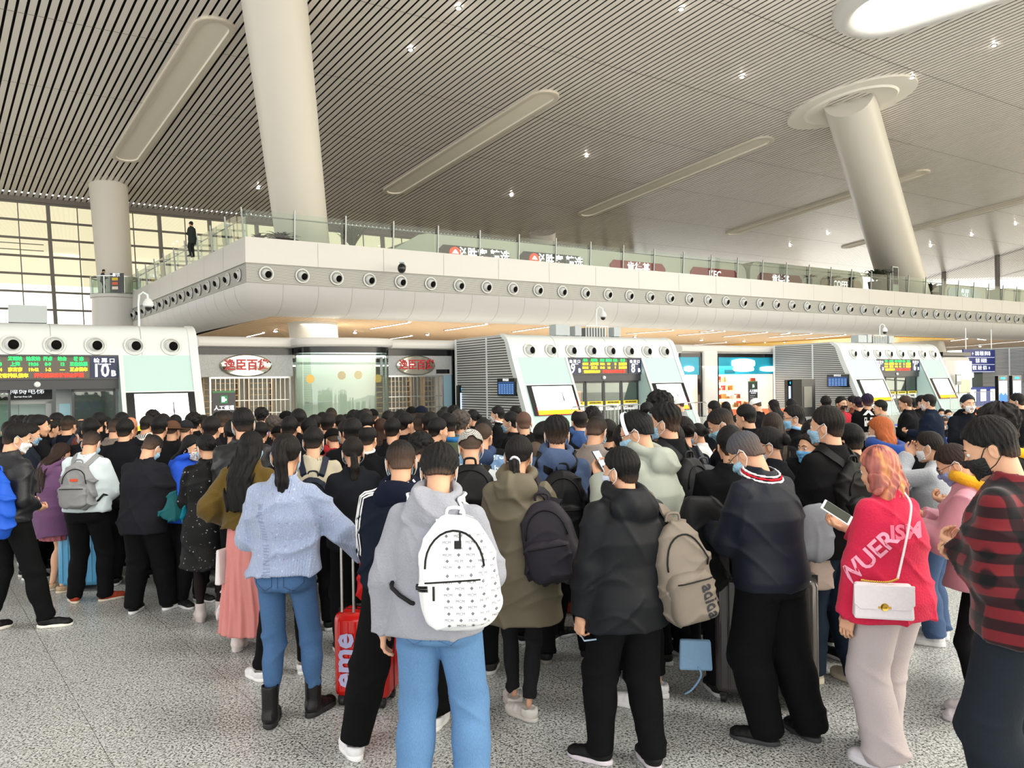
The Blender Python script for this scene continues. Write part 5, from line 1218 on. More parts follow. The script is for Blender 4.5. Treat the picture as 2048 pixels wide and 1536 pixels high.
            if T['hood']:
                hb = np.array(LP((0, -.125, 1.405)), f32) + dd; hd = ell(P, hb, (.135, .070, .10)); hd = smin(hd, torus(P, np.array(LP((0, -.022, 1.475)), f32) + dd, .086, .036, 1.12, 1.0, .32), .04) + .006 * np.sin(22 * P[:, 2] + 3 * np.sin(9 * P[:, 0]) - 20 * np.abs(P[:, 0])); d1 = smin(d1, hd, .02)
            elif T['collar']:
                d1 = smin(d1, torus(P, np.array(LP((0, -.022, 1.468)), f32) + dd, .066 if not fem else .058, .016, 1.05, 1.0, .25), .02)
            d1 = smax(d1, -(cap(P, nb, neck_top, tr + .004, tr - .004) - .004), .006)
            if T['wr']: d1 = d1 + wrinkle(Q, seed, T['wr']) * 1.45
            return d1
        xr = .66; v, f = nets(topf, (-xr, -.42, T['hem'] + dz - .06), (xr, .72, 1.62 + dz), res[0]); to = add(T.get('name', 'jacket'), mesh_np('top', [(v, f, 0)], [T['mat'] if 'mat' in T else cloth(T['c'], T['kind'])])); info['top'] = to; info['topf'] = topf
    # ------------- trousers / skirt
    if bottom:
        Bt = dict(c='15161a', kind='cotton', fit=.02, cuff=.07, flare=0.0, wr=.006, skirt=None, name='trousers'); Bt.update(bottom); ft = Bt['fit']
        if Bt['skirt']:
            zs2, A2 = Bt['skirt']; 
            def botf(P):
                Q = P; d1 = prof(Q, zs2, A2, [a * .8 for a in A2], [-.01] * len(zs2)); th = np.arctan2(Q[:, 0], Q[:, 1] * 1.2); w_ = np.clip((1.02 - Q[:, 2]) * 1.6, 0, 1)
                d1 = d1 + .011 * w_ * np.sin(th * 17 + 1.5 * np.sin(Q[:, 2] * 5)) + .006 * w_ * np.sin(th * 29 + 2 * np.sin(Q[:, 2] * 7)); return smax(smax(d1, zs2[0] - Q[:, 2], .01), Q[:, 2] - zs2[-1], .01)
            v, f = nets(botf, (-.45, -.42, zs2[0] - .03), (.45, .42, zs2[-1] + .03), res[0])
        else:
            def botf(P):
                Q = P - V3(0, 0, dz); zs2 = [.78, .85, .92, 1.0, 1.05]
                A2 = np.array([.150, .168, .174, .160, .15]) if fem else np.array([.15, .165, .168, .16, .158])
                d1 = prof(Q, zs2, A2 + ft * .6, np.array([.115, .128, .128, .115, .112]) + ft * .5, [-.02, -.02, -.018, -.005, 0]); d1 = smax(smax(d1, Q[:, 2] - 1.05, .01), .80 - Q[:, 2], .05)
                for s_, nm in ((-1, 'L'), (1, 'R')):
                    h, kn, an, fr, lift = G[nm]; h2 = np.array(h) + (0, 0, .01); lg = cap(P, h2, kn, .084 + ft * .7, .056 + ft); lg = smin(lg, cap(P, kn, an, .056 + ft, .038 + ft + Bt['flare']), .025)
                    lg = smin(lg, ell(P, np.array(kn) * .62 + np.array(an) * .38 + V3(0, -.012, 0), (.048 + ft * .9, .054 + ft * .9, .12)), .03)
                    if not seat: lg = smin(lg, ell(P, (s_ * .078, -.052, .885), (.078 + ft * .4, .078 + ft * .4, .085)), .04)
                    u = (np.array(kn) - np.array(an)); u = (u / np.linalg.norm(u)).astype(f32); cz = (Bt['cuff'] - .085)
                    lg = smax(lg, cz - (P - np.array(an, f32)) @ u, .008); d1 = smin(d1, lg, .02)
                return d1 + leg_wrinkle(P, seed + 3, Bt['wr'] * 1.35)
            v, f = nets(botf, (-.55, -.5, .02), (.55, .75, 1.09 + dz), res[0])
        info['bot'] = add(Bt['name'], mesh_np('bottom', [(v, f, 0)], [Bt['mat'] if 'mat' in Bt else cloth(Bt['c'], Bt['kind'])])); info['botf'] = botf
    # ------------- shoes
    if shoes:
        sk, sc_, so_ = shoes[:3]; (uv, uf), (sv, sf) = shoe_geo(sk)
        for s_, nm in ((-1, 'L'), (1, 'R')):
            h, kn, an, fr, lift = G[nm]
            me1 = tpl(('shoeme', sk, sc_), lambda: mesh_np('shoe', [(uv, uf, 0)], [cloth(sc_, 'leather' if sk in ('boot', 'heel') else 'nylon')])); me2 = tpl(('soleme', sk, so_), lambda: mesh_np('sole', [(sv, sf, 0)], [mat('sole_' + so_, so_, .6)]))
            a = add('shoe', me1); a.location = (an.x, an.y + .0, lift); a.rotation_euler = (math.radians(-22) if lift else 0, 0, math.radians(fr)); b = link('sole', me2, a)
            if len(shoes) > 3 and shoes[3] == 'tick':
                q_ = MB(); s2 = 1 if s_ > 0 else -1
                q_.tube([(s2 * .047, .02, .035), (s2 * .049, .06, .03), (s2 * .042, .12, .05)], [.004, .008, .003], 5); link('side_mark', None if False else q_.build('side_mark', mat('shoe_mark', 'e8e8e6', .5), a).data, None) if False else q_.build('side_mark', mat('shoe_mark', 'e8e8e6', .5), a)
    # ------------- hair, hat, mask, glasses
    def headpart(nm, geo, mt_, hang=None):
        v, f = geo
        if hang is not None:
            q = v.copy(); q[:, 2] = np.maximum(v[:, 2], hang); dn = np.minimum(v[:, 2] - hang, 0); w_ = q @ R.T + pv; w_[:, 2] += dn; w_[:, 1] += dn * (-.0 - math.tan(math.radians(lean)) * -1.0) * .8
            return add(nm, mesh_np(nm, [(w_, f, 0)], [mt_]))
        return add(nm, mesh_np(nm, [(v @ R.T + pv, f, 0)], [mt_]))
    if hair and hair[0] != 'bald':
        hg = hair_geo(hair[0], res[2]); info['hair'] = headpart('hair', hg, hair[2] if len(hair) > 2 else hair_mat(hair[1]), {'long': .0, 'mid': 0., 'wave': 0., 'pony': .1, 'ponylow': .02}.get(hair[0]))
        if hair[0] in THIN:
            z0_, z1_, a_ = THIN[hair[0]]; hz = hg[0][:, 2] - .25 * np.clip(hg[0][:, 1], 0, .1); at_ = info['hair'].data.attributes.new('thin', 'FLOAT', 'POINT'); at_.data.foreach_set('value', (np.clip((z1_ - hz) / (z1_ - z0_), 0, 1) * a_).astype(f32))
    if hat:
        g = tpl(('hat', hat[0], res[2]), lambda: nets(cap_f(hat[0])[0], cap_f(hat[0])[1], cap_f(hat[0])[2], min(res[2], .006)))
        if hat[0] == 'back': g = (g[0] * np.array([-1, -1, 1]), g[1]) if False else g
        info['hat'] = headpart('cap' if hat[0] != 'hat' else 'hat', g, hat[2] if len(hat) > 2 else cloth(hat[1]))
    if mask:
        mk = headpart('face_mask', tpl(('mask', detail), lambda: nets(mask_f, (-.09, 0, -.05), (.09, .15, .09), .0035 if detail else .006)), mat('mask_' + mask, mask, .75))
        for s in (-1, 1):
            m = MB(); m.tube([(s * .064, .052, .058), (s * .078, .022, .092), (s * .086, -.012, .106), (s * .088, -.026, .085), (s * .085, -.020, .045), (s * .076, .01, .022), (s * .056, .054, .004)], .0022, 5)
            m.v = [tuple(R @ np.array(v_) + pv) for v_ in m.v]; m.build('ear_loop', mat('loop_white', 'e6ecf2', .7) if mask != '17171a' else mat('loop_black', '17171a', .7), mk, smooth='all')
    if glasses:
        m = MB()
        for s in (-1, 1):
            ring = [(s * (.033 + .025 * math.cos(a)), .108 - .004 * abs(math.cos(a)), .088 + .019 * math.sin(a)) for a in np.linspace(0, 2 * PI, 14)]; m.tube(ring, .0018, 5, caps=False); m.tube([(s * .058, .104, .092), (s * .080, .05, .094), (s * .086, -.008, .092), (s * .084, -.03, .075)], .0019, 5)
        m.tube([(-.009, .112, .09), (.009, .112, .09)], .0018, 5); m.v = [tuple(R @ np.array(v_) + pv) for v_ in m.v]; m.build('glasses', mat('glasses_frame', '1c1a1a', .3), o, smooth='all')
    # brows/earrings etc. could go here
    return info
# ---------------------------------------------------------------- bags
def surf_push(P, fn, off, it=8):
    P = np.array(P, dtype=f32)
    for _ in range(it):
        e = .01; d0 = fn(P); g = np.stack([fn(P + V3(e, 0, 0)) - d0, fn(P + V3(0, e, 0)) - d0, fn(P + V3(0, 0, e)) - d0], 1) / e; n = np.linalg.norm(g, axis=1, keepdims=True) + 1e-6
        P = P + np.clip(off - d0, -.03, .03)[:, None] * g / n
    return P
def ribbon(pts, nrm, w, t):
    m = MB(); pts = [Vector(p) for p in pts]; k = len(pts); vs = []
    for i, p in enumerate(pts):
        d = (pts[min(i + 1, k - 1)] - pts[max(i - 1, 0)]).normalized(); n = Vector(nrm[i]).normalized(); s = d.cross(n).normalized()
        for a, b in ((-1, -1), (1, -1), (1, 1), (-1, 1)): vs.append(p + s * (a * w / 2) + n * (b * t / 2))
    fs = [(i * 4 + j, i * 4 + (j + 1) % 4, i * 4 + 4 + (j + 1) % 4, i * 4 + 4 + j) for i in range(k - 1) for j in range(4)] + [(3, 2, 1, 0), (4 * k - 4, 4 * k - 3, 4 * k - 2, 4 * k - 1)]
    return m.add(vs, fs)
def catmull(P, n=6):
    P = [Vector(p) for p in P]; Q = []
    for i in range(len(P) - 1):
        a, b, c, d = P[max(i - 1, 0)], P[i], P[i + 1], P[min(i + 2, len(P) - 1)]
        for j in range(n): t = j / n; Q.append(.5 * ((2 * b) + (c - a) * t + (2 * a - 5 * b + 4 * c - d) * t * t + (3 * b - a - 3 * c + d) * t ** 3))
    return Q + [P[-1]]
def backpack(info, label, c='8f9194', kind='nylon', w=.30, h=.42, dp=.15, z=1.17, x=0.0, y=None, tilt=0, straps=(1, 1), strapc=None, mt=None, pocket=True, slouch=0.0, group=None, res=.008, front=None, name='backpack', pc=None, strapw=.05):
    """bag on a back, in the wearer's frame; top-level object placed with the wearer's matrix"""
    o = info['obj']; mt = mt or cloth(c, kind); sm = cloth(strapc, 'nylon') if strapc else mt
    ty = -.12 - dp * .42 if y is None else y; lean = math.tan(math.radians(info['lean'])); ty += lean * max(z - .95, 0); Rt = np.array(Matrix.Rotation(math.radians(tilt), 3, 'Y') @ Matrix.Rotation(math.radians(-info['lean']), 3, 'X'), dtype=f32)
    ctr = V3(x, ty, z + info['dz'])
    def loc_(P): return (P - ctr) @ Rt
    def body(P):
        Q = loc_(P); q = Q.copy(); zz = Q[:, 2] / (h / 2); wx = np.interp(zz, [-1, -.3, .4, 1], [1.0, 1.0, .92, .60]).astype(f32); wy = np.interp(zz, [-1, -.4, .4, 1], [1.0 + slouch, 1.05 + slouch, .85, .45]).astype(f32)
        e = np.sqrt(np.abs(q[:, 0] / (w / 2 * wx)) ** 3 + np.abs((q[:, 1]) / (dp / 2 * wy)) ** 3 + np.abs(q[:, 2] / (h / 2)) ** 4.5) ; d = (e ** .5 - 1) * dp / 2 * .8
        return d + wrinkle(Q * V3(1.3, 1.3, 1.3), len(label), .006 if kind == 'nylon' else .002)
    B = .05 + max(w, h) * .62; v, f = nets(body, ctr - B, ctr + B, res)
    root = link(name, mesh_np(name, [(v, f, 0)], [mt])); root.location = o.location; root.rotation_euler = o.rotation_euler; root.scale = o.scale; tag(root, label, 'backpack', group)
    if pocket:
        pcn = ctr + Rt @ V3(0, -dp * .42, -h * .2)
        def pk(P):
            Q = (P - pcn) @ Rt; e = (np.abs(Q[:, 0] / (w * .40)) ** 4 + np.abs(Q[:, 1] / (dp * .33)) ** 3 + np.abs(Q[:, 2] / (h * .24)) ** 5) ** .5; return (e - 1) * dp * .14 + wrinkle(Q * 1.4, 5, .004)
        v, f = nets(pk, pcn - .25, pcn + .25, res); link('front_pocket', mesh_np('front_pocket', [(v, f, 0)], [cloth(pc, kind) if pc else mt]), root)
    def onface(u, v_, off=.004):     # point on the outer face, u,v in -1..1
        p0 = ctr + Rt @ V3(u * w / 2, -dp * 1.2, v_ * h / 2); dr = Rt @ V3(0, 1, 0)
        fn = lambda P: np.minimum(body(P), pk(P)) if pocket else body(P)
        t = 0.0
        for _ in range(40):
            dv = float(fn((p0 + dr * t)[None].astype(f32))[0])
            if dv < .0012: break
            t += max(dv * .7, .001)
        return Vector((p0 + dr * (t - off)).tolist())
    info['onface'] = onface; root['_'] = 0; del root['_']; info['bagR'] = Rt; info['bag'] = root
    zp = [onface(-.72 + .0 * t, -.05) for t in (0,)]
    arc = [onface(math.cos(a) * .72, .12 + math.sin(a) * .62) for a in np.linspace(PI, 0, 15)]
    m = MB(); m.tube(arc, .0045, 6); m.build('zipper', cloth('1a1a1c', 'nylon'), root, smooth='all')
    if pocket:
        m = MB(); m.tube([onface(u, -.08) for u in np.linspace(-.66, .66, 9)], .004, 6); m.build('pocket_zipper', cloth('1a1a1c', 'nylon'), root, smooth='all')
    # top loop
    tp = ctr + Rt @ V3(0, dp * .1, h * .49); m = MB(); tpv = Vector(tp.tolist()); m.tube(catmull([tpv + Vector((-.04, 0, -.01)), tpv + Vector((-.03, 0, .03)), tpv + Vector((.03, 0, .03)), tpv + Vector((.04, 0, -.01))], 4), .008, 6); m.build('grab_loop', sm, root, smooth='all')
    if 'topf' in info:
        for s, on in zip((-1, 1), straps):
            if not on: continue
            sw = info['sw']; L = lambda p: (p[0], p[1] + lean * max(p[2] - .95, 0), p[2] + info['dz'])
            P = [L((x + s * w * .18, ty - lean * max(z - .95, 0) + dp * .2, min(z + h * .44, 1.42))), L((s * sw * .62, -.085, 1.43)), L((s * sw * .66, -.01, 1.455)), L((s * sw * .70, .08, 1.38)), L((s * sw * .80, .12, 1.25)), L((s * sw * 1.0, .06, 1.10))]
            C = catmull(P, 5); C2 = surf_push([tuple(c) for c in C], info['topf'], .010); e = .01; d0 = info['topf'](C2); g = np.stack([info['topf'](C2 + V3(e, 0, 0)) - d0, info['topf'](C2 + V3(0, e, 0)) - d0, info['topf'](C2 + V3(0, 0, e)) - d0], 1)
            C2[0] = C[0]; lw = [L((x + s * w * .44, -.10, z - h * .34)), L((s * sw * .98, -.06, 1.07))]; lq = surf_push(catmull(lw, 4), info['topf'], .012); lq[0] = lw[0]; m_ = MB(); m_.tube([tuple(float(a) for a in q) for q in lq] + [tuple(float(a) for a in C2[-1])], .010, 6); m_.build('strap_webbing', cloth('1a1a1c', 'nylon'), root, smooth='all')
            wd = [strapw] * len(C2); ribbon([tuple(float(a) for a in c) for c in C2], [tuple(float(a) for a in n_) for n_ in g], strapw, .012).build('shoulder_strap', sm, root, smooth=True)
    return root
def attach(root, o): root.location = o.location; root.rotation_euler = o.rotation_euler; root.scale = o.scale; return root
def phone(info, side='L', label='', tilt=50, lit=True, colr='1a1b1e', dx=0, w=.074, h=.152):
    w2, M = info['HM'][side]; o = info['obj']; s = -1 if side == 'L' else 1
    c = w2 + M @ np.array((0.0, .040, .085)); root = empty('smartphone', (0, 0, 0), label=label, cat='phone'); attach(root, o)
    zz = Vector((0, -math.cos(math.radians(tilt)), math.sin(math.radians(tilt)))); 
    nrm = Vector((0, -math.sin(math.radians(tilt)), math.cos(math.radians(tilt)))) ; up_ = Vector((0, math.cos(math.radians(tilt)), math.sin(math.radians(tilt))))
    nrm = Vector((0, -math.sin(math.radians(tilt)), math.cos(math.radians(tilt)))); xx = up_.cross(nrm)
    Rm = Matrix((xx, up_, nrm)).transposed()
    a = MB().box(-w / 2, w / 2, -h / 2, h / 2, -.004, .004).build('case', mat('phone_' + colr, colr, .25), root, bevel=.006); b = MB().box(-w / 2 + .004, w / 2 - .004, -h / 2 + .006, h / 2 - .006, .004, .0052).build('screen', emi('phone_screen', 'b8c6d8', .7) if lit else M_black, root)
    for q in (a, b): q.matrix_local = Matrix.Translation(Vector(c.tolist())) @ Rm.to_4x4()
    return root
def decal(txt, info, target, origin, rx=0, size=.1, mt=None, roll=0, yawp=0, name='lettering', parent=None, bold=.002, back=True, off=.004, wide=1):
    """lettering laid onto a garment: shot from behind (or along yawp) onto the surface"""
    me = text_mesh(txt, size, name, bold, thick=0.0, res=3) if isinstance(txt, str) else txt
    import bmesh
    bm = bmesh.new(); bm.from_mesh(me); bmesh.ops.subdivide_edges(bm, edges=[e for e in bm.edges if e.calc_length() > size * .12], cuts=2); bm.to_mesh(me); bm.free()
    vv = [v.co for v in target.data.vertices]; pp_ = [tuple(p.vertices) for p in target.data.polygons]
    for ch in target.children:
        if ch.name.startswith('front_pocket'): n0 = len(vv); vv += [v.co for v in ch.data.vertices]; pp_ += [tuple(i + n0 for i in p.vertices) for p in ch.data.polygons]
    bvh = BVHTree.FromPolygons(vv, pp_)
    dr = Vector((math.sin(yawp), math.cos(yawp), 0)); rt = Vector((math.cos(yawp), -math.sin(yawp), 0)); upv = Vector((0, 0, 1)); c, s = math.cos(roll), math.sin(roll); u2 = rt * c + upv * s; v2 = upv * c - rt * s
    O = Vector(origin); ok = 0; miss = []
    for v in me.vertices:
        p = O + u2 * v.co.x * wide + v2 * v.co.y; h = bvh.ray_cast(p - dr * .6, dr); v.co = (h[0] - dr * off) if h[0] is not None else p
        if h[0] is None: miss.append(v.index)
    if miss and len(miss) < len(me.vertices) * .6:
        bm = bmesh.new(); bm.from_mesh(me); bm.verts.ensure_lookup_table(); bmesh.ops.delete(bm, geom=[bm.verts[i] for i in miss], context='VERTS'); bm.to_mesh(me); bm.free()
    me.materials.clear(); me.materials.append(mt); o = link(name, me, parent or target); return o
def suitcase(p, rz, label, c='c81e1e', W_=.36, H_=.52, D_=.23, handle=.0, ribs=7, kind='plastic', cat='suitcase', wheelc='18181a', hx=-.09, hy=-.08):
    root = empty('suitcase', p, rz, label, cat); mt = cloth(c, kind)
    m = MB(); z0 = .055; m.box(-W_ / 2, W_ / 2, -D_ / 2, D_ / 2, z0, z0 + H_); m.build('shell', mt, root, bevel=.045, smooth=True)
    m = MB()
    for i in range(ribs):
        x = -W_ / 2 + W_ * (i + 1) / (ribs + 1); m.tube([(x, -D_ / 2 - .001, z0 + .05), (x, -D_ / 2 - .001, z0 + H_ - .05)], .008, 8); m.tube([(x, D_ / 2 + .001, z0 + .05), (x, D_ / 2 + .001, z0 + H_ - .05)], .008, 8)
    m.build('shell_ribs', mt, root, smooth=True)
    MB().box(-W_ / 2 - .002, W_ / 2 + .002, -.006, .006, z0 + .01, z0 + H_ + .002).build('zip_seam', mat('wheel_' + wheelc, wheelc, .5), root)
    m = MB(); m.tube(catmull([(-.07, 0, z0 + H_), (-.06, 0, z0 + H_ + .025), (.06, 0, z0 + H_ + .025), (.07, 0, z0 + H_)], 4), .011, 8); m.build('carry_handle', M_black, root, smooth=True)
    for sx in (-1, 1):
        for sy in (-1, 1):
            m = MB(); cx_, cy_ = sx * (W_ / 2 - .05), sy * (D_ / 2 - .035); m.lathe([(0, -.018), (.026, -.018), (.030, -.01), (.030, .01), (.026, .018), (0, .018)], 14, c=(cx_, cy_, .030), axis='X'); m.box(cx_ - .022, cx_ + .022, cy_ - .02, cy_ + .02, .038, .065); m.build('wheel', mat('wheel_' + wheelc, wheelc, .5), root, smooth=True)
    if handle:
        m = MB(); m.tube([(hx - .04, hy, z0 + H_), (hx - .04, hy, z0 + H_ + handle)], .009, 8); m.tube([(hx + .04, hy, z0 + H_), (hx + .04, hy, z0 + H_ + handle)], .009, 8); m.build('telescopic_tubes', M_steel, root, smooth=True)
        m = MB(); m.tube([(hx - .055, hy, z0 + H_ + handle), (hx + .055, hy, z0 + H_ + handle)], .015, 10); m.build('grip', M_black, root, smooth=True)
    return root
# ================================================================ people
def pixl(info, px, py, d=None):
    """where the sight line through a frame point meets the upright plane at the wearer, in the wearer's frame"""
    o = info['obj']; mw = Matrix.LocRotScale(o.location, o.rotation_euler, o.scale); dd = d or o.location.y; p = at(px, py, dd); return mw.inverted() @ p
def viewang(info, px):
    return math.atan((px - 1024) / F) + math.radians(info['yaw'])
def mark(txt, info, target, px, py, size, mt, roll=0, **k):
    O = pixl(info, px, py); return decal(txt, info, target, O, size=size, mt=mt, roll=roll, yawp=viewang(info, px), **k)
def inks(c): return mat('ink_' + c, c, .7)
def neckring(info, name, c, R_=.085, r_=.035, z=1.455, kind='cotton', label=None, sack=False, y=-.02, top=False, front=True):
    L = math.tan(math.radians(info['lean'])) * (z - .95); dd = info['dz']
    def f(P):
        d = torus(P, (0, y + L, z + dd), R_, r_, 1.12, 1.0, .3)
        if sack: d = smin(d, ell(P, (0, y - .10 + L, z - .05 + dd), (.125, .06, .085)), .04)
        if not front: d = np.maximum(d, P[:, 1] - y - L - .06)
        return d + .003 * np.sin(30 * P[:, 2] + 3 * np.sin(9 * P[:, 0]) - 20 * np.abs(P[:, 0])) * (1 if .012 < r_ < .05 else 0)
    v, fa = nets(f, (-.3, -.35 + L, z - .2 + dd), (.3, .3 + L, z + .15 + dd), .009)
    me = mesh_np(name, [(v, fa, 0)], [cloth(c, kind)])
    if top: o = link(name, me); attach(o, info['obj']); tag(o, label, 'neck pillow'); return o
    o = link(name, me, info['obj'])
    if label: o['label'] = label
    return o
BK = dict(c='15161a', fit=.02)
def JK(c, kind='cotton', **k): return dict(c=c, kind=kind, **k)

# ---- the nearest figures
A1 = person(40, 846, d=6.9, yaw=-22, head=(-26, 18, 0), lean=3, arms=((-.1, .18, 1.02), (.12, .16, 1.0)), top=JK('2b2c33', 'leather', hem=.90, loose=.03), bottom=dict(c='131417', fit=.025), shoes=('sneaker', '151517', 'e4e2da'), feet=[(-.14, -.10, -5), (.20, .16, -50)], hair=('short', '0f0e0d'), mask='e8eaee', label='man in a dark leather jacket stepping along at the left edge, blue bag behind')
bb = backpack(A1, 'crumpled bright blue plastic bag slung on the back of the man at the left edge', '1d55c4', 'nylon', w=.32, h=.56, dp=.17, z=1.06, x=.10, pocket=False, name='bag', straps=(1, 0)); bb['category'] = 'bag'
A2 = person(190, 864, d=7.86, yaw=0, head=(0, 38, 0), lean=5, top=JK('cfdde2', 'cotton', hem=.90, loose=.045, sleeve=.035, wr=.008), bottom=dict(c='15161a', fit=.03, cuff=.04), shoes=('canvas', 'a04028', 'd8ccbe'), feet=[(-.13, .0, 38), (.14, .06, -42)], hair=('fade', '100f0e'), label='man in a pale denim shirt with a grey backpack and rust-red trainers')
B2 = backpack(A2, 'grey backpack with a small orange-red patch on the man in the pale denim shirt', '8b8d90', w=.33, h=.46, dp=.15, z=1.16, strapw=.045)
A3 = person(128, 886, d=8.2, yaw=-38, fem=True, head=(0, 22, 0), top=JK('6c4c70', 'fleece', hem=.66, loose=.075, sleeve=.05, hood=True, wr=.009, flare=.04, name='hoodie'), bottom=dict(c='a5626a', skirt=([.60, .8, 1.0], [.19, .19, .15]), name='shorts'), shoes=('canvas', 'c0a585', 'd8cbb5'), hair=('long', '2a1c16'), label='woman with long brown hair in an oversized purple hoodie with bare legs')
A4 = person(316, 872, d=7.46, yaw=-8, head=(-8, 40, 6), lean=6, top=JK('2a2b32', 'cotton', hem=.76, loose=.05, sleeve=.035, wr=.008), bottom=dict(c='121316', fit=.045, cuff=.05), shoes=('sneaker', '121214', 'e6e6e8', 'tick'), feet=[(-.12, 0, 12), (.14, .15, -10)], hair=('fade', '0f0f0f'), label='man in a charcoal jacket bowing his head, black-and-white trainers, beside the sequin dress')
A5 = person(410, 868, d=7.1, yaw=20, fem=True, head=(25, 15, 0), top=JK('0d0d10', 'sequin', hem=.50, loose=.03, sleeve=.03, skirt=.10, name='dress', wr=.005), bottom=dict(c='2e2524', fit=-.008, cuff=.09, wr=.001, name='stockings'), shoes=('heel', 'c6bab8', 'b5a8a6'), feet=[(-.08, 0, 10), (.09, .02, -5)], hair=('bun', '100f10'), label='woman in a black sequin dress and pale ankle boots, hair in a bun')
A6 = person(485, 815, d=6.9, yaw=12, head=(15, 8, 0), top=JK('23252b', 'leather', hem=.84, loose=.035, wr=.007), bottom=BK, shoes=('boot', '111113', '161616'), hair=('short', '0f0e0e'), mask='c8d8e6', label='tall man in a black leather jacket behind the woman in the pink skirt')
A7 = person(503, 862, d=6.28, yaw=-4, fem=True, head=(-4, 10, 0), arms=((-.24, .16, 1.0), (.22, .2, 1.02)), top=JK('5c4a20', 'fleece', hem=.97, loose=.05, sleeve=.055, wr=.009, name='sweater'), bottom=dict(c='cf8884', skirt=([.15, .5, .95, 1.03], [.235, .20, .165, .14]), name='skirt'), shoes=('heel', 'd9d0cc', 'cfc6c2'), hair=('long', '0d0c0c'), detail=2, label='woman with very long black hair, olive sweater and long pink skirt')
A8 = person(574, 915, d=5.7, yaw=0, head=(0, 15, 0), top=JK('1a1a1e', hem=.85), bottom=dict(c='121214', fit=.01, cuff=.10), shoes=('sneaker', 'e2e2e4', 'ececec'), feet=[(-.20, -.05, 45), (.10, .1, -10)], hair=('short', '101010'), label='person in black trousers mostly hidden behind the woman in the pale blue sweater')
A9 = person(573, 867, d=4.9, yaw=-3, fem=True, head=(6, 10, 0), lean=2, arms=((-.12, .24, 1.10), (.40, .20, .95)), hands=('hold', 'grip'), top=JK('9aa9ca', 'knit', hem=.90, loose=.04, sleeve=.030, wr=.008, name='sweater'), bottom=dict(c='44658f', kind='denim', fit=.004, cuff=.13, wr=.007), shoes=('boot', '141316', '1a1a1a'), feet=[(-.10, -.02, 12), (.11, .14, -20)], hair=('pony', '12100f'), label='woman with a high ponytail in a pale blue knitted sweater, blue jeans and black boots', detail=2)
A10 = person(800, 880, d=4.62, yaw=-6, head=(18, 24, 0), lean=6, arms=('phonelow', 'phonelow'), top=JK('1a2338', 'cotton', hem=.90, loose=.045, sleeve=.03, wr=.007, rib=True), bottom=dict(c='0e0f11', fit=.045, cuff=.08, wr=.007), shoes=('sneaker', 'e6e6ea', 'f0f0f0'), feet=[(-.24, -.10, 35), (.12, .30, -8)], hair=('fade', '161312'), label='man in a navy tracksuit top with white shoulder stripes and white trainers', detail=2)
A11 = person(880, 893, d=4.0, yaw=-7, head=(8, 36, 0), lean=5, arms=((-.27, .04, .84), (.12, .28, 1.05)), hands=('relax', 'hold'), top=JK('979aa5', 'fleece', hem=.84, loose=.045, sleeve=.03, hood=True, wr=.008, name='hoodie'), bottom=dict(c='5d84b0', kind='denim', fit=.035, cuff=.055, wr=.007), shoes=('sneaker', 'e6e6e8', 'f2f2f2'), feet=[(-.13, -.02, 5), (.15, .0, -8)], hair=('bowl', '0f0e0d'), detail=2, label='young man in a light grey hoodie and pale blue jeans wearing a white patterned backpack')
A12 = person(1038, 870, d=4.97, yaw=-8, fem=True, head=(-6, 10, 0), arms=('phone', 'phone'), top=JK('676050', 'nylon', hem=.60, loose=.055, sleeve=.04, hood=True, flare=.10, wr=.009, name='coat'), bottom=dict(c='26262b', kind='denim', fit=-.004, cuff=.13, wr=.007), shoes=('canvas', 'd8d4cf', 'cfcac4'), feet=[(-.06, .12, 20), (.05, -.04, 50)], hair=('ponylow', '120f0f'), detail=2, label='woman with a low ponytail in an olive-grey coat and black jeans')
def chk_mat():
    if 'checked_cap' in MATS: return MATS['checked_cap']
    m = mat('checked_cap', 'ffffff', .8); n = m.node_tree.nodes; l = m.node_tree.links; t = n.new('ShaderNodeTexCoord'); c = n.new('ShaderNodeTexChecker'); c.inputs['Scale'].default_value = 160; c.inputs['Color1'].default_value = srgb('121212'); c.inputs['Color2'].default_value = srgb('d8d6d0'); mp = n.new('ShaderNodeMapping'); mp.inputs['Rotation'].default_value = (.6, .4, .7); l.new(t.outputs['Object'], mp.inputs[0]); l.new(mp.outputs[0], c.inputs['Vector']); l.new(c.outputs['Color'], n['Principled BSDF'].inputs['Base Color']); return m
A13 = person(940, 860, d=5.75, yaw=0, head=(8, 22, 0), top=JK('c3ccd0', 'nylon', hem=.85, loose=.05, sleeve=.035, wr=.010), bottom=BK, shoes=('sneaker', '3a3a3c', 'd8d8d8'), hair=('stubble', '2a2522'), hat=('back', 'c', chk_mat()), label='man in a black-and-white checked cap and pale grey jacket')
backpack(A13, 'black bag worn high on the back of the man in the checked cap', '131316', w=.36, h=.34, dp=.20, z=1.32, pocket=False, slouch=.15)
A14 = person(1243, 893, d=4.27, yaw=18, head=(30, 4, 0), lean=2, arms=((-.25, .04, .80), (.16, .18, .95)), hands=('hold', 'hold'), top=JK('13171f', 'nylon', hem=.76, loose=.05, sleeve=.035, hood=True, wr=.007), bottom=dict(c='101115', fit=.035, cuff=.05, wr=.007), shoes=('sneaker', '17171a', 'd6cdd6'), feet=[(-.12, .10, 40), (.12, -.04, -6)], hair=('short', '0e0d0d'), mask='c9d4e6', detail=2, label='man in a black hooded jacket and black trousers looking left, beige backpack on one shoulder')
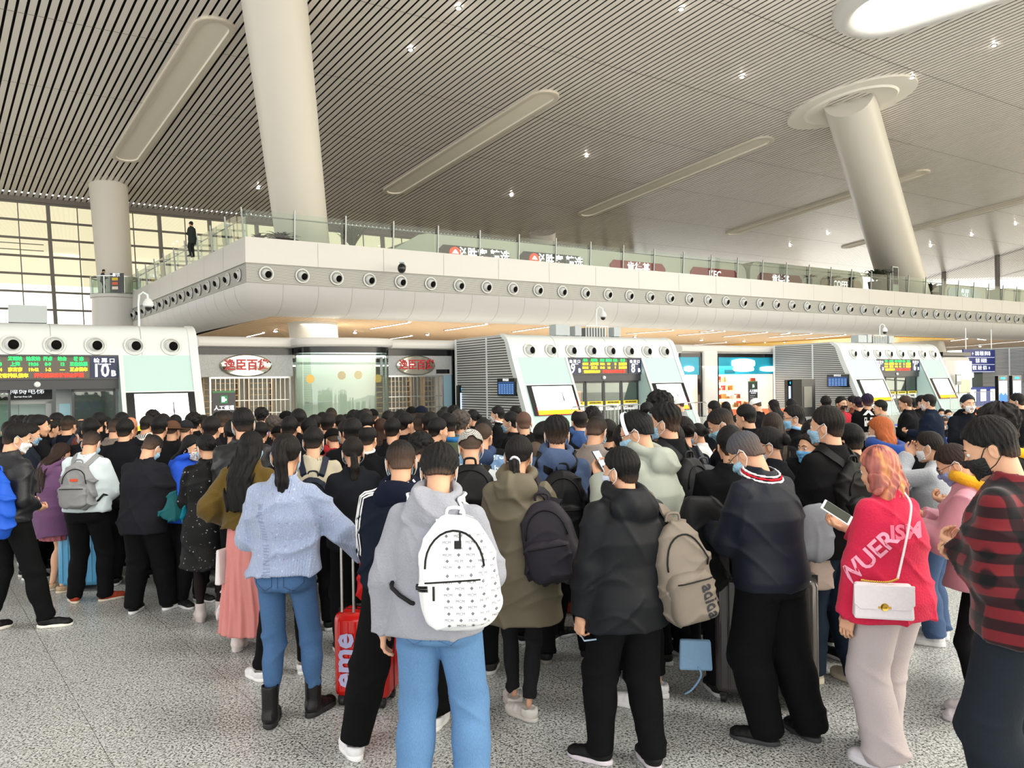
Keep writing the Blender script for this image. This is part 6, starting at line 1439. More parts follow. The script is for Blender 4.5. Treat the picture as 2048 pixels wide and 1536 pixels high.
A15 = person(1262, 822, d=5.15, yaw=50, fem=True, head=(15, 22, 0), lean=3, arms=((-.10, .26, 1.30), (.02, .28, 1.26)), top=JK('a1a79d', 'nylon', hem=.78, loose=.065, sleeve=.05, hood=True, wr=.008), bottom=dict(c='17171a', fit=.01, cuff=.12), shoes=('sneaker', 'e6e6e8', 'eeeeee'), hair=('topbun', '0e0d0e'), glasses=True, label='woman with a white hairband and bun in a pale grey-green jacket', detail=2)
A16 = person(1330, 808, d=5.9, yaw=38, head=(20, 6, 0), top=JK('1a1b20', 'cotton', hem=.84, loose=.04), bottom=BK, shoes=('sneaker', '1b1b1d', 'cccccc'), hair=('spiky', '0f0e0e'), label='tall man with spiky black hair and shaved sides behind the woman with the hairband')
backpack(A16, 'dark slate backpack on the tall man with spiky hair', '26272d', w=.30, h=.46, z=1.14)
A16b = person(1320, 786, d=7.0, yaw=15, head=(0, 5, 0), top=JK('1c1d22', hem=.84), bottom=BK, shoes=('sneaker', '1b1b1d', 'cccccc'), hair=('messy', '0d0c0c'), label='tallest man with tousled black hair rising above the spiky-haired man')
A17 = person(1113, 833, d=5.9, yaw=-2, head=(0, 4, 0), top=JK('48597a', 'denim', hem=.85, loose=.05, sleeve=.03, hood=True, wr=.009), bottom=dict(c='1c1d22', fit=.03), shoes=('sneaker', '2b2b2d', '8a857c'), feet=[(-.1, 0, 10), (.2, .05, -50)], hair=('spiky', '100f0f'), label='man in a slate blue hooded denim jacket with a big black backpack')
B17 = backpack(A17, 'big black backpack with small silver zip pulls on the man in the slate denim jacket', '131418', w=.34, h=.50, dp=.20, z=1.12, x=.03, group=None)
A18 = person(1468, 867, d=4.67, yaw=34, head=(14, 40, 0), lean=7, arms=((-.05, .33, 1.10), (.10, .30, 1.06)), top=JK('182032', 'nylon', hem=.84, loose=.055, sleeve=.04, wr=.006, rib=True), bottom=dict(c='0f1013', fit=.055, cuff=.04, wr=.006), shoes=('sneaker', '141416', '36363a'), feet=[(-.04, .0, 25), (.20, -.10, -12)], hair=('fade', '4a4a50'), glasses=True, detail=2, label='greying man with glasses in a navy jacket with a red-and-white striped collar')
A19 = person(1655, 811, d=5.38, yaw=26, head=(22, 4, 0), top=JK('17171a', 'cotton', hem=.80, loose=.05, sleeve=.03, wr=.007), bottom=dict(c='26384e', kind='denim', fit=.045, cuff=.05, wr=.008), shoes=('chunky', 'c9bda6', 'd9d0bc'), feet=[(-.1, .1, 30), (.12, -.05, 0)], hair=('short', '17120f'), label='tall masked man in a black jacket and dark jeans, left of the pink sweatshirt')
backpack(A19, 'flat black backpack on the tall man in dark jeans', '141416', w=.30, h=.44, dp=.13, z=1.16)
A20 = person(1622, 864, d=6.1, yaw=70, fem=True, head=(45, 0, 0), top=JK('b9c8dc', 'denim', hem=.80, loose=.05), bottom=dict(c='3a4d66', kind='denim'), shoes=('sneaker', 'd0d0d0', 'e0e0e0'), hair=('bun', '1a1513'), mask='6db4e8', label='woman in a bright blue mask facing back, left of the tall man in dark jeans')
def dye_mat():
    m = mat('hair_dyed_orange', 'b5683f', .45); n = m.node_tree.nodes; l = m.node_tree.links; t = n.new('ShaderNodeTexCoord'); mp = n.new('ShaderNodeMapping'); mp.inputs['Scale'].default_value = (26, 12, 2.2); nz = n.new('ShaderNodeTexNoise'); nz.inputs['Scale'].default_value = 1; nz.inputs['Detail'].default_value = 3; l.new(t.outputs['Object'], mp.inputs[0]); l.new(mp.outputs[0], nz.inputs['Vector'])
    r = n.new('ShaderNodeValToRGB'); l.new(nz.outputs['Fac'], r.inputs[0]); cr = r.color_ramp; cr.elements[0].position = .33; cr.elements[0].color = srgb('5a3428'); cr.elements[1].position = .68; cr.elements[1].color = srgb('d99a5e'); e = cr.elements.new(.5); e.color = srgb('b0625a'); l.new(r.outputs[0], n['Principled BSDF'].inputs['Base Color'])
    bp = n.new('ShaderNodeBump'); bp.inputs['Strength'].default_value = .5; bp.inputs['Distance'].default_value = .01; l.new(nz.outputs['Fac'], bp.inputs['Height']); l.new(bp.outputs[0], n['Principled BSDF'].inputs['Normal']); return m
A21 = person(1752, 891, d=4.31, yaw=24, fem=True, head=(10, 14, 0), lean=2, arms=((-.24, .05, .83), (.02, .30, 1.21)), hands=('relax', 'hold'), top=JK('cc2b4c', 'fleece', hem=.80, loose=.07, sleeve=.045, wr=.009, name='sweatshirt'), bottom=dict(c='b9afb1', fit=.05, cuff=.045, flare=.02, wr=.007), shoes=('chunky', 'd4d0d8', 'dfdde4'), feet=[(-.09, -.04, 20), (.10, .16, -35)], hair=('wave', 'x', dye_mat()), mask=None, detail=2, label='woman with shoulder-length orange hair in a bright pink sweatshirt and cream trousers')
A22 = person(1887, 890, d=4.87, yaw=52, fem=True, head=(8, 32, 0), lean=8, arms=((-.02, .34, 1.16), (.06, .30, 1.22)), top=JK('d094a2', 'nylon', hem=.82, loose=.06, sleeve=.045, wr=.009, collar=False, flare=.06), bottom=dict(c='0f0f12', fit=-.012, cuff=.13, wr=.002, name='leggings'), shoes=('chunky', 'cdc6cc', 'd8d4da'), feet=[(-.09, .0, 10), (.08, .02, 8)], hair=('ponylow', '2a1c17'), mask='8f9fc8', glasses=True, detail=2, label='woman in a dusty pink jacket with a yellow hood and black leggings')
neckring(A22, 'hood', 'dfa526', .088, .036, 1.475, 'fleece', 'yellow hood', sack=True)
A23 = person(1958, 834, d=3.6, yaw=40, head=(16, 24, 0), lean=5, arms=((-.02, .20, 1.14), (.08, .20, 1.10)), top=dict(c='3a1a20', kind='plaid', hem=.84, loose=.05, sleeve=.035, wr=.007, name='shirt'), bottom=dict(c='2f3742', fit=.05, cuff=.05, wr=.006), shoes=('sneaker', '2a2a2c', 'dddddd'), hair=('short', '100e0d'), mask='17171a', detail=2, label='man in a red-and-black plaid shirt and black mask at the right edge')
A24 = person(1992, 812, d=5.1, yaw=62, head=(0, 12, 0), top=JK('141517', 'cotton', hem=.82, loose=.06, collar=False), bottom=BK, shoes=('sneaker', '222224', 'cccccc'), hair=('messy', '121010'), label='man in a black jacket with a yellow collar behind the plaid shirt')
neckring(A24, 'hood', 'e0aa1e', .09, .034, 1.45, 'fleece', 'yellow collar')
A25 = person(1856, 862, d=6.2, yaw=48, fem=True, head=(0, 10, 0), arms=((-.05, .17, 1.50), (.06, .28, 1.2)), hands=('hold', 'hold'), top=JK('aeb2ba', 'fleece', hem=.82, loose=.06, sleeve=.04, wr=.009, name='sweatshirt'), bottom=dict(c='43587a', kind='denim', fit=.04), shoes=('chunky', 'd4d4d8', 'e0e0e2'), hair=('ponylow', '1c1512'), mask='e8e8ea', label='woman in a light grey sweatshirt raising one hand to her face, behind the pink jacket')
A26 = person(1757, 833, d=7.0, yaw=38, fem=True, head=(15, 12, 0), top=JK('5a438f', 'cotton', hem=.82, loose=.04), bottom=BK, shoes=('sneaker', 'c8c8c8', 'e0e0e0'), hair=('mid', 'a3552b'), mask='ececf0', label='woman with copper-red hair and a purple top wearing a blue neck pillow')
neckring(A26, 'neck_pillow', '1d3f86', .12, .062, 1.44, 'fleece', 'puffy dark blue neck pillow round the neck of the copper-haired woman', y=-.03, top=True)
A27 = person(1428, 818, d=6.5, yaw=68, head=(8, 30, 0), top=JK('161a25', 'cotton', hem=.84, loose=.05), bottom=BK, shoes=('sneaker', '222224', 'cccccc'), hair=('fade', '131110'), mask='9fd0ea', label='man in a dark navy jacket bending his head, behind the striped collar')
A28 = person(1364, 832, d=6.4, yaw=18, fem=True, head=(0, 10, 0), top=JK('1c2030', 'cotton', hem=.84, loose=.05), bottom=BK, shoes=('sneaker', '222224', 'cccccc'), hair=('bun', '120f0f'), label='woman in a dark navy coat with a grey backpack, right of the spiky-haired man')
backpack(A28, 'grey backpack with thick straps on the woman in the navy coat', '4b4e53', w=.32, h=.46, z=1.14, x=.05, group=None)
A29 = person(1532, 853, d=5.6, yaw=62, fem=True, head=(8, 12, 0), top=JK('24262e', 'cotton', hem=.84, loose=.03), bottom=BK, shoes=('sneaker', '222224', 'cccccc'), hair=('bun', '0f0e10'), glasses=True, label='woman with tied black hair and glasses looking left over the shoulder of the striped-collar man')
A30 = person(1545, 825, d=7.2, yaw=-12, fem=True, head=(0, 6, 0), top=JK('111215', 'cotton', hem=.84, loose=.04), bottom=BK, shoes=('sneaker', '222224', 'cccccc'), hair=('long', '2c231d'), label='woman with long straight brown hair and a black sweater with white collar trim')
neckring(A30, 'collar_trim', 'd8d6d0', .072, .008, 1.468)
A31 = person(1588, 809, d=8.0, yaw=72, head=(5, 4, 0), top=JK('15161b', 'cotton', hem=.80, loose=.03), bottom=BK, shoes=('sneaker', '222224', '333333'), hair=('short', '110f0e'), mask='8cc4e6', glasses=True, label='man with glasses and blue mask in a dark suit, facing left')
neckring(A31, 'shirt_collar', '8db8e0', .064, .016, 1.478)

def stick(info, bag, name, u, v, mk, mt, off=.003):
    p = info['onface'](u, v, off); o = mk.build(name, mt, bag); o.location = p; return o
stick(A2, B2, 'orange_patch', 0, .28, MB().box(-.036, .036, -.003, .003, -.012, .012), inks('e0532e'))
# ---- things they carry and details
# navy tracksuit stripes
def sleeve_stripes(info, side, c='e8e8ea', n=3):
    a, e, w = info['J'][side]; s = -1 if side == 'L' else 1; sh_ = lambda z: math.tan(math.radians(info['lean'])) * max(z - .95, 0)
    for i in range(n):
        off = (i - 1) * .026; P = []
        st = Vector((s * .07, -.02 + sh_(1.44), 1.47))
        for t in np.linspace(0, 1, 12):
            if t < .35: p = st.lerp(a + Vector((s * .06, 0, .05)), t / .35)
            elif t < .75: p = (a + Vector((s * .06, 0, .05))).lerp(e + Vector((s * .08, -.02, 0)), (t - .35) / .4)
            else: p = (e + Vector((s * .08, -.02, 0))).lerp(w + Vector((s * .07, -.02, 0)), (t - .75) / .25)
            P.append(tuple(p + Vector((-s * .016 * i, -.03 - .026 * i, 0))))
        C = surf_push(P, info['topf'], .0035, 4); g = np.array([[s * .6, -.5, .6 if i_ < 5 else .1] for i_ in range(len(C))])
        ribbon([tuple(float(x) for x in c_) for c_ in C], [tuple(x) for x in g], .013, .003).build('sleeve_stripe', inks(c), info['top'], smooth=True)
sleeve_stripes(A10, 'L'); sleeve_stripes(A10, 'R')
mark('III', A10, A10['top'], 812, 968, .085, inks('e8e8ea'), roll=.25, bold=.008, name='three_bars')
neckring(A10, 'hood', '18213a', .08, .030, 1.455, 'cotton', None, sack=True)
for c_, z_ in (('e8e8ea', 1.468), ('c22433', 1.455), ('e8e8ea', 1.442)): neckring(A18, 'collar_stripe', c_, .094 + (1.468 - z_) * .5, .0075, z_ - .002, 'cotton')
# white patterned backpack
B11 = backpack(A11, 'white leather-look backpack with black monogram print and studs on the man in the grey hoodie', 'eceef2', 'leather', w=.36, h=.50, dp=.17, z=1.15, x=.13, tilt=-4, strapc='e6e8ec', res=.006, pocket=True)
rowA, rowB = 'MCM     ◆     MCM     ◆     MCM', '◆     MCM     ◆     MCM     ◆'
x0, y0 = 943, 1130
txt = '\n'.join([(rowA if i % 2 else rowB) for i in range(15)])
me_ = decal(text_mesh(txt, .0165, 'monogram_print', 0, thick=0.0, spl=1.55), A11, B11, pixl(A11, x0, y0), size=.0165, mt=inks('6b6d76'), yawp=viewang(A11, x0), roll=.03, name='monogram_print', off=.0015)
m = MB(); m.box(-.016, .016, -.003, .003, -.018, .018); pp = B11
stick(A11, B11, 'black_badge', .12, .50, MB().box(-.015, .015, -.003, .003, -.017, .017), M_black)
stick(A11, B11, 'zip_pull', .18, .62, MB().box(-.004, .004, -.004, .002, -.03, .03), M_black, .008); stick(A11, B11, 'zip_pull', -.45, -.22, MB().box(-.0045, .0045, -.004, .002, -.04, .02), M_black, .008)
stm = MB()
for r in range(2):
    for i in range(7):
        p = A11['onface'](-.97 + .055 * i, -.16 - .055 * r, .002); q = MB(); q.add([(p.x - .006, p.y, p.z - .006), (p.x + .006, p.y, p.z - .006), (p.x + .006, p.y, p.z + .006), (p.x - .006, p.y, p.z + .006), (p.x, p.y - .008, p.z)], [(0, 1, 4), (1, 2, 4), (2, 3, 4), (3, 0, 4)]); stm.add(q.v, q.f)
stm.build('studs', M_black, B11)
# olive coat woman: dark backpack on one shoulder, hair tie
backpack(A12, 'dark plum-grey soft backpack hanging from the right shoulder of the woman in the olive coat', '37333f', 'nylon', w=.34, h=.50, dp=.18, z=1.10, x=.20, y=-.17, tilt=-10, straps=(0, 1), slouch=.2)
def on_head(info, P): return [tuple(info['R'] @ np.array(p) + info['pv']) for p in P]
m = MB(); m.tube(on_head(A12, [(.026 * math.cos(a), -.098 - .01 * math.sin(a), .045 + .026 * math.sin(a)) for a in np.linspace(0, 2 * PI, 13)]), .009, 6); m.build('hair_tie', inks('dcdce2'), A12['obj'], smooth='all')
m = MB(); m.tube(on_head(A22, [(.022 * math.cos(a), -.092, .045 + .022 * math.sin(a)) for a in np.linspace(0, 2 * PI, 11)]), .006, 6); m.build('hair_tie', inks('b99a78'), A22['obj'], smooth='all')
# hairband
m = MB(); hb = [(.093 * math.cos(a), .038, .115 + .108 * math.sin(a)) for a in np.linspace(-.25, PI + .25, 22)]; rb_m = ribbon(on_head(A15, hb), [tuple(A15['R'] @ np.array((math.cos(a), 0, math.sin(a)))) for a in np.linspace(-.25, PI + .25, 22)], .022, .005); rb_m.build('hairband', inks('e4e6f2'), A15['obj'], smooth=True)
# beige backpack
B14 = backpack(A14, 'beige-grey backpack hanging from the right shoulder of the man in the black hooded jacket', '7a7167', 'nylon', w=.32, h=.56, dp=.20, z=1.05, x=.25, y=-.14, tilt=-6, straps=(0, 1), slouch=.15, res=.007, strapw=.06)
mark('adidas', A14, B14, 1424, 1190, .085, inks('23252c'), roll=-1.35, bold=.002, name='lettering')
phone(A14, 'L', 'phone in a pale blue case held low by the man in the black hooded jacket', 20, False, '9db6cf')
phone(A15, 'L', 'smartphone with lit screen held up by the woman with the hairband', 55, True)
def phone_at(pa, pb, d0, d1, nrm, label, colr='e6e6e8', w=.076, h=.155):
    A, B = at(*pa, d0), at(*pb, d1); yv = (B - A).normalized(); zv = Vector(nrm); zv = (zv - yv * zv.dot(yv)).normalized(); xv = yv.cross(zv); c = (A + B) / 2
    root = empty('smartphone', c, label=label, cat='phone'); root.rotation_euler = Matrix((xv, yv, zv)).transposed().to_euler()
    MB().box(-w / 2, w / 2, -h / 2, h / 2, -.004, .004).build('case', mat('phone_' + colr, colr, .25), root, bevel=.004); MB().box(-w / 2 + .005, w / 2 - .005, -h / 2 + .012, h / 2 - .012, .004, .0052).build('screen', mat('screen_dim', '3a3f38', .15), root); return root
phone_at((1697, 1040), (1650, 1010), 3.98, 4.02, (.15, -.62, .77), 'white smartphone in the hand of the woman in the pink sweatshirt')
phone(A22, 'L', 'black smartphone held by the woman in the dusty pink jacket', 30, False)
phone(A18, 'L', 'black smartphone held by the man with the striped collar', 50, False)
# pink sweatshirt lettering
pk_ = inks('f2a6c0')
mark('WUER', A21, A21['top'], 1735, 1105, .125, pk_, roll=.80, bold=.003, name='lettering'); mark('ISM', A21, A21['top'], 1812, 1052, .10, inks('e8718f'), roll=.05, bold=.004, name='lettering')
def handbag(p, rz, label, c='e6dfe4', W_=.25, H_=.16, D_=.08, chain=True, flap=True, clasp=True):
    root = empty('handbag', p, rz, label, 'handbag'); mt = cloth(c, 'leather')
    MB().hexa([(-W_ / 2, -D_ / 2, 0), (W_ / 2, -D_ / 2, 0), (W_ / 2, D_ / 2, 0), (-W_ / 2, D_ / 2, 0), (-W_ / 2 + .008, -D_ / 2 + .012, H_), (W_ / 2 - .008, -D_ / 2 + .012, H_), (W_ / 2 - .008, D_ / 2 - .012, H_), (-W_ / 2 + .008, D_ / 2 - .012, H_)]).build('body', mt, root, bevel=.012)
    if flap: m = MB(); m.extr([(-W_ / 2, H_), (W_ / 2, H_), (W_ / 2, H_ * .45), (W_ * .40, H_ * .30), (-W_ * .40, H_ * .30), (-W_ / 2, H_ * .45)], -D_ / 2 - .006, -D_ / 2 + .004, 'Y'); m.build('flap', mt, root, bevel=.003)
    if clasp:
        m = MB(); m.lathe([(.012, -.004), (.018, -.006), (.02, .0)], 14, c=(0, -D_ / 2 - .006, H_ * .38), axis='Y', close=True); m.box(-.03, .03, -D_ / 2 - .010, -D_ / 2 - .006, H_ * .34, H_ * .40); m.build('gold_clasp', mat('gold', 'c9a24a', .25, metal=1), root, smooth=True)
    return root
hp = ground(1768, 1235, 0); pw = at(1766, 1236, 4.02); hb_ = handbag(pw, math.radians(-14), 'white quilted handbag with gold clasp on a chain against the pink sweatshirt', W_=.28, H_=.175)
Lm = Matrix.LocRotScale(hb_.location, hb_.rotation_euler, Vector((1, 1, 1))).inverted()
st = [Lm @ at(px, py, d_) for px, py, d_ in ((1795, 1158, 4.02), (1806, 1110, 4.04), (1816, 1060, 4.06), (1822, 1010, 4.10), (1808, 985, 4.2))]
m = MB(); m.tube(catmull(st, 5), .006, 6); m.build('shoulder_strap', cloth('e6dfe4', 'leather'), hb_, smooth='all')
cn = catmull([Lm @ at(px, py, 3.99) for px, py in ((1722, 1160), (1745, 1163), (1775, 1164), (1795, 1158))], 8); m = MB()
for a, b in zip(cn[:-1], cn[1:]): m.ball(tuple((a + b) / 2), (.006, .005, .006), 6, 4)
m.build('chain', mat('gold', 'c9a24a', .25, metal=1), hb_, smooth='all')['kind'] = 'stuff'
# red suitcase with lettering and a red bag strapped on top
sc_p = ground(735, 1402); SCs = suitcase(sc_p, math.radians(-12), 'bright red suitcase with large pale letters beside the man in the navy tracksuit', 'cf1f1a', .37, .54, .24, handle=.50, ribs=6)
tm = text_mesh('eme', .20, 'lettering', .006, thick=.002); tm.materials.clear(); tm.materials.append(inks('b9b6dc')); lo_ = link('lettering', tm, SCs); lo_.rotation_euler = (PI / 2, -PI / 2, 0); lo_.location = (-.10, -.132, .30)
def sack(p, rz, label, c, W_, H_, D_, kind='nylon', cat='bag', name='bag', res=.008, taper=.8, seed=1):
    def f(P):
        zz = np.clip(P[:, 2] / H_, 0, 1); w_ = W_ / 2 * (1 - (1 - taper) * zz); d_ = D_ / 2 * (1 - .4 * zz); e = (np.abs(P[:, 0] / w_) ** 3 + np.abs(P[:, 1] / d_) ** 3 + np.abs((P[:, 2] - H_ / 2) / (H_ / 2)) ** 5) ** .5; return (e - 1) * D_ * .3 + wrinkle(P * 1.5, seed, .006)
    v, fa = nets(f, (-W_ * .6, -D_ * .7, -.02), (W_ * .6, D_ * .7, H_ + .02), res); o = link(name, mesh_np(name, [(v, fa, 0)], [cloth(c, kind)])); o.location = p; o.rotation_euler = (0, 0, rz); return tag(o, label, cat)
rz_ = math.radians(-12); rb2 = sack(sc_p + Vector((.06, .10, .60)), rz_, 'plain red soft bag standing on the red suitcase behind its handle', 'd0161c', .30, .40, .16, seed=4)
# big charcoal suitcase
suitcase(ground(1545, 1412) + Vector((0, .10, 0)), math.radians(-20), 'large charcoal ribbed suitcase beyond the legs of the striped-collar man', '3f3b39', .62, .76, .30, handle=0, ribs=6)
# pale blue suitcase behind the white-shirt man
suitcase(ground(170, 1178), math.radians(8), 'sky blue ribbed suitcase standing behind the man with the grey backpack', '4f9cc8', .44, .56, .25, handle=.0, ribs=7)
# teal bag and scarf, white bags, black backpack in hands, blue handbag
sack(at(347, 1042, 7.15), math.radians(20), 'dark teal folded bag held at the side of the man in the charcoal jacket', '0f5a60', .26, .28, .05, taper=.3, seed=2)
sack(at(374, 1130, 7.0), math.radians(60), 'turquoise scarf hanging beside the black sequin dress', '136f86', .12, .50, .05, kind='cotton', cat='scarf', name='scarf', taper=.6, seed=3)
handbag(at(455, 1164, 6.2), math.radians(70), 'flat white bag held at the left side of the woman in the pink skirt', 'e2dcdc', .24, .27, .05, flap=False, clasp=False)
sack(at(464, 1243, 6.35), math.radians(20), 'white carrier bag hanging below the flat white bag beside the pink skirt', 'd6cfd2', .26, .42, .06, taper=.45, seed=6)
bk_ = sack(at(1408, 1188, 4.85), math.radians(15), 'black backpack carried low in front of the man with the striped collar', '121216', .34, .60, .22, taper=.85, seed=7, cat='backpack', name='backpack')
handbag(at(1391, 1338, 4.9), math.radians(-8), 'small light blue handbag behind the beige backpack', '86add2', .20, .18, .07, flap=False, clasp=False)
m = MB(); m.tube(catmull([at(1396, 1334, 4.86), at(1402, 1352, 4.86), at(1385, 1378, 4.88), at(1370, 1388, 4.9)], 6), .006, 6); o = m.build('bag_strap', cloth('86add2', 'leather'), smooth='all'); tag(o, 'loose light blue strap trailing below the small light blue handbag', 'strap')
sack(at(1632, 1122, 5.0), 0, 'silver-grey crumpled bag between the navy jacket and the dark jeans', '7c8088', .26, .36, .12, taper=.8, seed=9)
sack(at(1640, 1180, 5.2), 0, 'white and orange carrier bag hanging behind the charcoal suitcase', 'b9a79c', .2, .26, .08, taper=.6, seed=10)
sack(ground(1150, 1225), 0, 'red and yellow checked carrier bag on the floor behind the dark plum backpack', 'b5442e', .25, .36, .12, taper=.8, seed=12)
# jeans pockets and seams
def jeans(info, c='2e4a72'):
    bot = info['bot']; bvh = BVHTree.FromPolygons([v.co for v in bot.data.vertices], [tuple(p.vertices) for p in bot.data.polygons])
    def line(P, r=.0016):
        Q = []
        for x, z in P:
            h = bvh.ray_cast(Vector((x, -.6, z)), Vector((0, 1, 0)))
            if h[0] is not None: Q.append(h[0] + Vector((0, -.0012, 0)))
        return Q
    for s in (-1, 1):
        P = [(s * .035, .925), (s * .135, .930), (s * .140, .86), (s * .085, .815), (s * .035, .845), (s * .035, .925)]; Q = []
        for a, b in zip(P[:-1], P[1:]):
            for t in np.linspace(0, 1, 6): Q.append((a[0] + (b[0] - a[0]) * t, a[1] + (b[1] - a[1]) * t))
        L_ = line(Q)
        if len(L_) > 3: MB().tube(L_, .0022, 5).build('pocket_seam', inks(c), bot, smooth='all')
    L_ = line([(0, z) for z in np.linspace(.99, .84, 10)])
    if len(L_) > 3: MB().tube(L_, .0022, 5).build('centre_seam', inks(c), bot, smooth='all')
jeans(A9, '2c4468'); jeans(A11, '4b6f9a')
def cuffs(info, c='93b2d2'):
    for nm in 'LR':
        h, kn, an, fr, lift = info['G'][nm]; m = MB(); m.lathe([(.076, -.04), (.080, -.035), (.080, .035), (.076, .04), (.070, .035)], 24, c=(an.x, an.y + .0, an.z - .01)); m.build('turned_up_cuff', cloth(c, 'denim'), info['bot'], smooth=True)
cuffs(A11)
# sweater rib panel on the ponytail woman
rbm = inks('8b93b4')
for q in range(30):
    z = 1.36 - .016 * q; x = -.135 + .0028 * q
    P = surf_push([(x + dx_, -.2, z) for dx_ in (-.022, -.007, .007, .022)], A9['topf'], .001, 5)
    if q == 0: m = MB()
    m.tube([tuple(float(a) for a in p) for p in P], .0028, 5)
m.build('ribbed_panel', rbm, A9['top'], smooth='all')
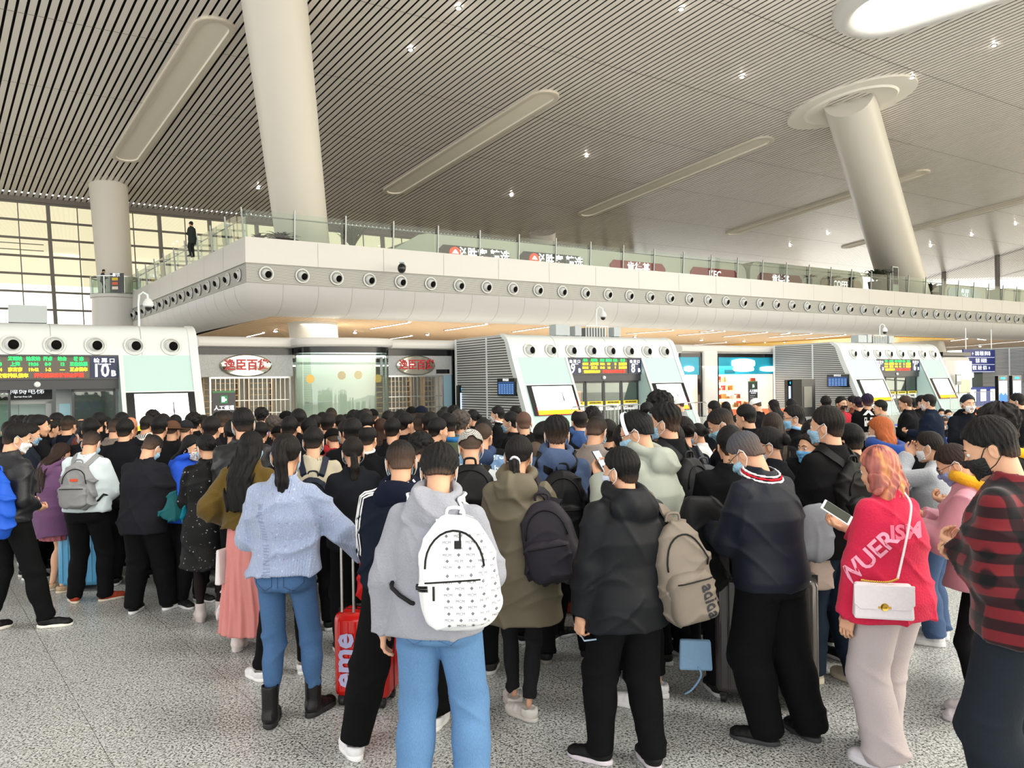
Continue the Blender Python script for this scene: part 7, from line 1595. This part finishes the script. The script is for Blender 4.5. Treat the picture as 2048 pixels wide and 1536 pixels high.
# ================================================================ the rest of the queue
CROWD = '''62,846,1.75,-55,12,short,14110f,2c3444,m,man in a slate jacket and blue mask facing right, near the left edge
76,829,1.80,-50,5,short,0f0e0e,1c1e24,,dark-haired man facing right behind the slate jacket, near the left edge
46,834,1.72,0,8,messy,100f0e,17181c,,black-haired head far back before the lift doorway
18,842,1.70,20,5,bun,121010,1b1b20,,dark head at the very left edge of the far queue
102,838,1.70,-20,10,thin,1a1614,23262c,,fair-necked man with thin cropped hair, left of the man with navy straps
137,830,1.79,0,8,fade,15120f,161b2a,s,broad man with shaved nape and navy jacket with backpack straps
113,839,1.72,0,10,short,111010,1f3f86,,person in a bright blue top far back left of the navy straps
163,837,1.72,0,6,thin,2b2826,2a2b30,,man with thinning grey-black hair far back, right of the navy straps
168,848,1.72,55,18,short,100f0f,1a1c22,m,masked man facing left behind the pale denim shirt
160,872,1.64,5,10,mid,6e3524,2a2224,,woman with auburn hair half hidden behind the pale denim shirt
196,838,1.74,40,12,short,100f10,1b1c22,m,masked man with black hair facing left above the pale denim shirt
212,833,1.75,5,5,short,0e0e0e,191a20,,black-haired head between the masked man and the taupe jacket
236,836,1.75,0,22,fade,121010,7a706a,,man in a taupe jacket with bowed head left of the bald man
262,833,1.76,0,8,bald,b0,141925,b,bald man in a dark navy jacket seen from behind
297,831,1.76,-25,12,short,1d1714,d8d8d6,v,man in a black and white vertically striped shirt with a white yoke
318,832,1.80,0,5,short,0c0c0d,16171b,,man with a large round head of black hair right of the striped shirt
345,841,1.70,0,5,stubble,2a2522,1a1a1e,h,man in a brown brimmed hat far back in the queue
372,840,1.72,0,5,stubble,2a2522,3a3d44,g,man in a charcoal cap right of the brown hat
326,827,1.74,0,0,short,151212,202026,,far head just above the brown hat, left of it
350,829,1.72,0,0,short,120f0f,1c1c20,,far head just above the brown hat, right of it
387,828,1.74,0,0,messy,0f0e0e,17171c,,far black-haired head before the bright screen's right edge
406,829,1.75,-20,5,fade,1a1512,1e1f26,,man with cropped temples before the standing exit sign
421,843,1.72,0,8,short,0d0d0e,15161a,,round black-haired head above the woman in sequins
446,821,1.80,-15,5,fade,1a1512,1c1d22,,tall man with cropped brown-black hair before the standing exit sign
448,846,1.74,-65,12,bald,x,1c2740,bgm,bald man in glasses with a lowered blue mask facing right
386,870,1.66,-120,15,long,0e0d0f,2a56c8,w,woman with a large white mask turned towards the camera in a bright blue hood
523,817,1.74,0,5,messy,0e0d0d,2259b8,,curly-haired man with a bright blue collar before the left grille
521,843,1.74,0,5,short,100f10,17181c,,round dark head right of the long-haired woman
547,834,1.68,0,5,messy,4a4440,202024,,curly grey-haired head before the left grille
556,852,1.70,15,12,stubble,2f2824,24262b,k,man in a black cap with a white emblem right of the long-haired woman
597,817,1.82,15,6,short,0c0c0d,141519,,tall black-haired man in a black jacket before the curved glass display
573,822,1.76,50,0,stubble,1a1614,1a1b20,k,man in a black peaked cap turned left beside the tall black-haired man
629,829,1.74,0,5,short,100f0f,191a1f,,dark head right of the tall black-haired man
645,824,1.74,30,5,short,0d0d0d,17181c,,dark head before the curved glass, left of the blue collar
662,815,1.76,10,5,fade,201a16,2c64c0,,man with shaved head sides and bright blue collar before the curved glass
680,829,1.72,40,10,short,0f0e0e,1a1b20,,dark head bowing left, right of the bright blue collar
692,828,1.70,0,5,bun,0e0d0e,1b1c22,,woman's dark head with tied hair before the curved glass
693,839,1.74,40,8,short,12100f,22252c,m,masked man facing left in a dark jacket left of the balding man
664,857,1.66,35,15,stubble,1c1816,a02a2c,k,person in a black cap and red hood behind the beige jacket
627,853,1.73,12,12,short,100f0e,b8b09c,sm,man in a beige jacket with navy backpack straps
705,873,1.68,18,12,ponylow,17110f,24262e,m,woman with a low ponytail in a charcoal suit jacket, masked
736,849,1.72,-5,10,thin,0f0e0e,121317,t,balding man with a pale crown in a black suit
762,837,1.70,0,0,long,35221a,1a1818,,woman with long chestnut hair behind the balding man
718,821,1.76,60,20,short,100f10,1a1b1f,m,masked man in a dark suit bowed to the left before the curved glass
728,817,1.74,60,18,fade,2a2320,1c1c20,,second dark-suited man just right of the bowed masked man
745,818,1.74,0,0,stubble,0c0c0c,15161a,k,man in a flat black cap above the chestnut hair
776,821,1.74,0,5,short,0f0e0f,1a1b20,,dark head just left of the man with hooked mask loops
788,824,1.72,20,5,short,0f0e0f,202127,,dark curly head behind the man with hooked mask loops
801,819,1.78,22,8,short,0e0d0d,c2c9d2,m,man with thick black hair, mask loops and pale shirt, left of the navy cap
843,812,1.78,-25,8,stubble,1c1714,dfdfe0,ns,man in a navy cap and white hooded top with black backpack straps
823,813,1.74,0,0,stubble,101010,16171a,k,man in a dark cap right behind the navy cap
893,826,1.77,38,10,short,0e0d0d,4a5340,gm,man with glasses and mask in an olive jacket with a blue collar
884,820,1.77,10,5,short,0f0f0f,1f2b38,,dark head just left behind the olive jacket
843,869,1.72,0,25,messy,0d0c0c,2a2a30,,bowed head of thick black hair between the navy tracksuit and the grey hoodie
889,813,1.70,0,0,short,1a1614,24252a,,far small head before the advert screen's left side
908,813,1.72,0,0,messy,100f0f,1a1a1e,,far dark head just left of the advert screen
945,819,1.70,70,5,bun,100f0f,1c1c20,e,woman in a white mask facing left before the advert screen
967,836,1.74,0,8,short,0d0d0e,17181c,,round dark head right of the checked cap
967,844,1.74,-12,12,stubble,221c19,7fa3cc,d,man in a light blue denim jacket with white script lettering
995,812,1.74,70,5,short,100f0f,131418,e,man in a black coat and white collar facing left before the louvred wall
1031,811,1.72,50,5,short,100f0f,1a1a1e,,far dark head beneath the information screen
1022,823,1.74,65,5,short,0f0f10,1b1d24,m,masked man facing left, left of the cropped man in a black tee
1047,823,1.76,15,8,fade,5a4238,141416,m,man with shaved brown hair in a black T-shirt with backpack straps
1072,882,1.62,-15,20,stubble,4a4038,5a6a80,,short man with shaved head bowed between the coat and the big black backpack
1158,818,1.79,12,6,thin,15110f,3a5384,s,man in a royal blue hooded jacket before the glass doors
1192,820,1.74,0,0,short,100f0f,17181c,,dark head before the yellow door notices
1197,833,1.78,-35,28,fade,14110f,8a817c,gm,man with glasses and shaved sides in a taupe jacket bowing to the right
1185,815,1.72,0,0,messy,0f0e0e,1b1b20,,small far figure in white collar before the glass doors
1357,797,1.74,60,10,stubble,1b1715,8a8c8e,l,man in a pale cap before the right screen of the middle gate
1427,801,1.76,30,10,short,0f0e0e,1d1f26,,far man looking down before the bright shop, at its left edge
1452,803,1.66,0,0,long,0c0c0c,121214,,far woman with long black hair before the bright shop
1508,797,1.74,50,20,stubble,1b1715,1c1c20,l,far man in a white cap bowing before the bright shop
1490,808,1.82,40,10,short,0f0e0e,121216,,heavy man in a long black coat before the bright shop
1475,829,1.60,70,10,short,0f0e0e,26282e,m,masked person facing left, low before the black coat
1394,846,1.60,60,10,bun,0f0e0e,d8d8da,m,masked woman in white low before the piers, left of the bright shop
1547,799,1.70,45,5,long,0f0e0e,4a3a6a,,far woman with a purple sleeve before the black frame of the bright shop
1583,797,1.74,0,0,short,0f0f10,24262c,,far man before the tall advert screen
1652,791,1.78,0,0,short,0f0e0e,1a1c20,,far man in a dark coat before the louvred wall of the right gate
1682,792,1.76,-160,5,short,0f0e0e,b02c3c,k17171a,far man in a crimson sweatshirt and black mask facing the camera
1705,791,1.74,50,5,short,0f0e0e,6e3c28,,far person in a rust-brown coat right of the crimson sweatshirt
1716,793,1.74,10,5,short,1c1024,232026,,far head between the brown coat and the printed black top
1735,788,1.80,-10,0,spiky,1c1030,121216,p,far man in a black top with a white print on the back
1760,799,1.72,55,8,short,0f0e0e,9a9488,,far man in a patterned knit jacket facing left
1809,791,1.76,55,10,short,3a2a20,1b1d22,,far man in a dark suit with a bag before the right gate's doors
1822,795,1.70,60,5,short,0f0e0e,cfd2d6,m,far masked person in white beside the dark suit
1844,790,1.76,-140,5,short,0f0e0e,17181c,m,far masked man in black facing the navy jacket
1857,788,1.80,50,5,short,0f0e0e,1d2a44,e,far man in a navy jacket and white mask facing left
1935,788,1.82,175,5,short,16202a,161b26,e,far man in a dark navy hooded jacket and white mask facing the camera
2032,786,1.80,40,12,short,0f0e0e,17181c,m,far man in black bowing over his phone before the advert screens
1890,834,0,170,12,thin,3a302a,1a1e2a,Sgm,seated bald-fronted man in glasses and blue mask facing the camera
1896,819,0,175,5,short,0f0e0e,1a1a1e,Sm,seated person with a light blue mask resting the face on a hand
1883,817,0,160,5,short,0f0e0e,202228,Sm,seated masked person just left of the one resting the face
1680,857,0,110,5,long,1a1412,b9a894,Sm,seated woman with dark hair and blue mask left of the copper hair
1718,850,0,0,5,short,141210,6d7276,S,seated person in grey seen from behind, left of the copper hair
1820,850,0,0,10,short,0e0d0d,151518,S,seated black-haired person seen from behind above the neck pillow
1838,838,0,170,20,messy,0f0e0e,c8cacc,Sm,seated person in white with a blue mask below the navy jacket
1888,833,0,0,10,short,0f0e0e,17171a,S,seated dark head just right of the bald-fronted man
1862,842,0,20,25,short,0c0c0d,131316,S,seated figure in black bent forward before the bald-fronted man
1870,858,0,0,5,stubble,c0a584,8a7a66,Sn,seated person in a beige knitted cap
1912,835,0,0,5,stubble,8f8a86,3a3c40,Sn,seated person in a grey knitted cap
1978,806,0,150,10,short,2a1c14,8a5a3c,Sm,seated person among the orange seats, left
2005,808,0,150,10,short,0f0e0e,6d6e72,Sm,seated person among the orange seats, right
2036,838,0,-20,15,thin,6a4a3a,1b1c20,S,seated brown-haired head at the right edge
1778,838,0,0,10,short,0f0e0e,1c2738,S,seated person with a dark rucksack behind the copper hair
1846,862,0,10,10,short,0d0d0d,1e1f24,S,seated dark cap-like head left of the beige knitted cap
1500,846,0,160,10,short,0f0e0e,3a3d44,Sgm,seated man in glasses and mask between the cropped navy man and the long brown hair'''
cc = {}; taken = [(o.location.x, o.location.y) for o in COL.objects if o.name.startswith('person') and o.parent is None]
for row in CROWD.split('\n'):
    q = row.split(',', 9); px, py, S, yaw, bow = (float(v) for v in q[:5]); hs, hc, tc, op, lab = q[5:]
    near = False; kw = dict(yaw=yaw, head=((px * 7) % 17 - 8, bow, 0), label=lab, detail=0, lean=3)
    if 'S' in op and S == 0: kw.update(S=1.68, seat=True, feet=None, lean=0)
    else:
        dd = max((CAMH - S * .985) * F / (py - horizon(px)), 8.75 if px < 600 and py < 860 else (6.2 if px < 1000 else 0))
        while any(math.hypot(at(px, py, dd).x - a, at(px, py, dd).y - b_) < .42 for a, b_ in taken) and CAMH - (py - horizon(px)) * dd / F > 1.52: dd += .2
        q_ = at(px, py, dd); taken.append((q_.x, q_.y)); kw['d'] = dd; kw['S'] = CAMH - (py - horizon(px)) * dd / F + .02
    fem = hs in ('long', 'mid', 'bun', 'ponylow'); kw['fem'] = fem
    kw['mask'] = 'e8eaee' if ('e' in op or 'w' in op) else ('17171a' if 'k17' in op else ('8fc6e6' if 'm' in op else None)); kw['glasses'] = 'g' in op and 'm' in op
    kw['hair'] = (hs, hc if len(hc) == 6 and hs != 'bald' else '151210') if hs != 'bald' else ('stubble', '4a3428')
    if hs == 'bald': kw['hair'] = ('bald', ''); kw['skin'] = 'b5795c' if 'b' in op and 'g' not in op else 'd3a083'
    hat = {'h': ('hat', '5a4032'), 'l': ('cap', 'e2e2e0'), 'n': ('cap', '141c30')}
    if op.startswith('k') and 'k17' not in op: kw['hat'] = ('cap', '131416')
    elif op == 'g': kw['hat'] = ('cap', '34363c')
    elif 'Sn' in op: kw['hat'] = ('beanie', hc); kw['hair'] = ('stubble', '2a2420')
    elif op[:1] in hat and 'S' not in op: kw['hat'] = hat[op[:1]]
    kd = 'denim' if 'd' in op else ('vstripe' if 'v' in op else 'cotton')
    kw['top'] = dict(c=tc, kind=kd, hem=.84, loose=.04, sleeve=.03, hood=('hood' in lab), wr=.007); kw['bottom'] = dict(c='141518', fit=.03)
    kw['shoes'] = ('sneaker', '1c1c1f', 'd0d0d0')
    I = person(px, py, **kw); cc[(int(px), int(py))] = I
    if 's' in op:
        backpack(I, 'backpack worn by the ' + ' '.join(lab.split()[:9]), '1b2740' if 'beige' in lab or 'navy' in lab else '141518', w=.30, h=.44, dp=.12, z=1.10, res=.014)
I = cc[(967, 844)]
for t, py_, px_ in (('here', 912, 990), ('we have', 935, 992), ('kind', 958, 1004)): mark(t, I, I['top'], px_, py_, .075, inks('e8eef4'), roll=.08, bold=.002)
I = cc[(1735, 788)]; mark('8\nX\nH', I, I['top'], 1737, 822, .17, inks('e8e8e8'), bold=.01, name='white_print')
neckring(cc[(662, 815)], 'collar', '2a62cc', .08, .03, 1.44); neckring(cc[(523, 817)], 'collar', '2a62cc', .08, .03, 1.44); neckring(cc[(893, 826)], 'collar', '2a6aa8', .08, .028, 1.46); neckring(cc[(297, 831)], 'white_yoke', 'e4e4e2', .115, .05, 1.40); neckring(cc[(967, 844)], 'hood', '3a4a6a', .08, .032, 1.46, sack=True)
for k_, c_ in (((1588, 809), None), ((995, 812), 'e6e6e6'), ((736, 849), 'e0e0e0'), ((801, 819), 'aebccb')):
    if k_ in cc: neckring(cc[k_], 'shirt_collar', c_, .062, .014, 1.474)
# figures on the upper floor
person(0, 0, pos=(at(375, 527, 38.6).x, at(375, 527, 38.6).y + .6, 8.45), S=1.72, yaw=70, head=(0, 5, 0), top=JK('3f4644', 'cotton', hem=.62, loose=.04), bottom=dict(c='3a403e'), shoes=('sneaker', '2a2a2a', '555555'), hair=('short', '1a1715'), hat=('beanie', '33302e'), mask=None, detail=0, label='lone person in a grey-green coat standing on the upper balcony at left')
person(0, 0, pos=(at(206, 590, 54.0).x, at(206, 590, 54.0).y, 8.45), S=1.66, yaw=-60, head=(0, 15, 0), top=JK('4b4e50', 'cotton'), bottom=dict(c='303336'), shoes=None, hair=('short', '1a1715'), mask=None, detail=0, label='dim figure behind the glass of the round landing')
# far ranks of the queue that fill the hall between the heads one can tell apart
rg = random.Random(11); proto = []
for i, (hs, c) in enumerate((('short', '17181d'), ('messy', '22242b'), ('fade', '1b2233'), ('bun', '2a2628'), ('short', '33363d'), ('mid', '1d1a1c'))):
    pass
def clone(src, px, py, label, group, ps=None):
    o = src['obj']; r = o.copy(); COL.objects.link(r)
    for ch in o.children:
        c = ch.copy(); COL.objects.link(c); c.parent = r
        for g in ch.children: g2 = g.copy(); COL.objects.link(g2); g2.parent = c
    crown = Vector([float(v) for v in (src['pv'] + src['R'] @ V3(0, -.01, .215))]) * (1.0 + .03 * rg.random()); cw = Matrix.Rotation(o.rotation_euler[2], 4, 'Z') @ crown
    d = (CAMH - cw.z) * F / (py - horizon(px)); wp = at(px, py, d); q_ = cw.length / Vector([float(v) for v in (src['pv'] + src['R'] @ V3(0, -.01, .215))]).length; r.scale = (q_, q_, q_); r.location = (wp.x - cw.x, wp.y - cw.y, 0); tag(r, label, 'person', group); return r
srcs = [cc[k] for k in ((76, 829), (46, 834), (212, 833), (318, 832), (326, 827), (446, 821), (521, 843), (547, 834), (597, 817), (629, 829), (645, 824), (776, 821), (967, 836), (692, 828))]
spots = [(30 + 27 * i + rg.randint(-6, 6), 822 + rg.randint(0, 9)) for i in range(34)] + [(10 + 41 * i + rg.randint(-8, 8), 832 + rg.randint(0, 6)) for i in range(22)] + [(1090, 842), (1215, 838), (1345, 846), (1400, 838), (1460, 850), (1625, 838), (1700, 846), (1250, 846)]
used = [k for k in cc]
for px, py in spots:
    if any(abs(px - a) < 9 and abs(py - b) < 9 for a, b in used): continue
    used.append((px, py)); clone(rg.choice(srcs), px, py, 'dark-haired person in dark clothes seen from behind, deep in the far ranks of the queue', 'far ranks of the queue')
